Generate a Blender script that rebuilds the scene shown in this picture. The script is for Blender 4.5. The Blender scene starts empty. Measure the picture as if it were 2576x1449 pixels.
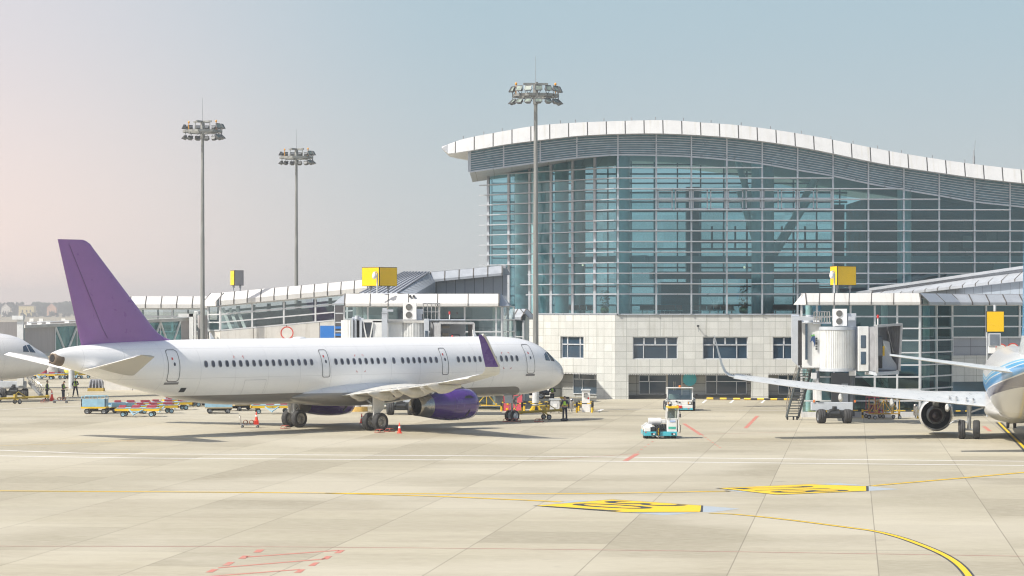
import bpy, bmesh, math, random
from mathutils import Vector, Matrix, noise
random.seed(7)
R = math.radians
sc = bpy.context.scene
COL = sc.collection

# ------------------------------------------------------------------ camera
F, HOR, CX, CH = 6700.0, 786.0, 1288.0, 7.54      # survey constants: focal (px), horizon row, centre column, eye height (m)
cam_d = bpy.data.cameras.new('camera'); cam = bpy.data.objects.new('camera', cam_d); COL.objects.link(cam)
cam.location = (0, 0, CH); cam.rotation_euler = (R(90), 0, 0)
cam_d.sensor_width = 36; cam_d.lens = 36 * F / 2576
cam_d.shift_y = (HOR - 724.5) / 2576
cam_d.clip_start = 1; cam_d.clip_end = 20000
sc.camera = cam
sc.render.resolution_x = 1024; sc.render.resolution_y = 576

# ------------------------------------------------------------------ world and sun
SUN_EL, SUN_AZ = 47.0, 30.0        # light travels towards (+x, +y): az measured from +x to +y
ray = Vector((math.cos(R(SUN_AZ)) * math.cos(R(SUN_EL)), math.sin(R(SUN_AZ)) * math.cos(R(SUN_EL)), -math.sin(R(SUN_EL))))
to_sun = -ray
w = bpy.data.worlds.new('World'); sc.world = w; w.use_nodes = True
nt = w.node_tree; nt.nodes.clear()
N = nt.nodes.new; LK = nt.links.new
sky = N('ShaderNodeTexSky'); sky.sky_type = 'NISHITA'; sky.sun_disc = False
sky.sun_elevation = R(SUN_EL); sky.sun_rotation = math.atan2(to_sun.x, to_sun.y)
sky.dust_density = 3.0; sky.air_density = 1.2
tc = N('ShaderNodeTexCoord'); sp = N('ShaderNodeSeparateXYZ'); LK(tc.outputs['Generated'], sp.inputs[0])
def mrange(node_tree, sock, a, b, c=0.0, d=1.0, smooth=True):
    m = node_tree.nodes.new('ShaderNodeMapRange')
    if smooth: m.interpolation_type = 'SMOOTHSTEP'
    m.inputs['From Min'].default_value = a; m.inputs['From Max'].default_value = b
    m.inputs['To Min'].default_value = c; m.inputs['To Max'].default_value = d
    node_tree.links.new(sock, m.inputs['Value']); return m.outputs['Result']
def mixc(node_tree, fac, a, b):
    m = node_tree.nodes.new('ShaderNodeMix'); m.data_type = 'RGBA'
    if isinstance(fac, (int, float)): m.inputs[0].default_value = fac
    else: node_tree.links.new(fac, m.inputs[0])
    for s, i in ((a, 6), (b, 7)):
        if isinstance(s, tuple): m.inputs[i].default_value = (*s[:3], 1)
        else: node_tree.links.new(s, m.inputs[i])
    return m.outputs[2]
warm = mrange(nt, sp.outputs[0], 0.0, -0.23)
low = mixc(nt, warm, (0.52, 0.55, 0.55), (0.92, 0.74, 0.66))
high = mixc(nt, warm, (0.38, 0.505, 0.575), (0.66, 0.635, 0.67))
hz = mixc(nt, mrange(nt, sp.outputs[2], 0.0, 0.13), low, high)
skyS = N('ShaderNodeVectorMath'); skyS.operation = 'SCALE'; skyS.inputs[3].default_value = 0.13
LK(sky.outputs[0], skyS.inputs[0])
fin = mixc(nt, mrange(nt, sp.outputs[2], 0.12, 0.55), hz, skyS.outputs[0])
bg = N('ShaderNodeBackground'); bg.inputs[1].default_value = 1.0
LK(fin, bg.inputs[0]); wo = N('ShaderNodeOutputWorld'); LK(bg.outputs[0], wo.inputs[0])

sun_d = bpy.data.lights.new('sun', 'SUN'); sun_d.energy = 4.6; sun_d.angle = R(0.6); sun_d.color = (1.0, 0.94, 0.84)
sun = bpy.data.objects.new('sun', sun_d); COL.objects.link(sun)
sun.rotation_euler = to_sun.to_track_quat('Z', 'Y').to_euler(); sun.location = (-60, -40, 90)

sc.view_settings.view_transform = 'Standard'; sc.view_settings.look = 'None'
sc.view_settings.exposure = 0.2; sc.view_settings.gamma = 1.0
sc.render.engine = 'CYCLES'
sc.cycles.filter_width = 1.15
sc.cycles.max_bounces = 8; sc.cycles.transparent_max_bounces = 24

# ------------------------------------------------------------------ survey helpers
def at(u, v, d): return Vector(((u - CX) * d / F, d, CH - (v - HOR) * d / F))
def gp(u, v, z=0.0):
    d = F * (CH - z) / (v - HOR); return Vector(((u - CX) * d / F, d, z))

# ------------------------------------------------------------------ materials
MATS = {}
def new_mat(name):
    m = bpy.data.materials.new(name); m.use_nodes = True
    t = m.node_tree; b = t.nodes['Principled BSDF']; MATS[name] = m
    return m, t, b
def mat(name, col, rough=0.5, metal=0.0, var=0.08, scale=2.0, coat=0.0, stretch=(1, 1, 1), emit=None, spec=0.5, dirt=None):
    if name in MATS: return MATS[name]
    m, t, b = new_mat(name)
    tcn = t.nodes.new('ShaderNodeTexCoord'); mp = t.nodes.new('ShaderNodeMapping'); mp.inputs['Scale'].default_value = stretch
    t.links.new(tcn.outputs['Object'], mp.inputs[0])
    nz = t.nodes.new('ShaderNodeTexNoise'); nz.inputs['Scale'].default_value = scale; nz.inputs['Detail'].default_value = 5
    t.links.new(mp.outputs[0], nz.inputs['Vector'])
    f = mrange(t, nz.outputs['Fac'], 0.3, 0.7)
    lo = tuple(c * (1 - var) for c in col); hi = tuple(min(1, c * (1 + var)) for c in col)
    c = mixc(t, f, lo, hi)
    if dirt:
        nz2 = t.nodes.new('ShaderNodeTexNoise'); nz2.inputs['Scale'].default_value = dirt[1]; nz2.inputs['Detail'].default_value = 8
        mp2 = t.nodes.new('ShaderNodeMapping'); mp2.inputs['Scale'].default_value = dirt[2]
        t.links.new(tcn.outputs['Object'], mp2.inputs[0]); t.links.new(mp2.outputs[0], nz2.inputs['Vector'])
        c = mixc(t, mrange(t, nz2.outputs['Fac'], 0.52, 0.8, 0, dirt[3]), c, dirt[0])
    t.links.new(c, b.inputs['Base Color'])
    rr = mrange(t, nz.outputs['Fac'], 0.3, 0.7, max(0.02, rough - 0.08), min(1, rough + 0.08)); t.links.new(rr, b.inputs['Roughness'])
    b.inputs['Metallic'].default_value = metal; b.inputs['Coat Weight'].default_value = coat
    b.inputs['Specular IOR Level'].default_value = spec
    if emit: b.inputs['Emission Color'].default_value = (*emit[0], 1); b.inputs['Emission Strength'].default_value = emit[1]
    return m
def glass_mat(name, tint, refl_lo=0.10, refl_hi=0.7, rough=0.03, col=(0.85, 0.95, 0.97)):
    m, t, b = new_mat(name); t.nodes.remove(b)
    tr = t.nodes.new('ShaderNodeBsdfTransparent'); tr.inputs[0].default_value = (*tint, 1)
    g_ = t.nodes.new('ShaderNodeNewGeometry'); vm = t.nodes.new('ShaderNodeVectorMath'); vm.operation = 'DIVIDE'; vm.inputs[1].default_value = (3.075, 3.1, 0.917); t.links.new(g_.outputs['Position'], vm.inputs[0])
    vf = t.nodes.new('ShaderNodeVectorMath'); vf.operation = 'FLOOR'; t.links.new(vm.outputs[0], vf.inputs[0]); wn = t.nodes.new('ShaderNodeTexWhiteNoise'); t.links.new(vf.outputs[0], wn.inputs['Vector'])
    t.links.new(mixc(t, wn.outputs['Value'], tuple(c * .80 for c in tint), tuple(min(1, c * 1.08) for c in tint)), tr.inputs[0])
    gl = t.nodes.new('ShaderNodeBsdfGlossy'); gl.inputs['Roughness'].default_value = rough; gl.inputs[0].default_value = (*col, 1)
    tcn = t.nodes.new('ShaderNodeTexCoord'); nz = t.nodes.new('ShaderNodeTexNoise'); nz.inputs['Scale'].default_value = 0.35
    t.links.new(tcn.outputs['Object'], nz.inputs['Vector'])
    bp = t.nodes.new('ShaderNodeBump'); bp.inputs['Strength'].default_value = 0.08; bp.inputs['Distance'].default_value = 0.3
    t.links.new(nz.outputs['Fac'], bp.inputs['Height']); t.links.new(bp.outputs[0], gl.inputs['Normal'])
    lw = t.nodes.new('ShaderNodeLayerWeight'); lw.inputs['Blend'].default_value = 0.35
    f = mrange(t, lw.outputs['Fresnel'], 0.0, 1.0, refl_lo, refl_hi, False)
    mx = t.nodes.new('ShaderNodeMixShader'); t.links.new(f, mx.inputs[0]); t.links.new(tr.outputs[0], mx.inputs[1]); t.links.new(gl.outputs[0], mx.inputs[2])
    t.links.new(mx.outputs[0], t.nodes['Material Output'].inputs[0])
    return m
def M2(t, op, a, b=None, c=None):
    n = t.nodes.new('ShaderNodeMath'); n.operation = op
    for i, s in enumerate((a, b, c)):
        if s is None: continue
        if isinstance(s, (int, float)): n.inputs[i].default_value = s
        else: t.links.new(s, n.inputs[i])
    return n.outputs[0]
def joint_mask(t, s, step, width, off=0.0):
    """1 on a joint line every `step` along socket s"""
    a = M2(t, 'DIVIDE', M2(t, 'ADD', s, off), step)
    fr = M2(t, 'ABSOLUTE', M2(t, 'SUBTRACT', M2(t, 'FRACT', a), 0.5))
    return M2(t, 'GREATER_THAN', fr, 0.5 - width / step / 2)
def panel_mat(name, col, pw, ph, jw, jcol, rough=0.5, metal=0.0, tone=0.05, offu=0.0, offv=0.0, streak=None, coat=0):
    """cladding panels laid out on the UV map (metres)"""
    m, t, b = new_mat(name)
    uv = t.nodes.new('ShaderNodeUVMap'); s = t.nodes.new('ShaderNodeSeparateXYZ'); t.links.new(uv.outputs[0], s.inputs[0])
    X, Y = s.outputs[0], s.outputs[1]
    cu = M2(t, 'FLOOR', M2(t, 'DIVIDE', M2(t, 'ADD', X, offu), pw)) if pw else 0.0
    cv = M2(t, 'FLOOR', M2(t, 'DIVIDE', M2(t, 'ADD', Y, offv), ph)) if ph else 0.0
    cb = t.nodes.new('ShaderNodeCombineXYZ')
    for i, q in enumerate((cu, cv)):
        if isinstance(q, float): cb.inputs[i].default_value = q
        else: t.links.new(q, cb.inputs[i])
    wn = t.nodes.new('ShaderNodeTexWhiteNoise'); t.links.new(cb.outputs[0], wn.inputs['Vector'])
    lo = tuple(c * (1 - tone) for c in col); hi = tuple(min(1, c * (1 + tone)) for c in col)
    c = mixc(t, wn.outputs['Value'], lo, hi)
    nz = t.nodes.new('ShaderNodeTexNoise'); nz.inputs['Scale'].default_value = 1.2; nz.inputs['Detail'].default_value = 8
    t.links.new(uv.outputs[0], nz.inputs['Vector'])
    c = mixc(t, mrange(t, nz.outputs['Fac'], 0.4, 0.75, 0, 0.35), c, tuple(k * 0.78 for k in col))
    if streak:
        mp = t.nodes.new('ShaderNodeMapping'); mp.inputs['Scale'].default_value = (3.0, 0.25, 1); t.links.new(uv.outputs[0], mp.inputs[0])
        n2 = t.nodes.new('ShaderNodeTexNoise'); n2.inputs['Scale'].default_value = 1.0; n2.inputs['Detail'].default_value = 6; t.links.new(mp.outputs[0], n2.inputs['Vector'])
        c = mixc(t, mrange(t, n2.outputs['Fac'], 0.5, 0.8, 0, streak[1]), c, streak[0])
    j = None
    if pw: j = joint_mask(t, X, pw, jw, offu - pw / 2 + pw / 2)
    if ph:
        k = joint_mask(t, Y, ph, jw, offv); j = k if j is None else M2(t, 'MAXIMUM', j, k)
    if j is not None: c = mixc(t, j, c, jcol)
    t.links.new(c, b.inputs['Base Color']); b.inputs['Roughness'].default_value = rough; b.inputs['Metallic'].default_value = metal
    b.inputs['Coat Weight'].default_value = coat
    return m

# ------------------------------------------------------------------ mesh builder
class MB:
    def __init__(s): s.v = []; s.f = []; s.sm = []; s.mi = []; s.uv = []; s.m = 0
    def add(s, verts, faces, smooth=False, uvs=None):
        o = len(s.v); s.v += [Vector(p) for p in verts]
        for i, f in enumerate(faces):
            s.f.append([o + k for k in f]); s.sm.append(smooth); s.mi.append(s.m)
            s.uv.append(uvs[i] if uvs else None)
        return s
    def quad(s, a, b, c, d, uv=None): return s.add([a, b, c, d], [(0, 1, 2, 3)], False, [uv] if uv else None)
    def box(s, x0, x1, y0, y1, z0, z1, M=None, r=0.0):
        if r > 0:
            bm = bmesh.new(); bmesh.ops.create_cube(bm, size=1)
            for v in bm.verts: v.co = Vector(((v.co.x + .5) * (x1 - x0) + x0, (v.co.y + .5) * (y1 - y0) + y0, (v.co.z + .5) * (z1 - z0) + z0))
            bmesh.ops.bevel(bm, geom=list(bm.edges), offset=r, segments=2, affect='EDGES', profile=0.5)
            vs = [v.co.copy() for v in bm.verts]; fs = [[v.index for v in f.verts] for f in bm.faces]; bm.free()
        else:
            vs = [Vector(p) for p in ((x0, y0, z0), (x1, y0, z0), (x1, y1, z0), (x0, y1, z0), (x0, y0, z1), (x1, y0, z1), (x1, y1, z1), (x0, y1, z1))]
            fs = [(0, 3, 2, 1), (4, 5, 6, 7), (0, 1, 5, 4), (1, 2, 6, 5), (2, 3, 7, 6), (3, 0, 4, 7)]
        if M is not None: vs = [M @ v for v in vs]
        return s.add(vs, fs)
    def bar(s, p0, p1, w, h=None, up=(0, 0, 1)):
        h = h or w; p0 = Vector(p0); p1 = Vector(p1); d = (p1 - p0); L = d.length; d.normalize()
        up = Vector(up)
        if abs(d.dot(up)) > 0.98: up = Vector((1, 0, 0))
        x = d.cross(up).normalized(); z = x.cross(d).normalized()
        vs = []
        for p in (p0, p1):
            for sx, sz in ((-1, -1), (1, -1), (1, 1), (-1, 1)): vs.append(p + x * sx * w / 2 + z * sz * h / 2)
        return s.add(vs, [(0, 1, 2, 3), (7, 6, 5, 4), (0, 4, 5, 1), (1, 5, 6, 2), (2, 6, 7, 3), (3, 7, 4, 0)])
    def loft(s, rings, close=True, caps=True, smooth=True):
        n = len(rings[0]); o = []; fs = []
        for r in rings: o += [Vector(p) for p in r]
        for i in range(len(rings) - 1):
            for j in range(n if close else n - 1):
                a = i * n + j; b = i * n + (j + 1) % n
                fs.append((a, b, b + n, a + n))
        s.add(o, fs, smooth)
        if caps and close: s.add(rings[0], [tuple(range(n))[::-1]]); s.add(rings[-1], [tuple(range(n))])
        return s
    def cyl(s, p0, p1, r0, r1=None, n=12, caps=True, smooth=True):
        r1 = r0 if r1 is None else r1
        p0 = Vector(p0); p1 = Vector(p1); d = (p1 - p0).normalized()
        a = Vector((0, 0, 1)) if abs(d.z) < 0.9 else Vector((1, 0, 0))
        x = d.cross(a).normalized(); y = d.cross(x)
        rs = [[p + (x * math.cos(2 * math.pi * k / n) + y * math.sin(2 * math.pi * k / n)) * r for k in range(n)] for p, r in ((p0, r0), (p1, r1))]
        return s.loft(rs, True, caps, smooth)
    def tube(s, pts, r, n=6):
        pts = [Vector(p) for p in pts]
        rings = []; prev = None
        for i, p in enumerate(pts):
            d = (pts[min(i + 1, len(pts) - 1)] - pts[max(i - 1, 0)]).normalized()
            if prev is None:
                a = Vector((0, 0, 1)) if abs(d.z) < 0.9 else Vector((1, 0, 0)); x = d.cross(a).normalized()
            else: x = (prev - d * prev.dot(d)).normalized()
            prev = x; y = d.cross(x)
            rings.append([p + (x * math.cos(2 * math.pi * k / n) + y * math.sin(2 * math.pi * k / n)) * r for k in range(n)])
        return s.loft(rings)
    def lathe(s, prof, origin, axis, n=24, smooth=True):
        """prof: [(along axis, radius)]"""
        o = Vector(origin); d = Vector(axis).normalized(); a = Vector((0, 0, 1)) if abs(d.z) < 0.9 else Vector((1, 0, 0))
        x = d.cross(a).normalized(); y = d.cross(x)
        rs = [[o + d * h + (x * math.cos(2 * math.pi * k / n) + y * math.sin(2 * math.pi * k / n)) * max(r, 1e-4) for k in range(n)] for h, r in prof]
        return s.loft(rs, True, False, smooth)
    def prism(s, poly, off):
        """extrude polygon (3D points) by vector off"""
        off = Vector(off); a = [Vector(p) for p in poly]; b = [p + off for p in a]; n = len(a)
        s.add(a + b, [tuple(range(n))[::-1], tuple(range(n, 2 * n))] + [(i, (i + 1) % n, n + (i + 1) % n, n + i) for i in range(n)])
        return s
    def sphere(s, c, r, n=12, m=8, sz=(1, 1, 1)):
        c = Vector(c); rings = []
        for i in range(m + 1):
            th = math.pi * i / m
            rings.append([c + Vector((r * sz[0] * max(math.sin(th), 1e-3) * math.cos(2 * math.pi * k / n), r * sz[1] * max(math.sin(th), 1e-3) * math.sin(2 * math.pi * k / n), r * sz[2] * math.cos(th))) for k in range(n)])
        return s.loft(rings, True, False)
    def build(s, name, mats, parent=None, world=False, label=None, kind=None, cat=None, group=None, split=False):
        if not s.v: return None
        if split:
            adj = list(range(len(s.v)))
            def fd(i):
                while adj[i] != i: adj[i] = adj[adj[i]]; i = adj[i]
                return i
            for f in s.f:
                for k in f[1:]: adj[fd(k)] = fd(f[0])
            # pieces that touch or overlap (bounding boxes) stay together
            bb = {}
            for i, v in enumerate(s.v):
                b = bb.setdefault(fd(i), [Vector(v), Vector(v)]); b[0] = Vector(map(min, b[0], v)); b[1] = Vector(map(max, b[1], v))
            ks = list(bb); gid = {k: k for k in ks}
            ch = True
            while ch:
                ch = False
                for i, a in enumerate(ks):
                    for c in ks[i + 1:]:
                        if gid[a] != gid[c] and all(bb[a][0][q] <= bb[c][1][q] + .03 and bb[c][0][q] <= bb[a][1][q] + .03 for q in range(3)):
                            o_, n_ = gid[c], gid[a]
                            for k in ks:
                                if gid[k] == o_: gid[k] = n_
                            ch = True
            out = []
            for g in sorted(set(gid.values())):
                m = MB(); mp = {}
                for f, sm, mi, uv in zip(s.f, s.sm, s.mi, s.uv):
                    if gid[fd(f[0])] != g: continue
                    for k in f:
                        if k not in mp: mp[k] = len(m.v); m.v.append(s.v[k])
                    m.f.append([mp[k] for k in f]); m.sm.append(sm); m.mi.append(mi); m.uv.append(uv)
                out.append(m.build(name, mats, parent, world, label, kind, cat, group))
            return out[0]
        me = bpy.data.meshes.new(name)
        vs = s.v
        if world and parent is not None:
            Mi = parent_matrix(parent).inverted(); vs = [Mi @ v for v in vs]
        me.from_pydata([tuple(v) for v in vs], [], s.f)
        me.polygons.foreach_set('use_smooth', s.sm); me.polygons.foreach_set('material_index', s.mi)
        if any(s.uv):
            ul = me.uv_layers.new(name='UVMap')
            for p, uv in zip(me.polygons, s.uv):
                if uv:
                    for li, q in zip(p.loop_indices, uv): ul.data[li].uv = q
        for m_ in (mats if isinstance(mats, (list, tuple)) else [mats]): me.materials.append(m_)
        me.validate(); me.update()
        o = bpy.data.objects.new(name, me); COL.objects.link(o)
        if parent is not None: o.parent = parent
        if label: o['label'] = label
        if kind: o['kind'] = kind
        if cat: o['category'] = cat
        if group: o['group'] = group
        return o
def parent_matrix(o):
    M = Matrix.Translation(o.location) @ o.rotation_euler.to_matrix().to_4x4()
    if o.parent is not None: M = parent_matrix(o.parent) @ M
    return M
def thing(name, label, cat, loc=(0, 0, 0), rz=0.0, group=None):
    o = bpy.data.objects.new(name, None); COL.objects.link(o); o.empty_display_size = 0.5
    o.location = loc; o.rotation_euler = (0, 0, rz); o['label'] = label; o['category'] = cat
    if group: o['group'] = group
    return o
def struct(mb, name, mats):
    o = mb.build(name, mats); o['kind'] = 'structure'; return o
KIDS = {}
def kids(o): return [c for c in bpy.data.objects if c.parent == o]
def dup(o, loc, rz=None, label=None, group=None, scale=None):
    def cp(src, par):
        c = src.copy(); COL.objects.link(c); c.parent = par
        for k in kids(src): cp(k, c)
        return c
    r = cp(o, None); r.location = loc
    if rz is not None: r.rotation_euler = (0, 0, rz)
    if label: r['label'] = label
    if group: r['group'] = group
    if scale: r.scale = scale
    return r

# ------------------------------------------------------------------ shared materials
WHITE = mat('white_paint', (0.84, 0.84, 0.83), 0.25, coat=0.4, var=0.03, scale=0.8)
CLAD = mat('pale_cladding', (0.62, 0.63, 0.64), 0.4, var=0.05, dirt=((0.35, 0.33, 0.30), 1.5, (2, 2, .3), 0.5))
LGREY = mat('light_grey_paint', (0.52, 0.55, 0.58), 0.45, var=0.06)
GREY = mat('grey_metal', (0.30, 0.32, 0.34), 0.45, 0.3, var=0.1)
MULL = mat('mullion_metal', (0.47, 0.51, 0.56), 0.35, 0.4, var=0.05)
DARK = mat('dark_metal', (0.045, 0.05, 0.055), 0.5, 0.3, var=0.2)
RUBBER = mat('tyre_rubber', (0.035, 0.036, 0.038), 0.75, var=0.2, scale=6)
YEL = mat('yellow_paint', (0.72, 0.47, 0.02), 0.4, var=0.08)
YSIGN = mat('yellow_sign_face', (0.84, 0.52, 0.002), 0.35, var=0.03)
BLACK = mat('black_paint', (0.02, 0.02, 0.022), 0.5, var=0.2)
RED = mat('red_paint', (0.55, 0.03, 0.03), 0.45, var=0.1)
CONE = mat('cone_orange', (0.75, 0.05, 0.02), 0.45, var=0.08)
BLUE = mat('pale_blue_paint', (0.27, 0.46, 0.58), 0.45, var=0.1)
STEEL = mat('bare_steel', (0.55, 0.54, 0.52), 0.28, 0.9, var=0.12, scale=3)
CONC = mat('concrete_block', (0.42, 0.40, 0.36), 0.85, var=0.12)
WGLASS = mat('dark_window_glass', (0.025, 0.055, 0.09), 0.06, 0.0, var=0.2, scale=0.5, spec=0.9)
TEAL = glass_mat('teal_glass', (0.40, 0.67, 0.74), 0.11, 0.7, col=(0.58, 0.84, 0.92))
TEALD = glass_mat('teal_glass_dark', (0.30, 0.50, 0.53), 0.12, 0.75, col=(0.5, 0.75, 0.8))
CLEAR = glass_mat('clear_glass', (0.72, 0.84, 0.84), 0.10, 0.7)
# ================================================================== GROUND
ANG = R(7.3); CA, SA = math.cos(ANG), math.sin(ANG)
def ground_mat():
    m, t, b = new_mat('apron_concrete')
    g = t.nodes.new('ShaderNodeNewGeometry'); s = t.nodes.new('ShaderNodeSeparateXYZ'); t.links.new(g.outputs['Position'], s.inputs[0])
    X, Y = s.outputs[0], s.outputs[1]
    p = M2(t, 'ADD', M2(t, 'SUBTRACT', M2(t, 'MULTIPLY', X, CA), M2(t, 'MULTIPLY', Y, SA)), 3.588)
    q = M2(t, 'ADD', M2(t, 'ADD', M2(t, 'MULTIPLY', X, SA), M2(t, 'MULTIPLY', Y, CA)), 1.0)
    LP, LQ = 4.32, 4.6
    fp = M2(t, 'FLOOR', M2(t, 'DIVIDE', p, LP)); fq = M2(t, 'FLOOR', M2(t, 'DIVIDE', q, LQ))
    cb = t.nodes.new('ShaderNodeCombineXYZ'); t.links.new(fp, cb.inputs[0]); t.links.new(fq, cb.inputs[1])
    wn = t.nodes.new('ShaderNodeTexWhiteNoise'); t.links.new(cb.outputs[0], wn.inputs['Vector'])
    cb2 = t.nodes.new('ShaderNodeCombineXYZ'); t.links.new(fp, cb2.inputs[0])
    wn2 = t.nodes.new('ShaderNodeTexWhiteNoise'); t.links.new(cb2.outputs[0], wn2.inputs['Vector'])
    c = mixc(t, wn.outputs['Value'], (0.275, 0.248, 0.180), (0.425, 0.390, 0.292))
    c = mixc(t, M2(t, 'MULTIPLY', wn2.outputs['Value'], 0.6), c, (0.43, 0.40, 0.305))
    mp = t.nodes.new('ShaderNodeMapping'); mp.inputs['Scale'].default_value = (0.22, 0.8, 1); t.links.new(g.outputs['Position'], mp.inputs[0])
    n1 = t.nodes.new('ShaderNodeTexNoise'); n1.inputs['Scale'].default_value = 1.0; n1.inputs['Detail'].default_value = 10; n1.inputs['Roughness'].default_value = 0.62
    t.links.new(mp.outputs[0], n1.inputs['Vector'])
    c = mixc(t, mrange(t, n1.outputs['Fac'], 0.42, 0.68, 0, 0.55), c, (0.335, 0.295, 0.225))
    n2 = t.nodes.new('ShaderNodeTexNoise'); n2.inputs['Scale'].default_value = 0.06; n2.inputs['Detail'].default_value = 6
    t.links.new(g.outputs['Position'], n2.inputs['Vector'])
    c = mixc(t, mrange(t, n2.outputs['Fac'], 0.45, 0.62, 0, 0.55), c, (0.52, 0.485, 0.39))
    n3 = t.nodes.new('ShaderNodeTexNoise'); n3.inputs['Scale'].default_value = 9.0; n3.inputs['Detail'].default_value = 4
    t.links.new(mp.outputs[0], n3.inputs['Vector'])
    c = mixc(t, mrange(t, n3.outputs['Fac'], 0.35, 0.7, 0, 0.28), c, (0.56, 0.52, 0.42))
    # tyre scuffs: long thin dark streaks along the taxi direction, and scattered oil spots
    mp4 = t.nodes.new('ShaderNodeMapping'); mp4.inputs['Scale'].default_value = (0.018, 0.9, 1); mp4.inputs['Rotation'].default_value = (0, 0, R(-4)); t.links.new(g.outputs['Position'], mp4.inputs[0])
    n4 = t.nodes.new('ShaderNodeTexNoise'); n4.inputs['Scale'].default_value = 1.3; n4.inputs['Detail'].default_value = 3; t.links.new(mp4.outputs[0], n4.inputs['Vector'])
    c = mixc(t, M2(t, 'MULTIPLY', mrange(t, n4.outputs['Fac'], 0.60, 0.74, 0, 0.5), mrange(t, n2.outputs['Fac'], .4, .6)), c, (0.21, 0.19, 0.16))
    n5 = t.nodes.new('ShaderNodeTexNoise'); n5.inputs['Scale'].default_value = 0.55; n5.inputs['Detail'].default_value = 2; t.links.new(g.outputs['Position'], n5.inputs['Vector'])
    c = mixc(t, mrange(t, n5.outputs['Fac'], 0.70, 0.80, 0, 0.45), c, (0.22, 0.20, 0.17))
    j1 = joint_mask(t, p, LP, 0.035, LP / 2 + LP / 2); j2 = M2(t, 'MULTIPLY', joint_mask(t, q, LQ, 0.03), 0.35)
    c = mixc(t, M2(t, 'MULTIPLY', M2(t, 'MAXIMUM', j1, j2), 0.62), c, (0.16, 0.14, 0.11))
    t.links.new(c, b.inputs['Base Color']); b.inputs['Roughness'].default_value = 0.8; b.inputs['Specular IOR Level'].default_value = 0.25
    return m
GROUND = ground_mat()
mb = MB(); mb.box(-400, 400, 20, 420, -0.3, 0.0); struct(mb, 'apron', GROUND)
FIELD = mat('dry_field', (0.34, 0.29, 0.19), 0.9, var=0.25, scale=0.01, dirt=((0.12, 0.14, 0.06), 0.02, (1, 1, 1), 0.6))
mb = MB(); mb.quad((-4000, -60, -0.5), (4000, -60, -0.5), (4000, 9000, -0.5), (-4000, 9000, -0.5)); struct(mb, 'field', FIELD)

# painted markings ------------------------------------------------------
def paint_mat(name, col, wear=0.35, rough=0.6):
    m, t, b = new_mat(name)
    g = t.nodes.new('ShaderNodeNewGeometry'); n = t.nodes.new('ShaderNodeTexNoise'); n.inputs['Scale'].default_value = 2.5; n.inputs['Detail'].default_value = 9
    t.links.new(g.outputs['Position'], n.inputs['Vector'])
    c = mixc(t, mrange(t, n.outputs['Fac'], 0.5, 0.75, 0, wear), col, (0.42, 0.38, 0.30))
    t.links.new(c, b.inputs['Base Color']); b.inputs['Roughness'].default_value = rough
    return m
PY = paint_mat('yellow_marking_paint', (0.80, 0.53, 0.01), 0.12); PK = paint_mat('black_marking_paint', (0.045, 0.05, 0.055), 0.15)
PW = paint_mat('white_marking_paint', (0.80, 0.80, 0.79), 0.15); PR = paint_mat('red_marking_paint', (0.54, 0.20, 0.15), 0.45)
PB = paint_mat('pale_blue_marking_paint', (0.38, 0.43, 0.47), 0.5); PRT = paint_mat('thin_red_marking_paint', (0.44, 0.24, 0.19), 0.5)
def line_mesh(mb, pts, w, z):
    """flat ribbon through ground points (Vectors)"""
    n = len(pts); L, Rr = [], []
    for i, p in enumerate(pts):
        d = (pts[min(i + 1, n - 1)] - pts[max(i - 1, 0)]); d.z = 0; d.normalize(); s = Vector((-d.y, d.x, 0)) * w / 2
        L.append(Vector((p.x, p.y, z)) + s); Rr.append(Vector((p.x, p.y, z)) - s)
    for i in range(n - 1): mb.add([L[i], Rr[i], Rr[i + 1], L[i + 1]], [(0, 1, 2, 3)])
def smooth_pts(pts, k=8):
    out = []
    for i in range(len(pts) - 1):
        p0 = pts[max(i - 1, 0)]; p1 = pts[i]; p2 = pts[i + 1]; p3 = pts[min(i + 2, len(pts) - 1)]
        for j in range(k):
            t = j / k
            out.append(0.5 * ((2 * p1) + (-p0 + p2) * t + (2 * p0 - 5 * p1 + 4 * p2 - p3) * t * t + (-p0 + 3 * p1 - 3 * p2 + p3) * t ** 3))
    out.append(pts[-1]); return out
def fp(u, v): return gp(u / 1.59006, v / 1.59006)     # survey in the big sheet's own pixels
def G(l): return [fp(*p) for p in l]
mb = MB()
for l in ([(-60, 1799), (0, 1801), (200, 1808), (400, 1813.7), (1000, 1818), (2048, 1824.5), (3000, 1834), (4096, 1845), (4300, 1847), (5200, 1853)],
          [(-60, 1822), (0, 1823.5), (560, 1832), (1200, 1836.5), (2048, 1841.6), (3000, 1851), (4096, 1862), (4300, 1864), (5200, 1869)]):
    line_mesh(mb, smooth_pts(G(l)), 0.30, 0.004)
struct(mb, 'white_road_line', PW)
def two_tone(name, l, w, wy, z=0.008):
    pts = smooth_pts(G(l)); a = MB(); line_mesh(a, pts, w, z - 0.004); 
    a.m = 1; line_mesh(a, pts, wy, z); struct(a, name, [PK, PY])
two_tone('yellow_taxi_line', [(-60, 1963.5), (0, 1964), (1000, 1970), (1500, 1974), (2300, 1975), (2862, 1965.5), (2900, 1965)], 0.46, 0.30)
two_tone('yellow_taxi_line', [(1300, 1973), (1700, 1984), (2048, 1998.5), (2150, 2003), (2245, 2008)], 0.46, 0.30)
two_tone('yellow_taxi_line', [(2840, 2053), (2950, 2058.5), (3150, 2079), (3400, 2111), (3500, 2125), (3600, 2150), (3700, 2186), (3780, 2222), (3840, 2263), (3885, 2320), (3900, 2380)], 0.34, 0.19)
two_tone('yellow_taxi_line', [(3490, 1943), (3700, 1925), (3850, 1912), (4096, 1890), (4300, 1873)], 0.46, 0.28)
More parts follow.
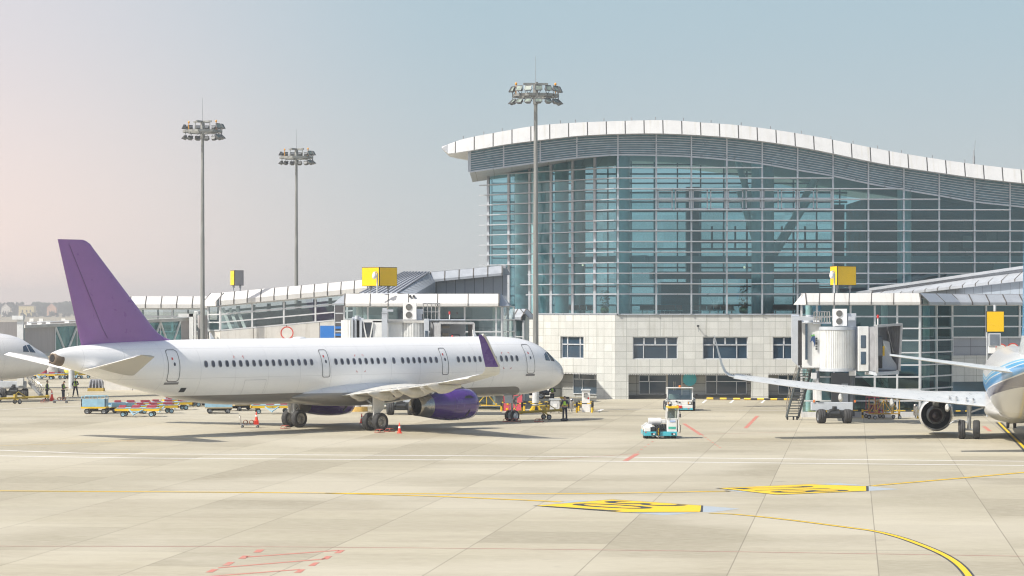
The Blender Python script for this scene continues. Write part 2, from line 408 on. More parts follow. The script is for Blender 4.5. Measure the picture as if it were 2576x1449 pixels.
mb = MB(); line_mesh(mb, smooth_pts(G([(-50, 1784.5), (250, 1775), (600, 1758), (900, 1749)])), 0.15, 0.004); struct(mb, 'faded_taxi_line', paint_mat('faded_yellow', (0.62, 0.45, 0.12), 0.5))
mb = MB(); line_mesh(mb, smooth_pts(G([(3995, 1690), (4050, 1745), (4096, 1790), (4140, 1840)])), 0.45, 0.004); mb.m = 1
line_mesh(mb, smooth_pts(G([(3995, 1690), (4050, 1745), (4096, 1790), (4140, 1840)])), 0.16, 0.008); struct(mb, 'yellow_lead_line', [PK, PY])
mb = MB(); line_mesh(mb, smooth_pts(G([(-50, 2184.5), (1000, 2187), (2048, 2195.6), (3000, 2208), (4150, 2226)])), 0.13, 0.004); struct(mb, 'thin_red_line', PRT)
mb = MB(); line_mesh(mb, G([(500, 1640), (1300, 1652), (1950, 1657), (2400, 1661), (2900, 1665)]), 0.22, 0.003); struct(mb, 'slot_drain', mat('drain_steel', (0.12, 0.12, 0.115), 0.6))

def flat(mb, l, z): mb.add([Vector((p.x, p.y, z)) for p in G(l)], [tuple(range(len(l)))])
mb = MB(); flat(mb, [(2130, 2023.5), (2449, 1997.6), (2813, 2022.5), (2811, 2048.5), (2497, 2050.6)], 0.006)
mb.m = 1; flat(mb, [(2146, 2023.4), (2449, 1999), (2805, 2023), (2801, 2048), (2497, 2049.4)], 0.010)
mb.m = 2; flat(mb, [(2250, 2010), (2305, 2001), (2380, 2003), (2330, 2008), (2235, 2015)], 0.004); flat(mb, [(2520, 2051), (2650, 2061), (2700, 2059), (2790, 2050)], 0.004); flat(mb, [(2813, 2023), (2960, 2035), (2850, 2049), (2811, 2049)], 0.004)
T1 = mb
mb = MB(); flat(mb, [(2859, 1953), (3240, 1936.9), (3474, 1945), (3475, 1965), (3107, 1980)], 0.006)
mb.m = 1; flat(mb, [(2875, 1953), (3240, 1938), (3464, 1945.5), (3465, 1964), (3107, 1978.8)], 0.010)
mb.m = 2; flat(mb, [(2905, 1960), (2960, 1968.5), (3000, 1968), (2975, 1964)], 0.004); flat(mb, [(3250, 1937), (3350, 1932.5), (3420, 1938), (3468, 1944)], 0.004); flat(mb, [(3475, 1946), (3600, 1957), (3475, 1964)], 0.004)
T2 = mb
def ground_text(mb, txt, far_b, near_b, far_t, near_t, k=(0.17, 0.66)):
    cu = bpy.data.curves.new('t', 'FONT'); cu.body = txt; cu.resolution_u = 4; o = bpy.data.objects.new('t', cu); COL.objects.link(o)
    dg = bpy.context.evaluated_depsgraph_get(); me = bpy.data.meshes.new_from_object(o.evaluated_get(dg))
    xs = [v.co.x for v in me.vertices]; ys = [v.co.y for v in me.vertices]; x0, x1, y0, y1 = min(xs), max(xs), min(ys), max(ys)
    A, B, C_, D = [fp(*p) for p in (far_b, near_b, far_t, near_t)]
    vs = []
    for v in me.vertices:
        s = ((v.co.x - x0) / (x1 - x0) - k[0]) / k[1]; t = (v.co.y - y0) / (y1 - y0)
        p = (A * (1 - s) + B * s) * (1 - t) + (C_ * (1 - s) + D * s) * t; vs.append((p.x, p.y, 0.014))
    mb.add(vs, [list(p.vertices) for p in me.polygons]); bpy.data.objects.remove(o); bpy.data.meshes.remove(me); bpy.data.curves.remove(cu)
T1.m = 0; ground_text(T1, '301', (2416, 2007), (2214, 2022.5), (2716, 2025), (2517, 2042)); struct(T1, 'painted_stand_marking', [PK, PY, PB])
T2.m = 0; ground_text(T2, '218', (2921, 1953.6), (3088, 1970.4), (3238.6, 1945.4), (3393, 1961.7), (.06, .80)); struct(T2, 'painted_stand_marking', [PK, PY, PB])
# red brackets, dashes
mb = MB()
def rb(x, y): return (x * 0.795, 1700 + y * 0.795)
for q in ([(1274, 642), (1293, 627), (1332, 627), (1310, 642)], [(1199, 673), (1222, 658), (1258, 658), (1234, 673)], [(1118, 707), (1148, 690), (1182, 690), (1153, 707)], [(1033, 742), (1066, 726), (1100, 726), (1068, 742)],
          [(1680, 645), (1705, 630), (1736, 630), (1712, 645)], [(1617, 676), (1640, 660), (1672, 660), (1650, 676)], [(1550, 709), (1580, 692), (1608, 692), (1583, 709)], [(1478, 744), (1505, 727), (1537, 727), (1512, 744)],
          [(1238, 663), (1238, 667), (1706, 633), (1706, 629)], [(1097, 717), (1097, 721), (1630, 677), (1640, 672)], [(1000, 764), (1000, 768), (1500, 730), (1510, 725)]):
    flat(mb, [rb(*p) for p in q], 0.005)
def rc(x, y): return (2048 + x * .795, 1600 + y * .795)
for a, b_, w_ in (((865, 119), (952, 176), .25), ((570, 306), (632, 270), .28), ((1175, 142), (1235, 80), .25), ((2375, 133), (2405, 157), .25)):
    line_mesh(mb, G([rc(*a), rc(*b_)]), w_, 0.005)
for i in range(8):
    x = 962 + i * 12; y = 181 + i * 8.4; flat(mb, [rc(x - 6, y - 2), rc(x + 3, y - 2), rc(x + 6, y + 1.5), rc(x - 2, y + 1.5)], 0.005)
for i in range(5):
    x = 634 + i * 18; y = 262 - i * 13; flat(mb, [rc(x - 8, y + 2), rc(x, y - 2), rc(x + 8, y - 2), rc(x, y + 2)], 0.005)
for a, b_ in (((150, 303), (632, 270)), ((952, 172), (1500, 160)), ((400, 145), (490, 145))): line_mesh(mb, G([rc(*a), rc(*b_)]), 0.08, 0.0045)
struct(mb, 'red_marking', PR)
mb = MB()
for a, b_ in (((2380, 1637), (2900, 1641)), ((2900, 1641), (3200, 1643)), ((-20, 1640), (700, 1606))): line_mesh(mb, G([a, b_]), 0.18, 0.0035)
for x in (2820, 2930, 3055): flat(mb, [(x - 14, 1612), (x - 4, 1612), (x + 8, 1600), (x, 1600)], 0.0035)
flat(mb, [(2385, 1645), (2400, 1645), (2418, 1637), (2404, 1637)], 0.0035)
struct(mb, 'white_marking', PW)
# lighter strip by the building
# ------------------------------------------------------------------ distance: rising ground, trees, houses
mb = MB(); rings = []
for i in range(41):
    x = -1500 + i * 60
    z = 4 + 4 * noise.noise(Vector((x * .004, 0.3, 0)))
    rings.append([Vector((x, 2700, -1)), Vector((x, 2900, z * 0.4)), Vector((x, 3150, z * .7)), Vector((x, 3420, z + 3)), Vector((x, 3500, -1))])
mb.loft(rings, close=False, caps=False); struct(mb, 'low_hill', FIELD)
# ================================================================== MAIN TERMINAL HALL
YF = 231.5; SF = F / YF
def cx(u, d=YF): return (u - CX) * d / F
def cz(v, d=YF): return CH - (v - HOR) * d / F
def curve(pts, x):
    if x <= pts[0][0]: return pts[0][1] + (pts[1][1] - pts[0][1]) / (pts[1][0] - pts[0][0]) * (x - pts[0][0])
    for i in range(len(pts) - 1):
        if x <= pts[i + 1][0]:
            p0 = pts[max(i - 1, 0)]; p1 = pts[i]; p2 = pts[i + 1]; p3 = pts[min(i + 2, len(pts) - 1)]
            t = (x - p1[0]) / (p2[0] - p1[0]); m1 = (p2[1] - p0[1]) / (p2[0] - p0[0]) * (p2[0] - p1[0]); m2 = (p3[1] - p1[1]) / (p3[0] - p1[0]) * (p2[0] - p1[0])
            return (2 * t ** 3 - 3 * t * t + 1) * p1[1] + (t ** 3 - 2 * t * t + t) * m1 + (-2 * t ** 3 + 3 * t * t) * p2[1] + (t ** 3 - t * t) * m2
    p1, p2 = pts[-2], pts[-1]
    return p2[1] + (p2[1] - p1[1]) / (p2[0] - p1[0]) * (x - p2[0])
YR = 229.8
TOPC = [(cx(u, YR), cz(v, YR)) for u, v in ((1111, 368), (1165, 349), (1260, 330), (1350, 315), (1450, 307.5), (1550, 303.5), (1650, 301), (1700, 302), (1780, 308), (1850, 313), (1950, 325.5), (2058, 343), (2148, 361), (2238, 378.7), (2328, 394), (2419, 407.5), (2509, 418.6), (2576, 426))]
BOTC = [(cx(u, YR), cz(v, YR)) for u, v in ((1113, 376), (1120, 386), (1167, 381), (1216, 373), (1263, 364.5), (1310, 358), (1356, 352.6), (1403, 347), (1451, 342), (1499, 339), (1547, 337), (1648, 335.5), (1738, 338.7), (1828, 345), (1917, 355), (2007, 368.7), (2096, 386), (2186, 405.4), (2276, 421.4), (2368, 435), (2460, 448), (2576, 461))]
LOUC = [(cx(u), cz(v)) for u, v in ((1181, 432.7), (1265, 421), (1360, 408), (1451, 397), (1549, 390), (1648, 391), (1738, 394.5), (1828, 402), (1917, 412.5), (2007, 428), (2096, 443), (2186, 462), (2273, 477.6), (2365, 493), (2455, 508), (2547, 518), (2600, 524))]
def ztop(x): return max(curve(TOPC, x), 13.0)
def zbot(x): return max(curve(BOTC, x), 12.0)
def zlou(x): return max(curve(LOUC, x), 10.4)
XE = 62.0
hall = thing('terminal_hall', 'large glass terminal hall with wavy white edged roof above pale stone ground floors', 'airport terminal', (9.2, YF, 0))
STONE = panel_mat('stone_cladding', (0.60, 0.612, 0.59), 0.995, 0.652, 0.030, (0.30, 0.32, 0.30), 0.75, tone=0.085, offu=0.0, offv=-7.41 + 0.652 * 20, streak=((0.36, 0.36, 0.31), 0.5))
FASC = panel_mat('white_roof_fascia', (0.57, 0.58, 0.585), 1.63, 0, 0.10, (0.07, 0.07, 0.07), 0.4, tone=0.03, streak=((0.45, 0.44, 0.38), 0.6))
SOFF = panel_mat('grey_soffit', (0.36, 0.39, 0.42), 1.6, 1.2, 0.05, (0.15, 0.16, 0.17), 0.5, tone=0.05)
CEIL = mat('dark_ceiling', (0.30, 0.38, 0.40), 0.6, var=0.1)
# roof slab with sloped fascia
xs = []; x = TOPC[0][0]
while x < XE: xs.append(x); x += 0.55
mb = MB()
for i in range(len(xs) - 1):
    a, b = xs[i], xs[i + 1]
    mb.m = 0
    mb.quad((a, YR, zbot(a)), (b, YR, zbot(b)), (b, YR + 0.5, ztop(b)), (a, YR + 0.5, ztop(a)), uv=[(a, 0), (b, 0), (b, 1.2), (a, 1.2)])
    mb.m = 1
    ya, yb2 = YR + min(52, .6 + (a - xs[0]) * 6.6), YR + min(52, .6 + (b - xs[0]) * 6.6)
    mb.quad((a, YR + .5, ztop(a)), (b, YR + .5, ztop(b)), (b, yb2, ztop(b)), (a, ya, ztop(a)))
    mb.quad((b, YR, zbot(b)), (a, YR, zbot(a)), (a, ya, zbot(a)), (b, yb2, zbot(b)))
    if ya < YR + 51: mb.quad((a, ya, zbot(a)), (a, ya, ztop(a)), (b, yb2, ztop(b)), (b, yb2, zbot(b)))
mb.m = 0
a = xs[0]; mb.quad((a, YR, zbot(a)), (a, YR + .5, ztop(a)), (a, YR + .6, ztop(a)), (a, YR + .6, zbot(a)))
mb.build('roof', [FASC, CLAD], hall, world=True)
mb = MB()
for u in (1165, 1217, 1263, 1350, 1410, 1448, 1520, 1590, 1650, 1720, 1790, 1866, 1940, 2018, 2092, 2148, 2210, 2270, 2348, 2430):
    x = cx(u, YR); mb.cyl((x, YR + .6, ztop(x)), (x, YR + .6, ztop(x) + .28), .04, n=6)
x = cx(2453, YR); mb.cyl((x, YR + .6, ztop(x) - .3), (x, YR + .6, ztop(x) + 1.2), .05, n=6); mb.cyl((x + .06, YR + .6, ztop(x) + 1.2), (x + .12, YR + .6, ztop(x) + 2.1), .02, n=5)
mb.cyl((x, YR + .6, ztop(x)), (x, YR + .6, ztop(x) + .7), .1, n=8)
mb.build('lightning_rod', GREY, hall, world=True)
# mullion positions along the front facade
XM = [9.2, cx(1650.8)] + [cx(1739) + 3.075 * k for k in range(0, 17)]
# left facade: direction from corner going back-left
LD = Vector((-0.655, 0.756, 0)); LN = Vector((-0.756, -0.655, 0)); C0 = Vector((9.2, YF, 0)); LLEN = 17.3
def LP(t, z, out=0.0): return C0 + LD * t + LN * out + Vector((0, 0, z))
def zlf(t): return zlou(C0.x + LD.x * t) + 0.02
ZG = 7.41
# louvre band: glass backing + thin blades, front plane from x=-3.7
XL0 = cx(1181)
mb = MB(); xs2 = [XL0 + 0.6 * i for i in range(int((XE - XL0) / .6))]
for a, b in zip(xs2[:-1], xs2[1:]): mb.quad((a, YF - .05, zlou(a)), (b, YF - .05, zlou(b)), (b, YF - .05, zbot(b) + .1), (a, YF - .05, zbot(a) + .1))
mb.build('louvre_glass', mat('louvre_backing', (0.12, 0.235, 0.29), 0.2, var=0.15, spec=0.8), hall, world=True)
LB = [XL0] + [cx(u) for u in (1267, 1359, 1451)] + XM
LB = LB[:3] + [cx(1451)] + XM
for bi in range(len(LB) - 1):
    a, b = LB[bi], LB[bi + 1]
    if a > 50: break
    mb = MB()
    for k in range(1, 9):
        f = k / 9; pts = []
        for q in range(5):
            x = a + (b - a) * q / 4; pts.append(Vector((x, YF - .14, zlou(x) * (1 - f) + zbot(x) * f)))
        for p, q in zip(pts[:-1], pts[1:]): mb.bar(p, q, 0.06, 0.05)
    for f in (0.0,):
        for q in range(4):
            x0 = a + (b - a) * q / 4; x1 = a + (b - a) * (q + 1) / 4; mb.bar((x0, YF - .12, zlou(x0)), (x1, YF - .12, zlou(x1)), .22, .13)
    mb.build('louvre', MULL, hall, world=True)
mb = MB(); mb.bar((XL0, YF - .12, zlou(XL0)), (XL0, YF - .12, zbot(XL0) + .1), .25, .16, up=(0, 1, 0)); mb.build('corner_post', MULL, hall, world=True)
# soffit between louvre band and the receding facade, side face of band
mb = MB()
for a, b in zip(xs2[:-1], xs2[1:]):
    if a > 9.2: break
    mb.quad((a, YF, zlou(a)), (a, YF + 18, zlou(a)), (b, YF + 18, zlou(b)), (b, YF, zlou(b)), uv=[(a, 0), (a, 18), (b, 18), (b, 0)])
mb.quad((XL0, YF, zlou(XL0)), (XL0, YF, zbot(XL0)), (XL0, YF + 18, zbot(XL0)), (XL0, YF + 18, zlou(XL0)), uv=[(0, 0), (0, 3), (18, 3), (18, 0)])
mb.build('soffit', SOFF, hall, world=True)
# glass bays
for i in range(len(XM) - 1):
    a, b = XM[i], XM[i + 1]; mb = MB(); n = 5
    for k in range(n):
        p = a + (b - a) * k / n; q = a + (b - a) * (k + 1) / n
        mb.quad((p, YF, ZG), (q, YF, ZG), (q, YF, zlou(q)), (p, YF, zlou(p)))
    mb.build('glass_bay', TEAL, hall, world=True)
for i in range(6):
    t0, t1 = LLEN * i / 6, LLEN * (i + 1) / 6
    mb = MB(); mb.quad(LP(t1, ZG), LP(t0, ZG), LP(t0, zlf(t0)), LP(t1, zlf(t1))); mb.build('glass_bay', TEAL, hall, world=True)
# mullions
for i, x in enumerate(XM):
    mb = MB(); mb.box(x - .07, x + .07, YF - .22, YF + .15, ZG, zlou(x)); mb.build('mullion', MULL, hall, world=True)
    if i < len(XM) and x < 52: 
        mb = MB(); mb.box(x - .06, x + .06, YF - .26, YF - .04, zlou(x), zbot(x)); mb.build('louvre_post', MULL, hall, world=True)
for x in LB[1:4]:
    mb = MB(); mb.box(x - .06, x + .06, YF - .26, YF - .04, zlou(x), zbot(x)); mb.build('louvre_post', MULL, hall, world=True)
for i in range(1, 7):
    t = LLEN * i / 6; mb = MB(); mb.bar(LP(t, ZG, .05), LP(t, zlf(t), .05), .30, .12, up=tuple(LN)); mb.build('mullion', MULL, hall, world=True)
# sun shades
for k in range(12):
    z = 10.04 + 0.917 * k
    xe = XM[-1]
    for x in XM[1:]:
        if zlou(x) < z + 0.45 : xe = x; break
    if zlou(XM[1]) < z: continue
    mb = MB(); mb.box(9.2 - .3, xe, YF - .62, YF - .12, z - .035, z + .03); mb.box(9.2, xe, YF - .12, YF - .02, z - .07, z + .02); mb.build('sun_shade', MULL, hall, world=True)
    tl = LLEN + 0.65
    if k == 1: tl = 11.2
    if k == 0: tl = 12.2
    if z < zlf(6):
        t0 = 0.0
        mb = MB(); mb.prism([LP(-.2, z - .045, .62), LP(tl, z - .045, .62), LP(tl, z - .045, .1), LP(0, z - .045, .1)], (0, 0, .09))
        mb.build('sun_shade', MULL, hall, world=True)
mb = MB(); mb.box(9.2, XE, YF - .12, YF - .02, 9.08, 9.2); mb.build('transom', MULL, hall, world=True)
mb = MB(); mb.bar(LP(0, 9.14, .07), LP(12, 9.14, .07), .1, .12); mb.build('transom', MULL, hall, world=True)
mb = MB(); mb.box(9.2, XE, YF - .1, YF + .2, ZG - .1, ZG + .02); mb.bar(LP(0, ZG, .05), LP(LLEN, ZG, .05), .2, .12); mb.build('sill', MULL, hall, world=True)
# opening windows high in the facade
for row, (z0, z1) in enumerate(((cz(639 * 0 + 646.5 + 10), 0), (0, 0))): pass
zr = [(cz((400 + .621 * 638) / 1.59), cz((400 + .621 * 578) / 1.59)), (cz((400 + .621 * 705) / 1.59), cz((400 + .621 * 645) / 1.59))]
for i in range(1, 6):
    for h in range(2):
        a = XM[i] + (XM[i + 1] - XM[i]) * h / 2 + .08; b = XM[i] + (XM[i + 1] - XM[i]) * (h + 1) / 2 - .08
        for z0, z1 in zr:
            if z1 > zlou(b): continue
            mb = MB(); y = YF - .06
            for p, q in (((a, y, z0 + .07), (b, y, z0 + .07)), ((a, y, z1 - .07), (b, y, z1 - .07))): mb.bar(p, q, .12, .09)
            for xx in (a + .07, b - .07): mb.bar((xx, y, z0), (xx, y, z1), .09, .12, up=(0, 1, 0))
            mb.build('opening_window_frame', MULL, hall, world=True)
# ---- interior seen through the glass
COLM = mat('interior_column', (0.84, 0.88, 0.85), 0.5, var=0.04)
INT = mat('interior_dark_reflections', (0.07, 0.14, 0.18), 0.6, var=0.55, scale=.25, stretch=(.5, 1, 2.2))  # mottling imitates wavy dark reflections in the hall glass
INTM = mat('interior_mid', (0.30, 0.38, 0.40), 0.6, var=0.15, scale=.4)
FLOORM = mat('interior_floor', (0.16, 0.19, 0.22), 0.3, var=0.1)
mb = MB(); mb.prism([(9.4, YF + .3, 7.15), (XE, YF + .3, 7.15), (XE, YF + 39, 7.15), (-2.3, YF + 39, 7.15), (-2.0, YF + 13.3, 7.15)], (0, 0, .22)); mb.build('interior_floor', FLOORM, hall, world=True)
for u, d in ((1567, 235.5), (1908, 236), (1930, 240), (2275, 236), (1413, 238), (1371, 241), (1312, 246), (1345, 256), (1455, 246)):
    X_, r = cx(u, d), .62
    mb = MB(); mb.cyl((X_, d, 7.3), (X_, d, min(zlou(X_) + 1.5, zbot(X_))), r, n=24); mb.build('interior_column', COLM, hall, world=True)
for (u0, v0), (u1, v1) in (((1860, 640), (1905, 780)), ((1880, 640), (1915, 740)), ((2035, 660), (1930, 830)), ((2010, 690), (1940, 800)), ((1855, 560), (1895, 700)), ((2050, 610), (2000, 700))):
    mb = MB(); p0 = at(u0, v0 - 160, 246); p1 = at(u1, v1 - 160, 246); mb.cyl(p0, p1, .30, n=14); mb.build('raking_strut', COLM, hall, world=True)
# mezzanine beams
mb = MB(); mb.box(10.5, XE, 238, 238.4, cz(661, 238), cz(644, 238)); mb.prism([LP(.8, cz(661, 238), -4), LP(15, cz(661, 238), -4), LP(15, cz(661, 238), -4.4), LP(.8, cz(661, 238), -4.4)], (0, 0, .6)); mb.build('interior_beam', INTM, hall, world=True)
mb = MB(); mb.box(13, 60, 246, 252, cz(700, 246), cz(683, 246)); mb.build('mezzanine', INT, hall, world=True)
# rear glazed wall
yb = 270
mb = MB()
for k in range(16):
    z = 8.2 + .95 * k
    if k in (3, 7): continue
    mb.box(-2.1, 34, yb, yb + .15, z, z + .16)
for k in range(16): 
    x = -2.1 + 2.35 * k; mb.box(x, x + .14, yb - .1, yb + .1, 7.3, zbot(x))
for k in range(11):
    x = 19 + 1.18 * k; mb.box(x, x + .18, yb - .15, yb + .15, cz(600, 250) - .4, cz(560, 250) + .3)
mb.box(19, 33, yb - .15, yb + .15, cz(598, 250), cz(592, 250) + .15)
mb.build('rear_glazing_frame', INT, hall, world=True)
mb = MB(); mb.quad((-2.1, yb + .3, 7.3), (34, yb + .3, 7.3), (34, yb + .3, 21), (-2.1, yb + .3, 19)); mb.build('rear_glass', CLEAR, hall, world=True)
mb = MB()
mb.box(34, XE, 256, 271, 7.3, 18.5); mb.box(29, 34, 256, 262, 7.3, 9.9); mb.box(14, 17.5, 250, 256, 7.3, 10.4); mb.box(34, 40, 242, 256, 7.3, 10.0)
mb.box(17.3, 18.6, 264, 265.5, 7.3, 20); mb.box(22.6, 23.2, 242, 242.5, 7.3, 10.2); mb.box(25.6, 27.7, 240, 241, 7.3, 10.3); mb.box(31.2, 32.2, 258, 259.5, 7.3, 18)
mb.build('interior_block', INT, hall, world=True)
mb = MB(); mb.box(44, XE, 243, 243.4, 10.8, 12.0); mb.box(38, XE, 241, 241.3, 8.9, 9.9); mb.build('interior_balcony', INTM, hall, world=True, split=True)
for k in range(9):
    xx = 41 + 2.3 * k; mb = MB(); mb.box(xx, xx + .9, 255.6, 255.9, 13.2 + .5 * (k % 3), 14.4 + .5 * (k % 3)); mb.build('interior_panel', INTM, hall, world=True)
CL2 = MB()
for a, b in zip(xs[:-1], xs[1:]):
    if a < 9.3 : continue
    CL2.quad((a, YF + .4, zlou(a) + .4), (a, YF + 38, zbot(a) - .15), (b, YF + 38, zbot(b) - .15), (b, YF + .4, zlou(b) + .4))
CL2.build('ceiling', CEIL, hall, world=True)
LAMPG = mat('lit_lamp', (1, .8, .6), emit=((1, .72, .45), 1.2))
mb = MB()
for u, v in ((930, 1078),): 
    p = at((2400 + .621 * u) / 1.59, (400 + .621 * v) / 1.59, 236); mb.sphere(p, .11, 8, 6)
for u, v in ((1565, 238), (1905, 240)):
    p = at((1850 + .2523 * u) / 1.59, (1000 + .2523 * v) / 1.59, 239); mb.sphere(p, .09, 8, 6)
mb.build('ceiling_lamp', LAMPG, hall, world=True, split=True)

# ---- stone base
def wall_holes(mb, P, L, H, holes, depth, z0=0.0):
    """P(s,z,out) -> point ; holes: (s0,s1,z0,z1)"""
    ss = sorted({0.0, L} | {h[0] for h in holes} | {h[1] for h in holes}); zs = sorted({z0, H} | {h[2] for h in holes} | {h[3] for h in holes})
    for a, b in zip(ss[:-1], ss[1:]):
        for c, d in zip(zs[:-1], zs[1:]):
            ms, mz = (a + b) / 2, (c + d) / 2
            if any(h[0] < ms < h[1] and h[2] < mz < h[3] for h in holes): continue
            mb.quad(P(a, c, 0), P(b, c, 0), P(b, d, 0), P(a, d, 0), uv=[(a, c), (b, c), (b, d), (a, d)])
    for (a, b, c, d) in holes:
        mb.quad(P(a, c, 0), P(a, d, 0), P(a, d, -depth), P(a, c, -depth), uv=[(0.1, c), (0.1, d), (.1 + depth, d), (.1 + depth, c)])
        mb.quad(P(b, d, 0), P(b, c, 0), P(b, c, -depth), P(b, d, -depth), uv=[(0.1, d), (0.1, c), (.1 + depth, c), (.1 + depth, d)])
        mb.quad(P(a, d, 0), P(b, d, 0), P(b, d, -depth), P(a, d, -depth), uv=[(a, .1), (b, .1), (b, .2), (a, .2)])
        mb.quad(P(b, c, 0), P(a, c, 0), P(a, c, -depth), P(b, c, -depth), uv=[(a, .1), (b, .1), (b, .2), (a, .2)])
def FPf(s, z, o): return Vector((8.95 + s, YF - o, z))
def FLf(s, z, o): return Vector((8.95, YF, 0)) + LD * (LLEN - s) + LN * o + Vector((0, 0, z))
WZ0, WZ1 = cz(903.5), cz(847.5); RZ1 = cz(939.5)
winx = [(cx(1592) - 8.95 + 6.085 * k, cx(1705) - 8.95 + 6.085 * k) for k in range(8)]
rec = [(cx(1581) - 8.95, cx(1891) - 8.95)] + [(cx(1933) - 8.95 + 12.2 * k, cx(1933) - 8.95 + 10.7 + 12.2 * k) for k in range(3)]
mb = MB(); holes = [(a, b, WZ0, WZ1) for a, b in winx] + [(a, b, 0.0, RZ1) for a, b in rec]
wall_holes(mb, FPf, XE - 8.95, ZG - .1, holes, .3)
lw = (LLEN - 7.1, LLEN - 4.05); lr = (LLEN - 8.4, LLEN - 2.35)
holes2 = [(lw[0], lw[1], WZ0, WZ1), (lr[0], lr[1], 0.0, RZ1 - .02)]
wall_holes(mb, FLf, LLEN, ZG - .1, holes2, .3)
mb.build('stone_wall', STONE, hall, world=True)
# recess back walls, their shade put into a greyer, darker stone
STONE_SHADE = panel_mat('stone_cladding_shade', (0.36, 0.37, 0.36), 2.2, 0.66, 0.04, (0.07, 0.08, 0.08), 0.7, tone=0.06)
mb = MB()
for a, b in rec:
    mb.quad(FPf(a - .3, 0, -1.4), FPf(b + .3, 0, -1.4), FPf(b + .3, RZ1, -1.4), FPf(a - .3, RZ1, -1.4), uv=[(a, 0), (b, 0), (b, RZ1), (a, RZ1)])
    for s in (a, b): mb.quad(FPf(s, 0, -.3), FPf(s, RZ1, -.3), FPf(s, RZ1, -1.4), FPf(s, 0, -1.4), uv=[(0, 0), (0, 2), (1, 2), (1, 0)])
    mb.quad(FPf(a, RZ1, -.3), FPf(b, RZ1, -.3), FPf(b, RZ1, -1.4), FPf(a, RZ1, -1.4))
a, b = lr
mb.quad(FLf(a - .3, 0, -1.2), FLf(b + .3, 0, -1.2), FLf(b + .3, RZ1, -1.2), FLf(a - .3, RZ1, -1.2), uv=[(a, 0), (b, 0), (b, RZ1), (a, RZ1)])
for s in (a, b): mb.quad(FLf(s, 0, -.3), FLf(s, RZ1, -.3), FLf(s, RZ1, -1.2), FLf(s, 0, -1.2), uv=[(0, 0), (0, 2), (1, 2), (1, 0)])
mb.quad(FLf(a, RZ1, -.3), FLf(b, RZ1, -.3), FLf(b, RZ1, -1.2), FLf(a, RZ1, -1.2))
mb.build('recess_wall', STONE_SHADE, hall, world=True)
mb = MB()
for a, b in rec:
    x = a; mb.box(8.95 + a, 8.95 + b, YF + .03, YF + .07, RZ1 - .05, RZ1 - .01)
    while x < b - .1: mb.box(8.95 + x, 8.95 + x + .09, YF + .02, YF + .08, RZ1 - .14, RZ1 - .02); x += .2
s_ = lr[0]; mb.bar(FLf(lr[0], RZ1 - .05, -.05), FLf(lr[1], RZ1 - .05, -.05), .03, .06)
while s_ < lr[1] - .1: mb.bar(FLf(s_, RZ1 - .09, -.05), FLf(s_ + .09, RZ1 - .09, -.05), .05, .12); s_ += .2
mb.build('shutter_teeth', CLAD, hall, world=True, split=True)
def window(P, s0, s1, z0, z1, out, splits_lo, splits_hi, hr, fw=.07):
    f = MB(); g = MB(); zm = z0 + (z1 - z0) * hr
    g.quad(P(s0, z0, out - .04), P(s1, z0, out - .04), P(s1, z1, out - .04), P(s0, z1, out - .04))
    def H(z, w=fw): f.bar(P(s0, z, out), P(s1, z, out), .08, w)
    def V(s, a, b, w=fw): f.bar(P(s, a, out), P(s, b, out), w, .08, up=tuple((P(0, 0, 1) - P(0, 0, 0))))
    H(z0 + fw / 2); H(z1 - fw / 2); H(zm, fw * 1.3); V(s0 + fw / 2, z0, z1); V(s1 - fw / 2, z0, z1)
    for k in splits_lo: V(s0 + (s1 - s0) * k, z0, zm)
    for k in splits_hi: V(s0 + (s1 - s0) * k, zm, z1, fw * 2)
    fr = f.build('window', mat('window_frame', (0.62, 0.65, 0.69), 0.35, 0.2, var=0.04), hall, world=True)
    g.build('pane', WGLASS, fr)
    pn = [c for c in bpy.data.objects if c.parent == fr][0]
    Mi = parent_matrix(hall).inverted()
    for v in pn.data.vertices: v.co = Mi @ v.co
for a, b in winx: window(FPf, a, b, WZ0, WZ1, -.22, (.24, .76), (.25, .5, .75), .64)
window(FLf, lw[0], lw[1], WZ0, WZ1, -.22, (.25, .79), (.25, .79), .64)
for a, b in rec[:2]:
    L = b - a
    window(FPf, a + L * .09, a + L * .315, .38, RZ1 - .15, -1.3, (.38,), (.36,), .66, .05)
    window(FPf, a + L * .635, a + L * .97, .38, RZ1 - .15, -1.3, (.27, .75), (.27,), .66, .05)
window(FLf, lr[0] + 1.8, lr[1] - .1, .3, RZ1 - .1, -1.1, (.3, .8), (.2, .7), .72, .05)
# door in the recess
a, b = rec[0]; L = b - a
d0 = MB(); x0, x1 = 8.95 + a + L * .32, 8.95 + a + L * .44
d0.box(x0, x1, YF + 1.25, YF + 1.36, .02, RZ1 - .02); fr = d0.build('door', WGLASS, hall, world=True)
d1 = MB()
for x in (x0, x1): d1.box(x - .06, x + .06, YF + 1.18, YF + 1.38, 0, RZ1)
for x in (x0 + .55, x0 + .7): d1.cyl((x, YF + 1.2, .7), (x, YF + 1.2, 1.5), .02, n=6)
d1.build('door_frame', mat('door_post', (.5, .47, .42), .5), hall, world=True)
mb = MB(); p = at((2100 + .4486 * 1468) / 1.59, (1200 + .4486 * 705) / 1.59, YF + 1.2)
mb.cyl(p, p - Vector((0, .05, 0)), .6, n=32); sgn = mb.build('round_sign', mat('teal_sign', (.05, .42, .50), .4), hall, world=True)
# sills / steps under recess windows
mb = MB(); 
for a, b in rec: mb.box(8.95 + a, 8.95 + b, YF + 1.05, YF + 1.38, 0, .3)
mb.build('recess_kerb', STONE_SHADE, hall, world=True)

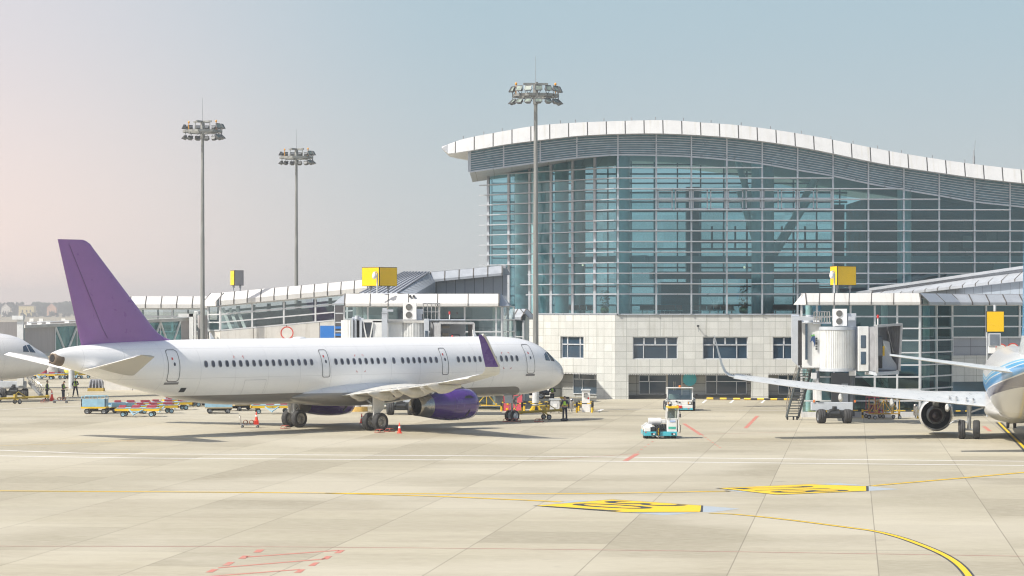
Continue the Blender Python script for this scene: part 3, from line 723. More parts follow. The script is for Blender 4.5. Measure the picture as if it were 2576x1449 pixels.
# wall camera
c = thing('wall_camera', 'small security camera on a bracket high on the stone wall', 'camera', (cx(1755), YF, cz(822)))
mb = MB(); mb.bar((0, 0, 0), (0, -.5, 0), .05); mb.bar((0, -.45, 0), (.05, -.5, -.45), .04); mb.build('bracket', GREY, c)
mb = MB(); mb.box(-.1, .1, -.75, -.4, 0, .15, r=.02); mb.build('camera_body', DARK, c)

# seats and planters inside
SEAT = mat('orange_red_seat', (0.20, 0.055, 0.035), 0.5, var=0.1)
def seat_row():
    o = thing('seat_row', 'x', 'bench'); f = MB(); s = MB()
    for i in range(4):
        x = i * .62
        s.box(x, x + .55, -.25, .25, .40, .46, r=.02); s.box(x, x + .55, .22, .28, .44, .82, r=.02)
    f.bar((-.1, 0, .34), (2.5, 0, .34), .06)
    for x in (.2, 2.2): f.bar((x, -.25, .02), (x, 0, .34), .05); f.bar((x, .3, .02), (x, 0, .34), .05)
    s.build('seat', SEAT, o); f.build('bench_frame', STEEL, o); return o
spots = [(1425, 239.5, 'beside the gold planter left of the hall corner'), (1610, 238, 'second bay right of the hall corner'), (1690, 237, 'above the left stone wall window'),
         (1745, 237.5, 'between the first two stone wall windows, upper floor'), (1780, 239, 'above the second stone wall window'), (1945, 238, 'behind the pair of round columns'), (2000, 240, 'behind the glass left of the right gate house'), (1650, 242, 'behind the others in the second bay')]
s0 = seat_row()
for i, (u, d, tx) in enumerate(spots):
    loc = (cx(u, d), d, 7.37)
    o = s0 if i == 0 else dup(s0, loc); o.location = loc; o.rotation_euler = (0, 0, [.1, 0, math.pi, 0][i % 4]); o['label'] = 'orange red waiting room seats ' + tx; o['group'] = 'seat rows inside the terminal'
LEAF = mat('plant_leaf', (0.05, 0.11, 0.04), 0.6, var=0.3, scale=5)
GOLD = mat('gold_pot', (0.75, 0.62, 0.25), 0.15, 0.8)
def planter(u, d, h, label):
    o = thing('potted_plant', label, 'plant', (cx(u, d), d, 7.37), 0, 'gold potted plants inside the terminal')
    mb = MB(); mb.sphere((0, 0, .38), .38, 16, 10); mb.build('pot', GOLD, o)
    mb = MB()
    for k in range(130):
        a = random.random() * 6.28; rr = .42 * math.sqrt(random.random()); z = .6 + random.random() * h; c_ = Vector((rr * math.cos(a), rr * math.sin(a), z)); s = .12
        d1_ = Vector((random.uniform(-1, 1), random.uniform(-1, 1), random.uniform(-.6, .6))).normalized() * s; d2 = d1_.cross(Vector((random.random(), random.random(), 1))).normalized() * s * .45
        mb.add([c_ - d1_, c_ + d2, c_ + d1_, c_ - d2], [(0, 1, 2, 3)])
    mb.build('foliage', LEAF, o)
planter(1521, 234.3, 1.5, 'bushy plant in round gold pot by the corner of the glass hall')
planter(1870, 233.6, 1.9, 'taller leafy plant in gold pot above the second stone wall window')
# ================================================================== AIRLINERS
def interp(tab, a, k):
    if a <= tab[0][0]: return tab[0][k]
    for i in range(len(tab) - 1):
        if a <= tab[i + 1][0]:
            p0 = tab[max(i - 1, 0)]; p1 = tab[i]; p2 = tab[i + 1]; p3 = tab[min(i + 2, len(tab) - 1)]
            t = (a - p1[0]) / (p2[0] - p1[0]); h = p2[0] - p1[0]
            m1 = (p2[k] - p0[k]) / (p2[0] - p0[0]) * h; m2 = (p3[k] - p1[k]) / (p3[0] - p1[0]) * h
            return (2 * t ** 3 - 3 * t * t + 1) * p1[k] + (t ** 3 - 2 * t * t + t) * m1 + (-2 * t ** 3 + 3 * t * t) * p2[k] + (t ** 3 - t * t) * m2
    return tab[-1][k]
class Fus:
    def __init__(s, tab): s.tab = tab; s.L = tab[-1][0]
    def dims(s, a): w = interp(s.tab, a, 1); zt = interp(s.tab, a, 2); zb = interp(s.tab, a, 3); return w, (zt + zb) / 2, (zt - zb) / 2
    def ring(s, a, n=56):
        w, zc, h = s.dims(a); return [Vector((-a, w * math.cos(2 * math.pi * k / n), zc + h * math.sin(2 * math.pi * k / n))) for k in range(n)]
    def surf(s, a, z, side=-1, off=0.0):
        w, zc, h = s.dims(a); q = max(-1, min(1, (z - zc) / h)); y = w * math.sqrt(max(0, 1 - q * q))
        n = Vector((0, y / (w * w), (z - zc) / (h * h))).normalized()
        return Vector((-a, side * (y + n.y * off), z + n.z * off))
    def mesh(s, mb, n=56, step=.5):
        st = [0, .06, .15, .3, .5, .75, 1.0, 1.3, 1.65, 2, 2.4, 2.8, 3.3, 3.8, 4.4, 5]
        a = 5.6
        while a < s.L - .6: st.append(a); a += step
        st += [s.L - .5, s.L - .25, s.L]
        mb.loft([s.ring(x, n) for x in st], True, True, True)
    def patch(s, mb, a0, a1, z0, z1, side=-1, off=.01, nz=8, na=3, corner=0.0):
        for i in range(na):
            for j in range(nz):
                A0 = a0 + (a1 - a0) * i / na; A1 = a0 + (a1 - a0) * (i + 1) / na; Z0 = z0 + (z1 - z0) * j / nz; Z1 = z0 + (z1 - z0) * (j + 1) / nz
                q = [s.surf(A0, Z0, side, off), s.surf(A1, Z0, side, off), s.surf(A1, Z1, side, off), s.surf(A0, Z1, side, off)]
                mb.add(q if side > 0 else q[::-1], [(0, 1, 2, 3)], True)
    def outline(s, mb, a0, a1, z0, z1, rc=.18, wd=.045, side=-1, off=.02):
        pts = []
        for (ca, czz, st) in ((a1 - rc, z1 - rc, 0), (a0 + rc, z1 - rc, 90), (a0 + rc, z0 + rc, 180), (a1 - rc, z0 + rc, 270)):
            for k in range(6): an = R(st + 18 * k); pts.append((ca + rc * math.cos(an), czz + rc * math.sin(an)))
        # subdivide long edges
        P = []
        for i in range(len(pts)):
            p, q = pts[i], pts[(i + 1) % len(pts)]; L = math.hypot(q[0] - p[0], q[1] - p[1]); k = max(1, int(L / .2))
            for j in range(k): P.append((p[0] + (q[0] - p[0]) * j / k, p[1] + (q[1] - p[1]) * j / k))
        n = len(P)
        cxx, cyy = (a0 + a1) / 2, (z0 + z1) / 2
        def sc_(p): 
            return (cxx + (p[0] - cxx) * (1 - 2 * wd / (a1 - a0)), cyy + (p[1] - cyy) * (1 - 2 * wd / (z1 - z0)))
        O = [s.surf(p[0], p[1], side, off) for p in P]; I = [s.surf(*sc_(p), side, off) for p in P]
        mb.add(O + I, [(i, (i + 1) % n, n + (i + 1) % n, n + i) for i in range(n)], False)
        return P
    def oval(s, mb, a, z, w, h, side=-1, off=.012, n=16):
        pts = [s.surf(a + w / 2 * math.copysign(abs(math.cos(2 * math.pi * k / n)) ** .75, math.cos(2 * math.pi * k / n)), z + h / 2 * math.copysign(abs(math.sin(2 * math.pi * k / n)) ** .75, math.sin(2 * math.pi * k / n)), side, off) for k in range(n)]
        mb.add(pts, [tuple(range(n))])
def naca(n=12):
    ss = [(1 - math.cos(math.pi * i / n)) / 2 for i in range(n + 1)]
    y = lambda x: 5 * (0.2969 * math.sqrt(x) - 0.126 * x - 0.3516 * x * x + 0.2843 * x ** 3 - 0.1015 * x ** 4)
    up = [(x, y(x)) for x in ss]; lo = [(x, -y(x) * .8) for x in ss[1:-1]][::-1]
    return up[::1] + [(1.0, 0.0)] * 0 + lo
AF = naca()
def wing_loft(mb, secs):
    """secs: (LE vector, chord vector, thickness vector) thickness vector = unit up * t/c*chord"""
    rings = [[le + ch * x + th * y for x, y in AF] for le, ch, th in secs]
    mb.loft(rings, True, True, True)
def wheel_mb(tyre, rim, hub, c, r, w, ax=Vector((0, 1, 0)), n=32):
    """c: wheel centre"""
    h = w / 2
    tyre.lathe([(-h * .8, r * .62), (-h, r * .75), (-h * .92, r * .92), (-h * .6, r * .985), (-h * .35, r), (-h * .33, r * .985), (-h * .28, r * .985), (-h * .26, r), (h * .26, r), (h * .28, r * .985), (h * .33, r * .985), (h * .35, r), (h * .6, r * .985), (h * .92, r * .92), (h, r * .75), (h * .8, r * .62)], c, ax, n)
    rim.lathe([(-h * .8, r * .62), (-h * .55, r * .5), (-h * .45, r * .3), (-h * .7, r * .26), (-h * .72, 0)], c, ax, n); rim.lathe([(h * .8, r * .62), (h * .55, r * .5), (h * .45, r * .3), (h * .7, r * .26), (h * .72, 0)], c, ax, n)
    for k in range(8):
        a = 2 * math.pi * k / 8
        d = ax.normalized(); x = d.cross(Vector((0, 0, 1))).normalized(); y = d.cross(x)
        for sg in (-1, 1): hub.cyl(c + d * sg * h * .46 + (x * math.cos(a) + y * math.sin(a)) * r * .4, c + d * sg * h * .56 + (x * math.cos(a) + y * math.sin(a)) * r * .4, r * .06, n=6)
def gear(root, name, parent_z, pos, ys, r, w, strut_r, rimmat, label=None, drag=None, door=None):
    g = MB(); x, y = pos
    g.cyl((x, y, r * .95), (x, y, parent_z), strut_r, strut_r * 1.35, 14); g.cyl((x, y, r), (x, y, r + .55), strut_r * .72, n=12)
    g.cyl((x, y + min(ys) - y if False else y + ys[0], r), (x, y + ys[1], r), strut_r * .6, n=10)
    g.tube([(x + .12, y, r + .25), (x + .45, y, r + .62), (x + .14, y, r + 1.0)], strut_r * .35)
    if drag: g.bar((x, y, r + 1.0), (x + drag[0], y + drag[1], parent_z), strut_r * .9)
    g.tube([(x - .12, y + .05, r + .1), (x - .2, y + .08, r + .7), (x - .13, y + .05, parent_z)], .02, 5)
    go = g.build(name, mat('gear_leg_grey', (0.42, 0.44, 0.45), 0.4, 0.3), root)
    for yy in ys:
        t, q, h = MB(), MB(), MB(); wheel_mb(t, q, h, Vector((x, y + yy, r)), r, w)
        t.build('tyre', RUBBER, go); q.build('rim', rimmat, go); h.build('hub', STEEL, go)
    return go

PURP = mat('purple_paint', (0.092, 0.035, 0.24), 0.28, coat=0.5, var=0.05)
PURP2 = mat('engine_purple', (0.075, 0.022, 0.20), 0.2, coat=0.8, var=0.06)
WINGW = mat('wing_white', (0.66, 0.65, 0.60), 0.35, var=0.05, scale=1.5, coat=.2, dirt=((0.42, 0.40, .34), 1.2, (.3, 2, 1), .25))
BEIGE = mat('flap_fairing_paint', (0.60, 0.57, 0.50), 0.35, var=0.06, coat=.2)
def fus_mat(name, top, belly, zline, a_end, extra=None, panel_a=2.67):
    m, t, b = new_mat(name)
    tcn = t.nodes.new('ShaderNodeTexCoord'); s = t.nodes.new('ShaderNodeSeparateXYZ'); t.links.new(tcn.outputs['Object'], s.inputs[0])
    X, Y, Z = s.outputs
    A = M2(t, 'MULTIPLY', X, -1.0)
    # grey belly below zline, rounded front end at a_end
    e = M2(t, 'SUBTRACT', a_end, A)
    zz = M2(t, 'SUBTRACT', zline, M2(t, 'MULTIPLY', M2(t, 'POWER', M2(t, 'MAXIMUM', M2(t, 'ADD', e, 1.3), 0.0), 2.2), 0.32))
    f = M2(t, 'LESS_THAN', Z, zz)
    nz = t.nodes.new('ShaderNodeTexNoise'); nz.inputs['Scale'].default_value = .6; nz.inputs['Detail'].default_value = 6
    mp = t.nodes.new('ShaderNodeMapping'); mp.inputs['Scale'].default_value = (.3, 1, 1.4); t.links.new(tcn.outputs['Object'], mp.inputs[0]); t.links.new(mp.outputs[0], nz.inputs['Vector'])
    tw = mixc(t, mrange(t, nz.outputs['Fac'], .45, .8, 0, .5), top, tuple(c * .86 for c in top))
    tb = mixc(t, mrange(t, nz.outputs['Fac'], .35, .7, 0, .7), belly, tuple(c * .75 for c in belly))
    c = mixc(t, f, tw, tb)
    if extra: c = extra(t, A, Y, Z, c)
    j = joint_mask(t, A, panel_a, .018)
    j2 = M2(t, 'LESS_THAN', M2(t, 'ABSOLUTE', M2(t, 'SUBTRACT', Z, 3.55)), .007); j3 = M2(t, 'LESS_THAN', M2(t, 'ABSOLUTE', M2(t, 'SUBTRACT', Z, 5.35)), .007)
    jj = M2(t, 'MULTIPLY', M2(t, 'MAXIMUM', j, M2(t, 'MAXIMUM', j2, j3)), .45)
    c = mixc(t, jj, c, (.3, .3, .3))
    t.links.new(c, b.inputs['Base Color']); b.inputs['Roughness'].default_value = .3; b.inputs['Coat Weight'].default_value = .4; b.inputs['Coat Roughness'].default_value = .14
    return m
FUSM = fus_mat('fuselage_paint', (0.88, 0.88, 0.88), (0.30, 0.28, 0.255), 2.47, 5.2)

NX, NY = 3.45, 188.3; TH = math.atan2(.7325, .681); c_, s_ = math.cos(TH), math.sin(TH)
TAB = [(0, .06, 3.28, 3.14), (.15, .36, 3.62, 2.85), (.5, .72, 3.98, 2.55), (1.0, 1.05, 4.27, 2.31), (1.6, 1.32, 4.56, 2.14), (2.2, 1.52, 4.94, 2.03), (3.0, 1.70, 5.36, 1.93), (4.0, 1.85, 5.66, 1.85), (5.2, 1.94, 5.82, 1.80), (6.8, 1.975, 5.9, 1.77), (12, 1.975, 5.9, 1.76),
       (28.5, 1.975, 5.9, 1.76), (30.5, 1.96, 5.9, 1.80), (32.5, 1.92, 5.9, 1.90), (34.5, 1.82, 5.88, 2.13), (37, 1.58, 5.84, 2.62), (39.5, 1.25, 5.77, 3.20), (42, .82, 5.63, 3.86), (43.8, .46, 5.42, 4.36), (44.5, .33, 5.20, 4.52)]
FU = Fus(TAB)
def a_plane(u, v, yr=0.0):
    """fuselage station & height of survey point (u,v) on the vertical plane yr metres right of centre"""
    k = (u - CX) / F; X0 = NX + .7325 * yr; Y0 = NY - .681 * yr
    a = (X0 - k * Y0) / (.681 - .7325 * k); Y = Y0 - .7325 * a
    return a, CH - (v - HOR) * Y / F
air = thing('airliner', 'white twin engine airliner with plain purple tail fin and purple engines parked side on', 'airplane', (NX, NY, 0), TH)
mb = MB(); FU.mesh(mb)
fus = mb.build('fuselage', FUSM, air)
# tail cone exhaust
mb = MB(); mb.lathe([(-.55, .43), (-.5, .44), (.02, .345), (.03, .2), (-.25, .16)], (-44.5, 0, 4.86), Vector((-1, 0, .08)), 28); mb.cyl((-44.4, .18, 4.62), (-44.62, .2, 4.6), .05, n=8)
hole = MB(); hole.cyl((-44.5, 0, 4.86), (-44.56, 0, 4.865), .215, n=18); hole.build('exhaust_shade_disc', BLACK, air)  # black disc stands in for the shaded inside of the outlet
mb.build('tail_exhaust', mat('exhaust_brown', (0.17, 0.135, 0.105), 0.65, 0.2, var=.15), air)
# fin traced to its own plane
TEp = [a_plane(*p) for p in ((144.5, 601.5), (205, 873))]
LEp = [a_plane(*p) for p in ((192, 601.5), (205, 602), (216, 606), (227, 614), (236, 627), (300, 712), (372, 807), (385, 824), (398, 838), (412, 848), (428, 854.5), (446, 858))]
def line_at(tab, z):
    t = sorted(tab, key=lambda q: q[1])
    if z <= t[0][1]: return t[0][0]
    for p, q in zip(t[:-1], t[1:]):
        if z <= q[1]: return p[0] + (q[0] - p[0]) * (z - p[1]) / max(1e-6, q[1] - p[1])
    return t[-1][0]
z0, z1 = 5.45, TEp[0][1]
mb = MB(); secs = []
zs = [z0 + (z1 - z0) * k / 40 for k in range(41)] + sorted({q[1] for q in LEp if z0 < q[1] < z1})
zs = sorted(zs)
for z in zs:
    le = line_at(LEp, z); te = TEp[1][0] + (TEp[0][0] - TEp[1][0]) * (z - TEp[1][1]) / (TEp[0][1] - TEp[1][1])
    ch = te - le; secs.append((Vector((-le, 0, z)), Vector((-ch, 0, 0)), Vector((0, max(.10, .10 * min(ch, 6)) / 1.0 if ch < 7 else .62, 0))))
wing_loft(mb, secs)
tf_ = mb.build('tail_fin', mat('fin_purple_haze', (0.27, 0.125, 0.35), 0.35, coat=.3, var=.03), air)  # purple lightened and pinked, haze wash put into the paint colour
mb = MB(); ch_ = lambda z: (line_at(LEp, z), TEp[1][0] + (TEp[0][0] - TEp[1][0]) * (z - TEp[1][1]) / (TEp[0][1] - TEp[1][1]))
for sg in (-1, 1):
    pts = []
    for k in range(11):
        z = 6.0 + 5.5 * k / 10; le, te = ch_(z); c9 = te - le; pts.append(Vector((-(le + c9 * .70), sg * (max(.10, .10 * min(c9, 6)) * .30 + .012), z)))
    for p, q in zip(pts[:-1], pts[1:]): mb.bar(p, q, .02, .012, up=(0, 1, 0))
mb.build('rudder_gap', mat('gap_dark_purple', (.10, .06, .13), .5), tf_)
# tailplanes
for sd in (-1, 1):
    mb = MB(); root_le = Vector((-39.2, sd * .95, 3.80)); root_te = Vector((-42.7, sd * .6, 4.42)); tip_le = Vector((-42.0, sd * 6.25, 4.98)); tip_te = Vector((-43.35, sd * 6.22, 5.16))
    up = Vector((0, -sd * .1, 1))
    if sd == 1: up = Vector((0, -.1, 1))
    secs = []
    for k in range(9):
        f = k / 8; le = root_le.lerp(tip_le, f); te = root_te.lerp(tip_te, f); secs.append((le, te - le, up * (te - le).length * .09))
    wing_loft(mb, [(a, b * .74, c * .9) for a, b, c in secs]); tp_ = mb.build('tailplane', mat('tailplane_shade_grey', (.42, .41, .38), .4), air)  # underside shade darkened into the tailplane colour
    hr, ht = root_le.lerp(root_te, .75), tip_le.lerp(tip_te, .75); dr_ = Vector((-.10, 0, -.30)); dt_ = Vector((-.05, 0, -.16)); th_ = Vector((0, 0, .05))
    mb = MB(); a1, a2, a3, a4 = hr, ht, tip_te + dt_, root_te + dr_
    mb.loft([[a1 - th_, a1 + th_, a4 + th_ * .3, a4 - th_ * .3], [a2 - th_ * .5, a2 + th_ * .5, a3 + th_ * .2, a3 - th_ * .2]], smooth=False)
    mb.build('elevator', WHITE, tp_)
# wings (right and left)
def zw(y): return 2.30 + (y - 2.0) * .088 + max(0, y - 9) ** 2 * .0035
for sd in (-1, 1):
    mb = MB(); secs = []
    for y in (0.6, 2, 3.2, 4.6, 6.4, 8.5, 10.5, 12.5, 14.5, 16.2, 16.9):
        le = 16.4 + (y - 2) * .545; te = 23.3 + (y - 2) * .03 if y < 6.4 else 23.43 + (y - 6.4) * .285
        ch = te - le; tw = .02 * ch
        secs.append((Vector((-le, sd * y, zw(y) + tw)), Vector((-ch, 0, -tw * 1.6)), Vector((0, 0, ch * (.145 if y < 4 else .115)))))
    wing_loft(mb, secs); wo_ = mb.build('wing', WINGW, air)
    # flap edge lines / aileron panel
    mb = MB()
    for ya, yb_ in ((2.3, 6.3), (6.5, 12.9)):
        for q in range(6):
            y0_ = ya + (yb_ - ya) * q / 6; y1_ = ya + (yb_ - ya) * (q + 1) / 6
            f = lambda y: (23.3 + (y - 2) * .03 if y < 6.4 else 23.43 + (y - 6.4) * .285)
            mb.bar((-f(y0_) + .9, sd * y0_, zw(y0_) + .12), (-f(y1_) + .9, sd * y1_, zw(y1_) + .10), .03, .02)
    mb.build('flap_gap', GREY, wo_)
    mb = MB(); mb.prism([(-24.9 - .3, sd * 13.1, zw(13.1) - .02), (-24.9 + .45, sd * 13.1, zw(13.1) + .1), (-25.9 + .45, sd * 16.3, zw(16.3) + .09), (-25.9 - .45, sd * 16.3, zw(16.3) - .10)], (0, 0, .04)); mb.build('aileron', WHITE, wo_)
    # winglet
    mb = MB(); secs = []; b0 = Vector((-24.55, sd * 16.9, zw(16.9)))
    for k, (dx, dy, dz, ch, can) in enumerate(((0, 0, 0, 1.62, 5), (-.10, .28, .07, 1.5, 22), (-.24, .48, .26, 1.35, 45), (-.42, .58, .50, 1.2, 68), (-1.0, .68, 1.2, .96, 80), (-1.6, .78, 1.95, .68, 80), (-1.9, .82, 2.28, .56, 80), (-2.1, .83, 2.40, .40, 80))):
        le = b0 + Vector((dx, sd * dy, dz)); secs.append((le, Vector((-ch, 0, 0)), Vector((0, -sd * math.sin(R(can)), math.cos(R(can)))) * ch * .11))
    wing_loft(mb, secs[:4]); wl = mb.build('winglet', WINGW, air)
    mb = MB(); wing_loft(mb, secs[3:]); mb.build('winglet_blade', PURP, wl)
    mb = MB()
    for a0s, a1s in zip(secs[3:-1], secs[4:]):
        mb.bar(a0s[0] + Vector((-.05, 0, 0)), a1s[0] + Vector((-.05, 0, 0)), .14, .13)
    mb.build('leading_edge_strip', BEIGE, wl)
    # flap track fairings
    for y, L in ((5.53, 3.6), (8.97, 3.3), (12.5, 2.9), (3.2, 2.0), (7.2, 1.3), (10.8, 1.2)):
        te = (23.3 + (y - 2) * .03 if y < 6.4 else 23.43 + (y - 6.4) * .285) + (.85 if L > 2.5 else .25)
        rr = .27 if L > 2.5 else .16; mb = MB(); rings = []
        for q in range(13):
            f = q / 12; a = te - L * f; r = rr * (math.sin(math.pi * min(1, f * 1.1 + .02)) ** .6 if f < .9 else .35)
            if f == 0: r = .02
            r = max(r, .02); zc = zw(y) - .22 - .14 * math.sin(math.pi * f) + (.08 if f < .3 else 0)
            rings.append([Vector((-a, sd * y + r * .62 * math.cos(t_ * math.pi / 7), zc + r * 1.15 * math.sin(t_ * math.pi / 7))) for t_ in range(14)])
        mb.loft(rings); mb.build('flap_fairing', BEIGE, wo_)
    # engine
    ey, ez = sd * 5.75, 1.62
    mb = MB(); o = Vector((-15.3, ey, ez)); ax = Vector((-1, 0, -.012))
    mb.lathe([(.05, .90), (.12, .955), (.5, 1.0), (1.1, 1.035), (1.9, 1.02), (2.8, .94), (3.5, .83), (3.95, .755)], o, ax, 48)
    eng = mb.build('engine', PURP2, air)
    mb = MB(); mb.lathe([(.9, .74), (.4, .76), (.08, .80), (.0, .85), (.05, .90), (.125, .957)], o, ax, 48); mb.build('inlet_lip', mat('polished_lip', (.62, .64, .66), .2, .7), eng)
    mb = MB(); mb.lathe([(3.95, .755), (4.4, .68), (5.0, .60), (5.0, .575), (4.4, .60)], o, ax, 48); mb.build('exhaust_nozzle', mat('nozzle_metal', (.40, .38, .35), .24, .95, var=.08, scale=.6), eng)
    mb = MB(); mb.lathe([(4.4, .60), (4.0, .5), (4.0, .1), (4.7, .02)], o, ax, 32); mb.lathe([(.85, .74), (.85, .25), (.4, .02)], o, ax, 32); mb.build('engine_core', mat('engine_inside', (.02, .03, .035), .4, .4), eng)
    mb = MB()
    for sg in (-1, 1):
        y_ = ey + sg * .66; 
        mb.prism([(-15.9, ey + sg * .93, ez + .42), (-16.15, ey + sg * .86, ez + .58), (-16.6, ey + sg * .88, ez + .55), (-16.75, ey + sg * .95, ez + .40)], (0, sg * .03, .0))
        mb.prism([(-16.5, ey + sg * .78, ez - .72), (-16.35, ey + sg * .98, ez - .35), (-16.25, ey + sg * .98, ez - .36), (-16.38, ey + sg * .78, ez - .74)], (0, sg * .03, -.02))
    mb.build('cowl_vent', BLACK, eng, split=True)
    mb = MB(); mb.tube([(-15.3, ey - .99, ez - .1)] + [(-15.1 - a, ey + sd * 0 + (-1) * (1.035 if a < 2 else .98 - (a - 2) * .12), ez + .05 - a * .03) for a in (.8, 1.4, 2.0, 2.8, 3.4)], .025, 6)
    mb.build('cowl_strake', PURP2, eng)
    mb = MB()
    for a_, w_ in ((1.0, .02), (2.3, .016)):
        rr = 1.036 if a_ == 1 else .995; mb.lathe([(a_, rr + .0015), (a_ + w_, rr + .0015)], o, ax, 48)
    mb.build('cowl_seam', mat('seam_dark', (.03, .01, .07), .5), eng)
    # pylon
    mb = MB(); rings = []
    for a, zt, zb_, wd in ((15.7, 2.60, 2.55, .05), (16.3, 2.78, 2.5, .18), (17.3, 2.82, 2.3, .22), (18.6, 2.7, 2.2, .24), (20.2, 2.55, 2.08, .22), (21.4, 2.45, 2.05, .15), (22.2, 2.4, 2.2, .04)):
        rings.append([Vector((-a, ey + sx * wd, z)) for sx, z in ((-1, zb_), (1, zb_), (1, zt), (-1, zt))])
    mb.loft(rings, smooth=False); mb.build('pylon', mat('pylon_grey', (.20, .19, .18), .45, var=.12), air)
    mb = MB(); 
    mb.cyl((-18.95, ey + .222 * -1, 2.45), (-18.95, ey - .25, 2.45), .13, n=20)
    mb.cyl((-18.95, ey + .222, 2.45), (-18.95, ey + .25, 2.45), .13, n=20); mb.build('pylon_disc', WHITE, air)
    mb = MB(); mb.prism([(-20.3, ey - .1, 2.9), (-22.6, ey - .1, 2.75), (-21.5, ey - .1, 2.02), (-20.3, ey - .1, 2.06)], (0, .2, 0)); mb.build('aft_pylon_fairing', BEIGE, air)
# belly fairing
mb = MB(); rings = []
for q in range(29):
    f = q / 28; a = 14.6 + 12.2 * f; g = max(.02, math.sin(math.pi * f)) ** .55
    w_ = 1.2 + 1.05 * g; zt = 2.2 + 1.05 * g; zb_ = 2.1 - .62 * g
    rings.append([Vector((-a, w_ * math.copysign(abs(math.cos(t_ * math.pi / 16)) ** .8, math.cos(t_ * math.pi / 16)), (zt + zb_) / 2 + (zt - zb_) / 2 * math.copysign(abs(math.sin(t_ * math.pi / 16)) ** .85, math.sin(t_ * math.pi / 16)))) for t_ in range(32)])
mb.loft(rings)
mb.build('belly_fairing', fus_mat('belly_fairing_paint', (0.74, 0.75, 0.76), (0.33, 0.31, 0.28), 2.42, 5, panel_a=1.9), air)
# cabin windows
WF = mat('window_surround', (0.33, 0.33, 0.35), 0.4); WP = mat('cabin_window_pane', (0.07, 0.075, 0.10), 0.12, var=.3, scale=.4)
def a_of(u, yr): return a_plane(u, 900, yr)[0]
us = [(640 + .2562 * x) / 1.59 for x in (735, 843, 948, 1053, 1158, 1262, 1364, 1467, 1567, 1670, 1770, 1870, 1970, 2068, 2168, 2266, 2364)]
us += [(1000 + .5866 * x) / 1.59 for x in (585, 627, 668, 710, 750, 791, 832, 873, 918, 980, 1040, 1078, 1117, 1155, 1193, 1232, 1270, 1420, 1458, 1495, 1533, 1568, 1605, 1637, 1674, 1713, 1748, 1785, 1820)]
for u in us:
    a = a_of(u, 1.90); mb = MB(); FU.oval(mb, a, 4.40, .30, .44, -1, .010); o = mb.build('cabin_window', WF, air)
    mb = MB(); FU.oval(mb, a - .01, 4.40, .215, .35, -1, .022); mb.build('pane', WP, o)
for a in [7.2 + .533 * k for k in range(45)]:
    if 18 < a < 19.5: continue
    mb = MB(); FU.oval(mb, a, 4.40, .31, .44, 1, .010); mb.build('cabin_window', WP, air)
# doors
DOORL = mat('door_outline', (0.20, 0.20, 0.21), 0.5)
def door(uc, a_w, z0, z1, sill=True, rc=.2):
    a = a_of(uc, 1.88); a0, a1 = a - a_w / 2, a + a_w / 2
    mb = MB(); FU.patch(mb, a0 + .05, a1 - .05, z0 + .05, z1 - .05, -1, .008, nz=10); o = mb.build('cabin_door', FUSM, air)
    mb = MB(); FU.outline(mb, a0, a1, z0, z1, rc, .045, -1, .018); mb.build('door_outline', DOORL, o)
    mb = MB(); FU.oval(mb, a - a_w * .05, 4.42, .15, .22, -1, .02, 12); mb.build('door_window', WP, o)
    mb = MB(); FU.patch(mb, a + .02, a + .13, 4.68, 4.82, -1, .02, 1, 1); mb.build('red_placard', RED, o)
    if sill:
        mb = MB(); FU.patch(mb, a0 - .05, a1 + .05, z0 - .16, z0 - .03, -1, .02, 2, 1); mb.build('door_sill', DOORL, o)
door(445, .86, 3.36, 5.3); door(818, .68, 3.42, 5.18, False, .14); door(1118, .62, 3.40, 5.18, False, .14); door(1334, .86, 3.34, 5.35)
mb = MB()
for ua, ub, za, zb_ in ((1128, 1195, 2.6, 3.0),): pass
for (uc, w_, zA, zB) in ((1080 + .0, .01, 0, 0),): pass
# cargo doors, thin outlines
for uc, w_, zA, zB in ((1206 + 10, 1.8, 2.15, 3.35), (640, 1.75, 2.15, 3.38)):
    a = a_of(uc, 1.8); mb = MB(); FU.outline(mb, a - w_ / 2, a + w_ / 2, zA, zB, .06, .014, -1, .015)
    mb.build('cargo_door', mat('thin_seam', (.35, .35, .36), .5), air)
# red rescue corner marks
mb = MB()
for u, zA, zB in (((1000 + .5866 * 750) / 1.59, 3.72, 4.80), ((1000 + .5866 * 1748) / 1.59, 3.72, 4.80), ((640 + .2562 * 1250) / 1.59, 4.80, 4.80)):
    a = a_of(u, 1.9)
    for sx in (-1, 1):
        for z, dz in ((zA, .1), (zB, -.1)):
            FU.patch(mb, a + sx * .33 - .06, a + sx * .33 + .06, z - .015, z + .015, -1, .015, 1, 1); FU.patch(mb, a + sx * .385 - .015, a + sx * .385 + .015, min(z, z + dz), max(z, z + dz), -1, .015, 1, 1)
mb.build('rescue_marking', RED, air)
# outflow valve, hatches
mb = MB(); a = a_of(470, 1.6); FU.patch(mb, a - .17, a + .2, 2.72, 2.98, -1, .015, 2, 2); mb.build('outflow_valve', DARK, air)
mb = MB(); a = a_of(1360, 1.0)
FU.patch(mb, 1.0, 1.16, 3.2, 3.55, -1, .01, 2, 1); mb.build('nose_vent', GREY, air)
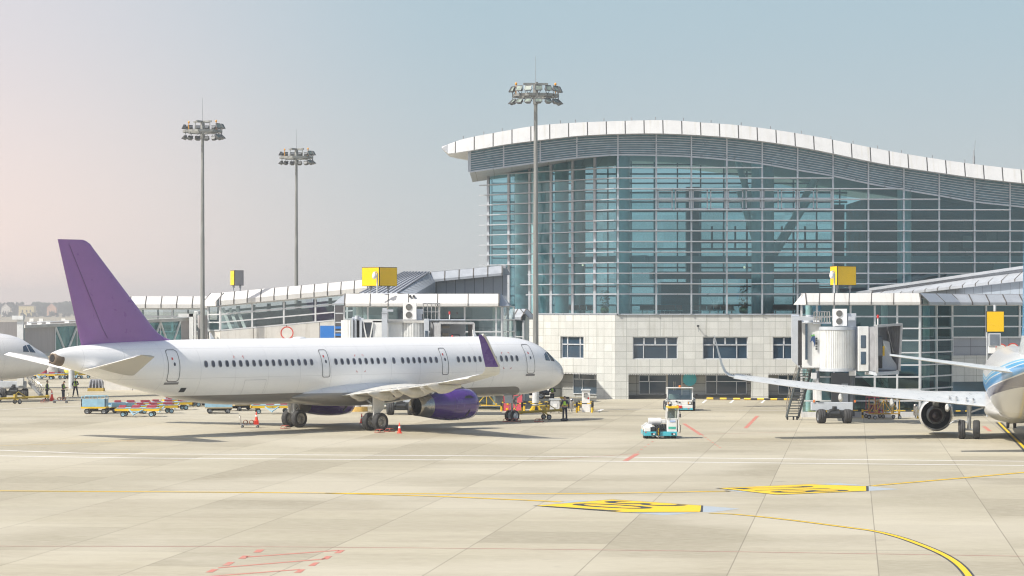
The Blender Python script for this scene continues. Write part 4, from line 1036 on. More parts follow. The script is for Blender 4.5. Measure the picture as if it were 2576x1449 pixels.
# cockpit windows
def cockpit(F_, root, z0, z1, side, sc_=1.0, off=.012):
    for pts in (((2.86, 4.18), (3.5, 4.22), (3.42, 4.64), (3.04, 4.78)), ((2.10, 4.12), (2.74, 4.17), (2.94, 4.78), (2.46, 4.80))):
        mb = MB(); a0, b0, c0, d0 = pts; n = 5
        g = lambda s, t: tuple((1 - t) * ((1 - s) * a0[i] + s * b0[i]) + t * ((1 - s) * d0[i] + s * c0[i]) for i in (0, 1))
        for i in range(n):
            for j in range(n):
                q = [F_.surf(g(x, y)[0], g(x, y)[1] + z0, side, off) for x, y in ((i / n, j / n), ((i + 1) / n, j / n), ((i + 1) / n, (j + 1) / n), (i / n, (j + 1) / n))]
                mb.add(q if side > 0 else q[::-1], [(0, 1, 2, 3)], True)
        mb.build('cockpit_window', WGLASS, root)
    mb = MB(); n = 6   # front pane: between centre line and the first side pane
    def fr(x, y):
        za = 4.14 + .0 * x; zb = 4.84 - .04 * x
        a_lo = 1.10 + .52 * x; a_hi = 2.16 + .12 * x
        a = a_lo * (1 - y) + a_hi * y; w, zc, h = F_.dims(a); yy = (.05 + x * .95) * (w * .80 + 0)
        yy = min(yy, w * .95); z = zc + h * math.sqrt(max(0, 1 - (yy / w) ** 2)); return Vector((-a, side * yy, z + off))
    for i in range(n):
        for j in range(n):
            q = [fr(x / n, y / n * .8 + .2) for x, y in ((i, j), (i + 1, j), (i + 1, j + 1), (i, j + 1))]; mb.add(q, [(0, 1, 2, 3)], True)
    if side == 1 or True: pass
for sd in (-1, 1): cockpit(FU, air, 0.0, 0, sd)
# antennas
mb = MB()
for a, h_ in ((8.6, .5), (33.0 - .9, .42)):
    mb.prism([(-a, -.02, 5.86), (-a - .35, -.02, 5.86), (-a - .42, -.02, 5.86 + h_), (-a - .3, -.02, 5.86 + h_)], (0, .04, 0))
mb.sphere((-25, 0, 5.88), .35, 14, 6, (1.6, .8, .35)); mb.build('antenna', WHITE, air)
mb = MB(); mb.sphere((-11.0, 0, 5.93), .07, 8, 6); mb.build('beacon', RED, air)
# landing gear
RIMG = mat('wheel_rim_grey', (.30, .29, .27), .45, .5, var=.2); RIMW = mat('wheel_rim_pale', (.62, .64, .66), .35, .4)
for sd in (-1, 1):
    g = gear(air, 'main_gear', 2.35, (-21.97, sd * 3.8), (-.465, .465), .585, .43, .12, RIMG, drag=(0, -sd * 1.5))
    mb = MB(); y_ = sd * 4.02; mb.prism([(-21.30, y_, 2.35), (-22.35, y_, 2.35), (-22.3, y_, 1.0), (-22.1, y_, .9), (-21.75, y_ , 1.15), (-21.38, y_, 1.42)], (0, .035, 0)); mb.build('gear_door', WHITE, g)
g = gear(air, 'nose_gear', 1.9, (-5.07, 0), (-.27, .27), .385, .23, .085, RIMW, drag=(1.0, 0))
mb = MB()
for sg in (-1, 1): mb.prism([(-5.5, sg * .42, 1.95), (-6.3, sg * .42, 1.95), (-6.25, sg * .46, 1.28), (-5.6, sg * .46, 1.28)], (0, .03, 0))
mb.prism([(-4.72, -.12, 1.75), (-4.74, .12, 1.75), (-4.74, .12, 1.15), (-4.72, -.12, 1.15)], (.03, 0, 0))
mb.build('gear_door', LGREY, g)
mb = MB(); mb.box(-4.95, -4.8, -.22, -.08, 1.35, 1.5); mb.box(-4.95, -4.8, .08, .22, 1.35, 1.5); mb.tube([(-5.05, .1, .7), (-4.8, .18, 1.0), (-5.0, .1, 1.5)], .03); mb.tube([(-5.1, -.12, .8), (-5.3, -.2, 1.2), (-5.1, -.1, 1.8)], .025); mb.build('taxi_light', STEEL, g)

# ---------------------------------------------------------------- second airliner (right), seen from behind
HD = R(90 - 9.2)
def stripe(t, A, Y, Z, c):
    # A = station from main gear, positive aft ; ribbon rises towards the tail
    za = M2(t, 'ADD', 2.80, M2(t, 'MULTIPLY', M2(t, 'POWER', M2(t, 'MAXIMUM', M2(t, 'ADD', A, 1.0), 0.0), 1.35), 0.028))
    d = M2(t, 'SUBTRACT', Z, za)
    def band(c, lo, hi, col):
        f = M2(t, 'MULTIPLY', M2(t, 'GREATER_THAN', d, lo), M2(t, 'LESS_THAN', d, hi)); return mixc(t, f, c, col)
    c = band(c, -.50, -.06, (.03, .03, .085)); c = band(c, 0.0, .42, (.03, .25, .55)); c = band(c, .48, .68, (.06, .34, .62)); c = band(c, .75, .86, (.14, .44, .68))
    return c
FUS7 = fus_mat('second_fuselage_paint', (0.62, 0.63, 0.63), (0.60, 0.60, 0.57), 1.9, -40, extra=stripe)
b737 = thing('airliner', 'white airliner with blue and navy ribbon stripe, seen from behind at the right edge', 'airplane', (30.07, 158.3, 0), HD)
T7 = [(-19.6, .05, 3.0, 2.85), (-19.2, .5, 3.6, 2.4), (-18, 1.1, 4.3, 1.9), (-16.5, 1.55, 4.95, 1.6), (-14.5, 1.82, 5.3, 1.4), (-12, 1.88, 5.42, 1.33), (4, 1.88, 5.42, 1.33), (7, 1.84, 5.42, 1.5), (10, 1.66, 5.40, 2.1), (13, 1.32, 5.34, 2.9), (16, .88, 5.22, 3.65), (18.5, .45, 5.02, 4.2), (19.9, .2, 4.85, 4.5)]
F7 = Fus(T7)
mb = MB(); mb.loft([F7.ring(-19.6 + .5 * k if k else -19.6, 48) for k in range(80)]); mb.build('fuselage', FUS7, b737)
W7 = mat('second_wing_grey_white', (0.60, 0.61, 0.60), 0.35, var=.06, coat=.2)
def z7(y): return 1.95 + (y - 1.9) * .095 + max(0, y - 8) ** 2 * .004
for sd in (-1, 1):
    mb = MB(); secs = []
    for y in (.5, 1.9, 3.4, 5.2, 7.5, 10, 12.5, 15, 16.6):
        le = -6.3 + (y - 1.9) * .52; te = .6 + (y - 1.9) * .02 if y < 5.2 else .67 + (y - 5.2) * .28
        if y < 5.2: le -= (5.2 - y) * .25
        ch = te - le; secs.append((Vector((-le, sd * y, z7(y) + .09 * ch * .5)), Vector((-ch, 0, -.045 * ch)), Vector((0, 0, ch * .12))))
    wing_loft(mb, secs); wg = mb.build('wing', W7, b737)
    mb = MB(); secs = []; yb7 = 16.6; le0 = -6.3 + 14.7 * .52
    for dx, dy, dz, ch, can in ((0, 0, 0, 1.75, 8), (.2, .35, .08, 1.6, 25), (.45, .62, .32, 1.4, 50), (.75, .80, .75, 1.15, 74), (1.3, .98, 1.55, .85, 78), (1.85, 1.14, 2.35, .5, 80), (2.05, 1.18, 2.5, .3, 80)):
        secs.append((Vector((-(le0 + dx), sd * (yb7 + dy), z7(yb7) + .05 + dz)), Vector((-ch, 0, 0)), Vector((0, -sd * math.sin(R(can)), math.cos(R(can)))) * ch * .10))
    wing_loft(mb, secs); mb.build('winglet', W7, b737)
    for y in (4.15, 7.4, 10.4):
        te = (.6 if y < 5.2 else .67 + (y - 5.2) * .28) + .45; mb = MB(); rings = []
        for q in range(11):
            f = q / 10; r = .24 * max(.1, math.sin(math.pi * min(1, f + .12)) ** .6)
            rings.append([Vector((-(te - 2.4 * f), sd * y + r * .6 * math.cos(t_ * math.pi / 6), z7(y) - .25 - .05 * math.sin(math.pi * f) + r * 1.1 * math.sin(t_ * math.pi / 6))) for t_ in range(12)])
        mb.loft(rings); mb.build('flap_fairing', W7, wg)
    mb = MB()
    for y in (2.6, 3.0, 3.6, 4.0):
        for q in range(3): mb.box(.1 + q * .45, .35 + q * .45, sd * y - .05, sd * y + .05, z7(y) + .245 + q * .055, z7(y) + .262 + q * .055)
    mb.build('flap_rollers', BLACK, wg)
    # tailplane
    mb = MB(); secs = []
    for k in range(7):
        f = k / 6; y = .6 + 6.6 * f; le = 13.2 + 3.6 * f; ch = 3.6 - 2.3 * f; secs.append((Vector((-le, sd * y, 4.35 + .92 * f)), Vector((-ch, 0, -.02)), Vector((0, 0, ch * .095))))
    wing_loft(mb, secs); mb.build('tailplane', W7, b737)
    # engine
    o = Vector((8.2, sd * 4.83, 1.27)); ax = Vector((-1, 0, -.01)); mb = MB()
    mb.lathe([(.05, .82), (.2, .92), (.9, 1.06), (1.8, 1.09), (2.7, 1.03), (3.4, .93), (3.42, .90), (3.0, .88)], o, ax, 48); e7 = mb.build('engine', mat('engine_white', (.62, .63, .63), .22, .25, coat=.5, var=.05), b737)
    mb = MB(); mb.lathe([(1.0, .78), (.3, .76), (0, .79), (.05, .82), (.2, .921)], o, ax, 40); mb.build('inlet_lip', STEEL, e7)
    mb = MB(); mb.lathe([(3.0, .88), (2.6, .86), (2.6, .5)], o, ax, 40); mb.build('fan_duct', mat('fan_duct_dark', (.035, .055, .065), .4, .3), e7); mb = MB(); mb.lathe([(.9, .78), (.9, .3), (.5, .02)], o, ax, 32); mb.build('fan_face', DARK, e7)
    mb = MB(); mb.lathe([(2.6, .60), (3.6, .56), (4.2, .46), (4.2, .42), (3.9, .42)], o, ax, 40); mb.build('core_cowl', mat('core_cowl_metal', (.16, .17, .17), .5, .5, var=.25, scale=8), e7)
    mb = MB(); mb.lathe([(3.9, .42), (3.9, .27), (4.4, .2), (4.75, .04), (4.76, 0)], o, ax, 32); mb.build('exhaust_plug', mat('plug_metal', (.10, .07, .065), .35, .8), e7)
    mb = MB(); rings = []
    for a, zt, zb_, wd in ((7.4, 2.4, 2.3, .05), (5.8, 2.5, 1.6, .2), (4.6, 2.4, 1.75, .2), (3.4, 2.3, 1.9, .16), (2.4, 2.25, 2.1, .05)):
        rings.append([Vector((a, sd * 4.83 + sx * wd, z)) for sx, z in ((-1, zb_), (1, zb_), (1, zt), (-1, zt))])
    mb.loft(rings, smooth=False); mb.build('pylon', W7, b737)
    g = gear(b737, 'main_gear', 2.0, (0, sd * 2.86), (-.43, .43), .565, .42, .11, RIMG, drag=(0, -sd * 1.2))
    mb = MB(); mb.tube([(.0, sd * 2.9, .95), (-.02, sd * 3.35, 1.15), (0, sd * 3.7, 1.1), (0, sd * 4.0, .9)], .035); mb.build('torque_link', LGREY, g)
mb = MB(); secs = []
for k in range(13):
    f = k / 12; z = 4.9 + 7.6 * f; le = 9.4 + 3.0 * min(1.5, z - 4.9) + .45 * max(0, z - 6.4); te = 17.2 + 2.6 * f; secs.append((Vector((-le, 0, z)), Vector((-(te - le), 0, 0)), Vector((0, (te - le) * .095, 0))))
wing_loft(mb, secs)
def fin_mat():
    m, t, b = new_mat('white_and_blue_fin'); tcn = t.nodes.new('ShaderNodeTexCoord'); s = t.nodes.new('ShaderNodeSeparateXYZ'); t.links.new(tcn.outputs['Object'], s.inputs[0])
    c = mixc(t, M2(t, 'GREATER_THAN', s.outputs[2], 6.3), (.70, .74, .76), (.06, .33, .62)); t.links.new(c, b.inputs['Base Color']); b.inputs['Roughness'].default_value = .25; b.inputs['Coat Weight'].default_value = .4
    return m
mb.build('tail_fin', fin_mat(), b737)
mb = MB(); mb.loft([[Vector((-(-5.5 + 11 * q / 14), (1.25 + .75 * math.sin(math.pi * q / 14)) * math.cos(t_ * math.pi / 12), 1.75 + (.35 + .42 * math.sin(math.pi * q / 14)) * math.sin(t_ * math.pi / 12))) for t_ in range(24)] for q in range(15)])
mb.build('belly_fairing', mat('belly_grey', (.50, .50, .48), .35, coat=.3), b737)
gear(b737, 'nose_gear', 1.8, (15.6, 0), (-.22, .22), .34, .2, .08, RIMG)

# ---------------------------------------------------------------- third airliner (left edge): nose
b3 = thing('airliner', 'white airliner showing only its nose at the left edge', 'airplane', (-39.7, 228.5, 0), R(40))
F3 = Fus([(0, .06, 3.25, 3.1)] + TAB[1:11] + [(28.5, 1.975, 5.9, 1.76), (37, .3, 5.3, 4.6)])
mb = MB(); mb.loft([F3.ring(x, 40) for x in (0, .06, .15, .3, .5, .75, 1, 1.3, 1.65, 2, 2.4, 2.8, 3.3, 4, 5, 6, 8, 12, 18, 24, 28.5, 31, 34, 37)]); mb.build('fuselage', fus_mat('third_fuselage_paint', (.8, .79, .78), (.74, .73, .71), 1.0, 90), b3)
for sd in (-1, 1): cockpit(F3, b3, 0, 0, sd)
gear(b3, 'nose_gear', 1.9, (-5.07, 0), (-.27, .27), .385, .23, .085, RIMW)
mb = MB()
for sd in (-1, 1): mb.prism([(-16.5, sd * 1.5, 2.3), (-23.4, sd * 1.5, 2.3), (-26.6, sd * 17, 3.8), (-25, sd * 17, 3.8)], (0, 0, .3))
mb.build('wing', WINGW, b3)
# ================================================================== PIERS AND GATE HOUSES
FASW = panel_mat('white_eaves_panel', (0.66, 0.655, 0.64), 0, 0, .05, (.1, .1, .1), .4, tone=.02, streak=((0.5, 0.47, 0.4), 0.35))
FASG = panel_mat('dimmed_eaves_panel', (0.55, 0.55, 0.53), 0, 0, .05, (.1, .1, .1), .5, tone=.03, streak=((0.36, 0.34, 0.3), 0.5))  # darker copy of the white eaves, tones down sunlight by colour; also streaked
EAVD = mat('eaves_joint', (0.10, 0.095, 0.09), .6)
CLADP = panel_mat('grey_wall_panel', (0.33, 0.36, 0.41), 1.55, 2.2, .04, (.10, .11, .12), .45, tone=.05)
CLADV = panel_mat('vertical_grey_panel', (0.27, 0.30, 0.34), 0.80, 0, .045, (.07, .08, .09), .45, tone=.05)
WPAN = panel_mat('pale_wall_panel', (0.66, 0.65, 0.62), 3.05, 0, .06, (.12, .11, .10), .5, tone=.04, streak=((0.42, 0.39, 0.34), 0.6))
FRM = mat('window_bar_white', (0.66, 0.68, 0.70), .35, .2, var=.05)
GEAV = mat('grey_eaves', (0.36, 0.39, 0.43), .45, .1, var=.05)
def eaves(root, A, B, zt, zb_, dt, db, njoint, ztB=None, zbB=None, m=None, n_out=None, lip=.2):
    """sloped white eave from A to B (Vectors, ground plan): top edge zt set back dt, bottom zb overhanging db; A,B lie on wall line"""
    ztB = zt if ztB is None else ztB; zbB = zb_ if zbB is None else zbB
    d = (B - A).normalized(); nrm = Vector((d.y, -d.x, 0)) if n_out is None else n_out
    mb = MB()
    a1 = A + nrm * db + Vector((0, 0, zb_ + lip)); b1 = B + nrm * db + Vector((0, 0, zbB + lip)); a0 = A + nrm * db + Vector((0, 0, zb_)); b0 = B + nrm * db + Vector((0, 0, zbB))
    a2 = A + nrm * dt + Vector((0, 0, zt)); b2 = B + nrm * dt + Vector((0, 0, ztB)); ai = A + Vector((0, 0, zb_)); bi = B + Vector((0, 0, zbB))
    L = (B - A).length
    mb.quad(a0, b0, b1, a1, uv=[(0, 0), (L, 0), (L, .2), (0, .2)]); mb.quad(a1, b1, b2, a2, uv=[(0, .2), (L, .2), (L, 1), (0, 1)]); mb.quad(ai, bi, b0, a0, uv=[(0, 0)] * 4)
    o = mb.build('eaves', m or FASW, root, world=True)
    mb = MB()
    for k in range(njoint + 1):
        f = k / njoint; p = a2.lerp(b2, f); q = a1.lerp(b1, f); r = a0.lerp(b0, f); e = nrm * .012 + Vector((0, 0, .008))
        mb.bar(p + e, q + e, .09, .03, up=tuple(nrm)); mb.bar(q + e, r + e, .09, .03, up=tuple(nrm))
    mb.build('eaves_joint', EAVD, o, world=True, split=True)
    return o
def glazed(root, A, B, zs0, zs1, rails, nm, glass=CLEAR, barw=.09, uneven=None):
    """glass wall from A to B, zs0=(bottom at A, bottom at B), zs1=(top..); rails: fractions; nm mullion intervals"""
    d = (B - A).normalized(); nrm = Vector((d.y, -d.x, 0))
    fr = uneven or [k / nm for k in range(nm + 1)]
    Pz = lambda f, z: A.lerp(B, f) + Vector((0, 0, z))
    zb_ = lambda f: zs0[0] + (zs0[1] - zs0[0]) * f
    zt_ = lambda f: zs1[0] + (zs1[1] - zs1[0]) * f
    for f0, f1 in zip(fr[:-1], fr[1:]):
        mb = MB(); mb.quad(Pz(f0, zb_(f0)), Pz(f1, zb_(f1)), Pz(f1, zt_(f1)), Pz(f0, zt_(f0))); mb.build('glass_bay', glass, root, world=True)
    for f in fr:
        mb = MB(); mb.bar(Pz(f, zb_(f)) + nrm * .05, Pz(f, zt_(f)) + nrm * .05, barw * 1.3, .16, up=tuple(nrm)); mb.build('mullion', FRM, root, world=True)
    for r in rails:
        mb = MB(); mb.bar(Pz(0, zb_(0) + (zt_(0) - zb_(0)) * r) + nrm * .06, Pz(1, zb_(1) + (zt_(1) - zb_(1)) * r) + nrm * .06, .12, barw); mb.build('transom', FRM, root, world=True)
def V2(u, d): return Vector(((u - CX) * d / F, d, 0))
def zz(v, d): return CH - (v - HOR) * d / F

# ---- gate house in the middle (behind the fuselage)
D = 207.0
gm = thing('gate_house', 'glazed gate lounge with white eaves behind the middle of the purple tailed airliner', 'building', (V2(1060, D).x, D, 0))
A, B = V2(858, D), V2(1268, D)
ztop_, zbt = zz(739, D), zz(766.5, D)
jo = [0, .165, .282, .413, .602, .80, 1.0]
eaves(gm, V2(868, D), V2(1255, D), ztop_, zz(770, D), .0 - .0, .75, 1, m=FASW)
mb = MB()
# joints at measured spacing
for f in jo[1:-1]:
    p = V2(868, D).lerp(V2(1255, D), f); mb.bar(p + Vector((0, -.02, ztop_)), p + Vector((0, -.77, zz(770, D) + .2)), .06, .03, up=(0, -1, 0)); mb.bar(p + Vector((0, -.77, zz(770, D) + .2)), p + Vector((0, -.77, zz(770, D))), .06, .03, up=(0, -1, 0))
mb.build('eaves_joint', EAVD, gm, world=True, split=True)
# hip ends
mb = MB(); a2 = V2(868, D) + Vector((0, 0, ztop_)); zl = zz(770, D)
mb.add([a2, V2(868, D) + Vector((0, -.75, zl + .2)), V2(868, D) + Vector((-.85, -.75, zl + .2)), V2(868, D) + Vector((-.85, 2, zl + .2)), a2 + Vector((0, 2, 0))], [(0, 2, 1), (0, 4, 3, 2)])
b2 = V2(1255, D) + Vector((0, 0, ztop_)); mb.quad(V2(1255, D) + Vector((0, -.75, zl)), V2(1255, D) + Vector((.85, .2, zl)), b2 + Vector((.2, 1, 0)), b2)
mb.quad(V2(1255, D) + Vector((.85, .2, zl)), V2(1255, D) + Vector((1.0, 5, zl)), b2 + Vector((.2, 5, 0)), b2 + Vector((.2, 1, 0)))
mb.m = 1; mb.prism([a2, b2, b2 + Vector((0, 12, 0)), a2 + Vector((0, 12, 0))], (0, 0, -.3))
mb.build('roof', [GEAV, CLAD], gm, world=True)
un = [0, .14, .25, .365, .535, .70, .885, 1.0]; 
gA, gB = V2(866, D), V2(1262, D)
glazed(gm, gA, gB, (.3, .3), (zz(771, D), zz(771, D)), (.0, .12, .25, .37, .50, .625, .745, .865, 1.0), 7, CLEAR, .10, [0, .15, .275, .42, .60, .765, .965, 1.0])
glazed(gm, gB, gB + Vector((.9, 6, 0)), (.3, .3), (zz(771, D), zz(771, D)), (.0, .12, .25, .37, .50, .625, .745, .865, 1.0), 2, CLEAR)
mb = MB(); mb.box(gA.x + 1, gB.x - 1.5, D + 4, D + 4.3, .2, 3.7); mb.box(gA.x + .1, gB.x, D + .1, D + 11, 3.55, 3.8); mb.box(gA.x + 2, gA.x + 9, D + 8, D + 8.3, 3.8, 6.6); mb.build('interior_wall', INTM, gm, world=True)
mb = MB(); mb.box(gA.x, gB.x, D + 11, D + 11.3, 0, ztop_ - .4); mb.build('rear_wall', INTM, gm, world=True)
for u in (905, 1248):
    mb = MB(); mb.cyl(V2(u, D + 1.2) + Vector((0, 0, .2)), V2(u, D + 1.2) + Vector((0, 0, 8.2)), .28, n=16); mb.build('interior_column', COLM, gm, world=True)
# two roof spouts
mb = MB()
for u in (1032, 1041):
    p = V2(u, D) + Vector((0, -.25, zz(745, D))); mb.cyl(p, p + Vector((.02, -.25, 0)), .09, n=8)
mb.build('roof_spout', DARK, gm, world=True)

# ---- link between middle gate house and hall: ribbed roof and grey wall
lk = thing('link_building', 'grey link with ribbed sloping roof between middle gate house and glass hall', 'building', (V2(1150, 226).x, 226, 0))
d2 = 226.0
A, B = V2(1092, d2), V2(1274, d2)
mb = MB(); 
top = lambda u: zz(709 + (u - 1090) * (692 - 709) / 180, d2)
mb.quad(V2(1075, d2) + Vector((0, 0, 0)), V2(1276, d2), V2(1276, d2) + Vector((0, 0, top(1276))), V2(1075, d2) + Vector((0, 0, top(1075))), uv=[(0, 0), (6.8, 0), (6.8, 9), (0, 9)])
mb.build('wall', CLADV, lk, world=True)
eaves(lk, V2(1083, d2), V2(1263, d2), zz(685, d2), zz(710, d2), -.2, .75, 5, ztB=zz(668, d2), zbB=zz(693, d2), m=GEAV)
mb = MB(); P1 = V2(1262, d2) + Vector((0, .2, zz(668, d2))); P2 = V2(1262, d2) + Vector((0, -.75, zz(693, d2))); mb.quad(P2, V2(1285, d2 + 3) + Vector((0, 0, zz(692, d2 + 3))), V2(1272, d2 + 3) + Vector((0, 0, zz(668, d2 + 3))), P1); mb.build('eaves_end', GEAV, lk, world=True)
mb = MB(); # roof surface of the upper part
mb.prism([V2(1079, d2) + Vector((0, .3, zz(684, d2))), V2(1272, d2) + Vector((0, .3, zz(667, d2))), V2(1268, 229) + Vector((0, 0, zz(667, d2))), V2(1075, 229) + Vector((0, 0, zz(684, d2)))], (0, 0, -.25)); mb.build('roof', GEAV, lk, world=True)
A_ = at(1017, 685, 232); B_ = at(1079, 685, 226); C_ = at(1000, 737, 209.5); D_ = at(905, 738, 215)
mb = MB(); mb.prism([A_, B_, C_, D_], (0, 0, -.2))
rf = mb.build('sloping_roof', mat('ribbed_roof_metal', (.50, .53, .58), .4, .3, var=.05), lk, world=True)
mb = MB()
for k in range(9):
    f = k / 8; p = A_.lerp(B_, f); q = D_.lerp(C_, f); mb.bar(p + Vector((0, 0, .06)), q + Vector((0, 0, .04)), .12, .07)
ro = mb.build('roof_rib', mat('rib_metal', (.20, .21, .24), .45, .3), lk, world=True)
mb = MB(); up0, up1 = B_, C_; lo0 = at(1095, 709, 225.2); lo1 = at(1040, 741, 211)
for k in range(10):
    f0, f1 = k / 10 + .004, (k + 1) / 10 - .004; mb.quad(up0.lerp(up1, f0), up0.lerp(up1, f1), lo0.lerp(lo1, f1), lo0.lerp(lo1, f0))
mb.build('verge_panel', GEAV, lk, world=True)
mb = MB(); mb.quad(lo0, lo1, Vector((lo1.x, lo1.y, 3)), Vector((lo0.x, lo0.y, 3)), uv=[(0, 5), (8, 5), (8, 0), (0, 0)]); mb.quad(B_ + Vector((0, .1, -.02)), C_ + Vector((0, .1, -.02)), C_ + Vector((0, .1, -3)), B_ + Vector((0, .1, -3))); mb.build('side_wall', CLADV, lk, world=True)

# ---- small porch building left of the stone wall
pb = thing('porch_block', 'small glazed block with grey sloping eaves against the left end of the stone wall', 'building', (V2(1300, 222).x, 222, 0))
A, B = V2(1276, 222), V2(1318, 221.0)
eaves(pb, A, B, zz(777, 222), zz(804, 222), -.35, .35, 2, m=GEAV)
eaves(pb, B, B + Vector((.6, 2.5, 0)), zz(777, 222), zz(804, 222), -.35, .35, 1, m=GEAV)
glazed(pb, A, B, (.1, .1), (zz(806, 222), zz(806, 222)), (0, .2, .4, .6, .8, 1), 2, CLEAR)
mb = MB(); mb.prism([A + Vector((.2, .5, 0)), B + Vector((.1, .4, 0)), B + Vector((.5, 8, 0)), A + Vector((0, 8, 0))], (0, 0, 7.4)); mb.build('core', INTM, pb, world=True)

# ---- sloping pier (left of middle)
d3 = 246.0
p2 = thing('boarding_pier', 'sloping glazed pier with white eaves left of the big yellow box sign', 'building', (V2(740, d3).x, d3, 0))
A, B = V2(555, d3), V2(925, d3)
rise = lambda u, v0, u0: v0 + (u - u0) * -.0885
eaves(p2, V2(556, d3), V2(925, d3), zz(736, d3), zz(768, d3), -.3, .55, 11, ztB=zz(703, d3), zbB=zz(735, d3), lip=.42)
eaves(p2, V2(524, d3 + 1.5), V2(556, d3), zz(737.5, d3), zz(770, d3), -.3, .55, 1, lip=.42)
glazed(p2, A, B, (zz(831, d3), zz(798, d3)), (zz(770, d3), zz(737, d3)), (0, .33, .66, 1), 6, CLEAR, .12, [0, .215, .43, .645, .86, 1.0])
glazed(p2, V2(526, d3 + 1.4), A, (zz(831, d3), zz(831, d3)), (zz(771, d3), zz(770, d3)), (0, .33, .66, 1), 1, CLEAR, .12)
mb = MB(); mb.quad(A - Vector((0, .1, 0)), B - Vector((0, .1, 0)), B + Vector((0, -.1, zz(800, d3))), A + Vector((0, -.1, zz(833, d3))), uv=[(0, 0), (13.6, 0), (13.6, 7), (0, 7)])
mb.quad(V2(526, d3 + 1.3), A - Vector((0, .1, 0)), A + Vector((0, -.1, zz(833, d3))), V2(526, d3 + 1.3) + Vector((0, 0, zz(833, d3))), uv=[(0, 0), (1.2, 0), (1.2, 7), (0, 7)]); mb.build('lower_wall', WPAN, p2, world=True)
mb = MB(); mb.prism([V2(526, d3 + 2) + Vector((0, 0, zz(738, d3))), V2(925, d3 + .4) + Vector((0, 0, zz(705, d3))), V2(925, d3 + 9) + Vector((0, 0, zz(705, d3))), V2(526, d3 + 9) + Vector((0, 0, zz(738, d3)))], (0, 0, -.2)); mb.build('roof', CLAD, p2, world=True)
mb = MB(); mb.prism([V2(530, d3 + 2) + Vector((0, 0, zz(833, d3))), V2(925, d3 + .4) + Vector((0, 0, zz(800, d3))), V2(925, d3 + 9) + Vector((0, 0, zz(800, d3))), V2(530, d3 + 9) + Vector((0, 0, zz(833, d3)))], (0, 0, -.2)); mb.build('pier_floor', INT, p2, world=True)
mb = MB()
for k in range(9):
    u = 570 + k * 40; v0 = 833 - .0885 * (u - 555); mb.box(V2(u, d3).x, V2(u, d3).x + .35, d3 + 8.6, d3 + 8.9, zz(v0, d3), zz(v0 - 62, d3))
for r in (.18, .42, .58, .8): mb.bar(V2(555, d3 + 8.7) + Vector((0, 0, zz(833 - 62 * r, d3))), V2(925, d3 + 8.7) + Vector((0, 0, zz(800 - 62 * r, d3))), .1, .22)
mb.build('rear_glazing_frame', INTM, p2, world=True)
mb = MB(); mb.quad(V2(555, d3 + 8.9) + Vector((0, 0, 0)), V2(925, d3 + 8.9), V2(925, d3 + 8.9) + Vector((0, 0, zz(765, d3))), V2(555, d3 + 8.9) + Vector((0, 0, zz(798, d3)))); mb.build('rear_wall', INTM, p2, world=True)
for k in range(3):
    mb = MB(); mb.bar(V2(560 + k * 18, d3 + 3) + Vector((0, 0, zz(775, d3))), V2(582 + k * 18, d3 + 3) + Vector((0, 0, zz(830, d3))), .28, .28); mb.build('interior_brace', COLM, p2, world=True)

# ---- level pier at far left
d4 = 258.0
p1 = thing('boarding_pier', 'level glazed pier with white eaves just right of the purple tail fin', 'building', (V2(420, d4).x, d4, 0))
A, B = V2(250, d4), V2(524, d4)
eaves(p1, A, B, zz(745.5, d4), zz(775, d4), -.3, .55, 7, lip=.36)
glazed(p1, A, B, (zz(834, d4), zz(834, d4)), (zz(777, d4), zz(777, d4)), (0, .33, .66, 1), 4, CLEAR, .14, [0, .105, .385, .672, .958, 1.0])
mb = MB(); mb.quad(A, B, B + Vector((0, 0, zz(834, d4))), A + Vector((0, 0, zz(834, d4))), uv=[(0, 0), (10, 0), (10, 6), (0, 6)]); mb.build('lower_wall', WPAN, p1, world=True)
mb = MB(); mb.box(A.x, B.x, d4 + .3, d4 + 9, zz(746, d4) - .25, zz(746, d4)); mb.build('roof', CLAD, p1, world=True)
mb = MB(); mb.box(A.x, B.x, d4 + 8.6, d4 + 9, 0, zz(805, d4)); mb.box(A.x, B.x, d4 + .3, d4 + 8.6, zz(835, d4) - .3, zz(835, d4)); mb.build('rear_wall', INTM, p1, world=True)
mb = MB(); 
for k in range(8): x = A.x + 1.5 * k; mb.box(x, x + .15, d4 + 8.3, d4 + 8.5, 5.5, 9)
mb.build('rear_glazing_frame', INTM, p1, world=True)
# ---- blue info board on the pier wall, red rings
def ring_sign(u, v, d, r, label):
    o = thing('ring_sign', label, 'sign', tuple(at(u, v, d))); mb = MB(); mb.cyl((0, 0, 0), (0, .04, 0), r * .86, n=32); mb.build('sign_face', mat('pale_sign_face', (.68, .67, .63), .5), o)
    mb = MB(); P = [(math.cos(2 * math.pi * k / 36), math.sin(2 * math.pi * k / 36)) for k in range(36)]
    a = [Vector((x * r, -.01, z * r)) for x, z in P]; b = [Vector((x * r * .84, -.01, z * r * .84)) for x, z in P]; n = 36
    mb.add(a + b, [(i, (i + 1) % n, n + (i + 1) % n, n + i) for i in range(n)]); mb.add([p + Vector((0, .05, 0)) for p in a] + a, [(i, (i + 1) % n, n + (i + 1) % n, n + i) for i in range(n)]); mb.build('red_ring', mat('ring_red', (.62, .06, .04), .4), o)
ring_sign(722, 837.5, d3 - .6, .60, 'round sign with red ring on the pale wall of the sloping pier')
o = thing('blue_board', 'plain blue rectangular board behind the middle of the purple tailed airliner', 'sign', tuple(at(824, 848, 238)))
mb = MB(); mb.box(-.70, .70, 0, .08, -.6, 1.05); mb.build('frame', LGREY, o); mb = MB(); mb.box(-.66, .66, -.012, 0, -.56, 1.01); mb.build('board_face', mat('board_blue', (.03, .20, .62), .4, var=.03), o)
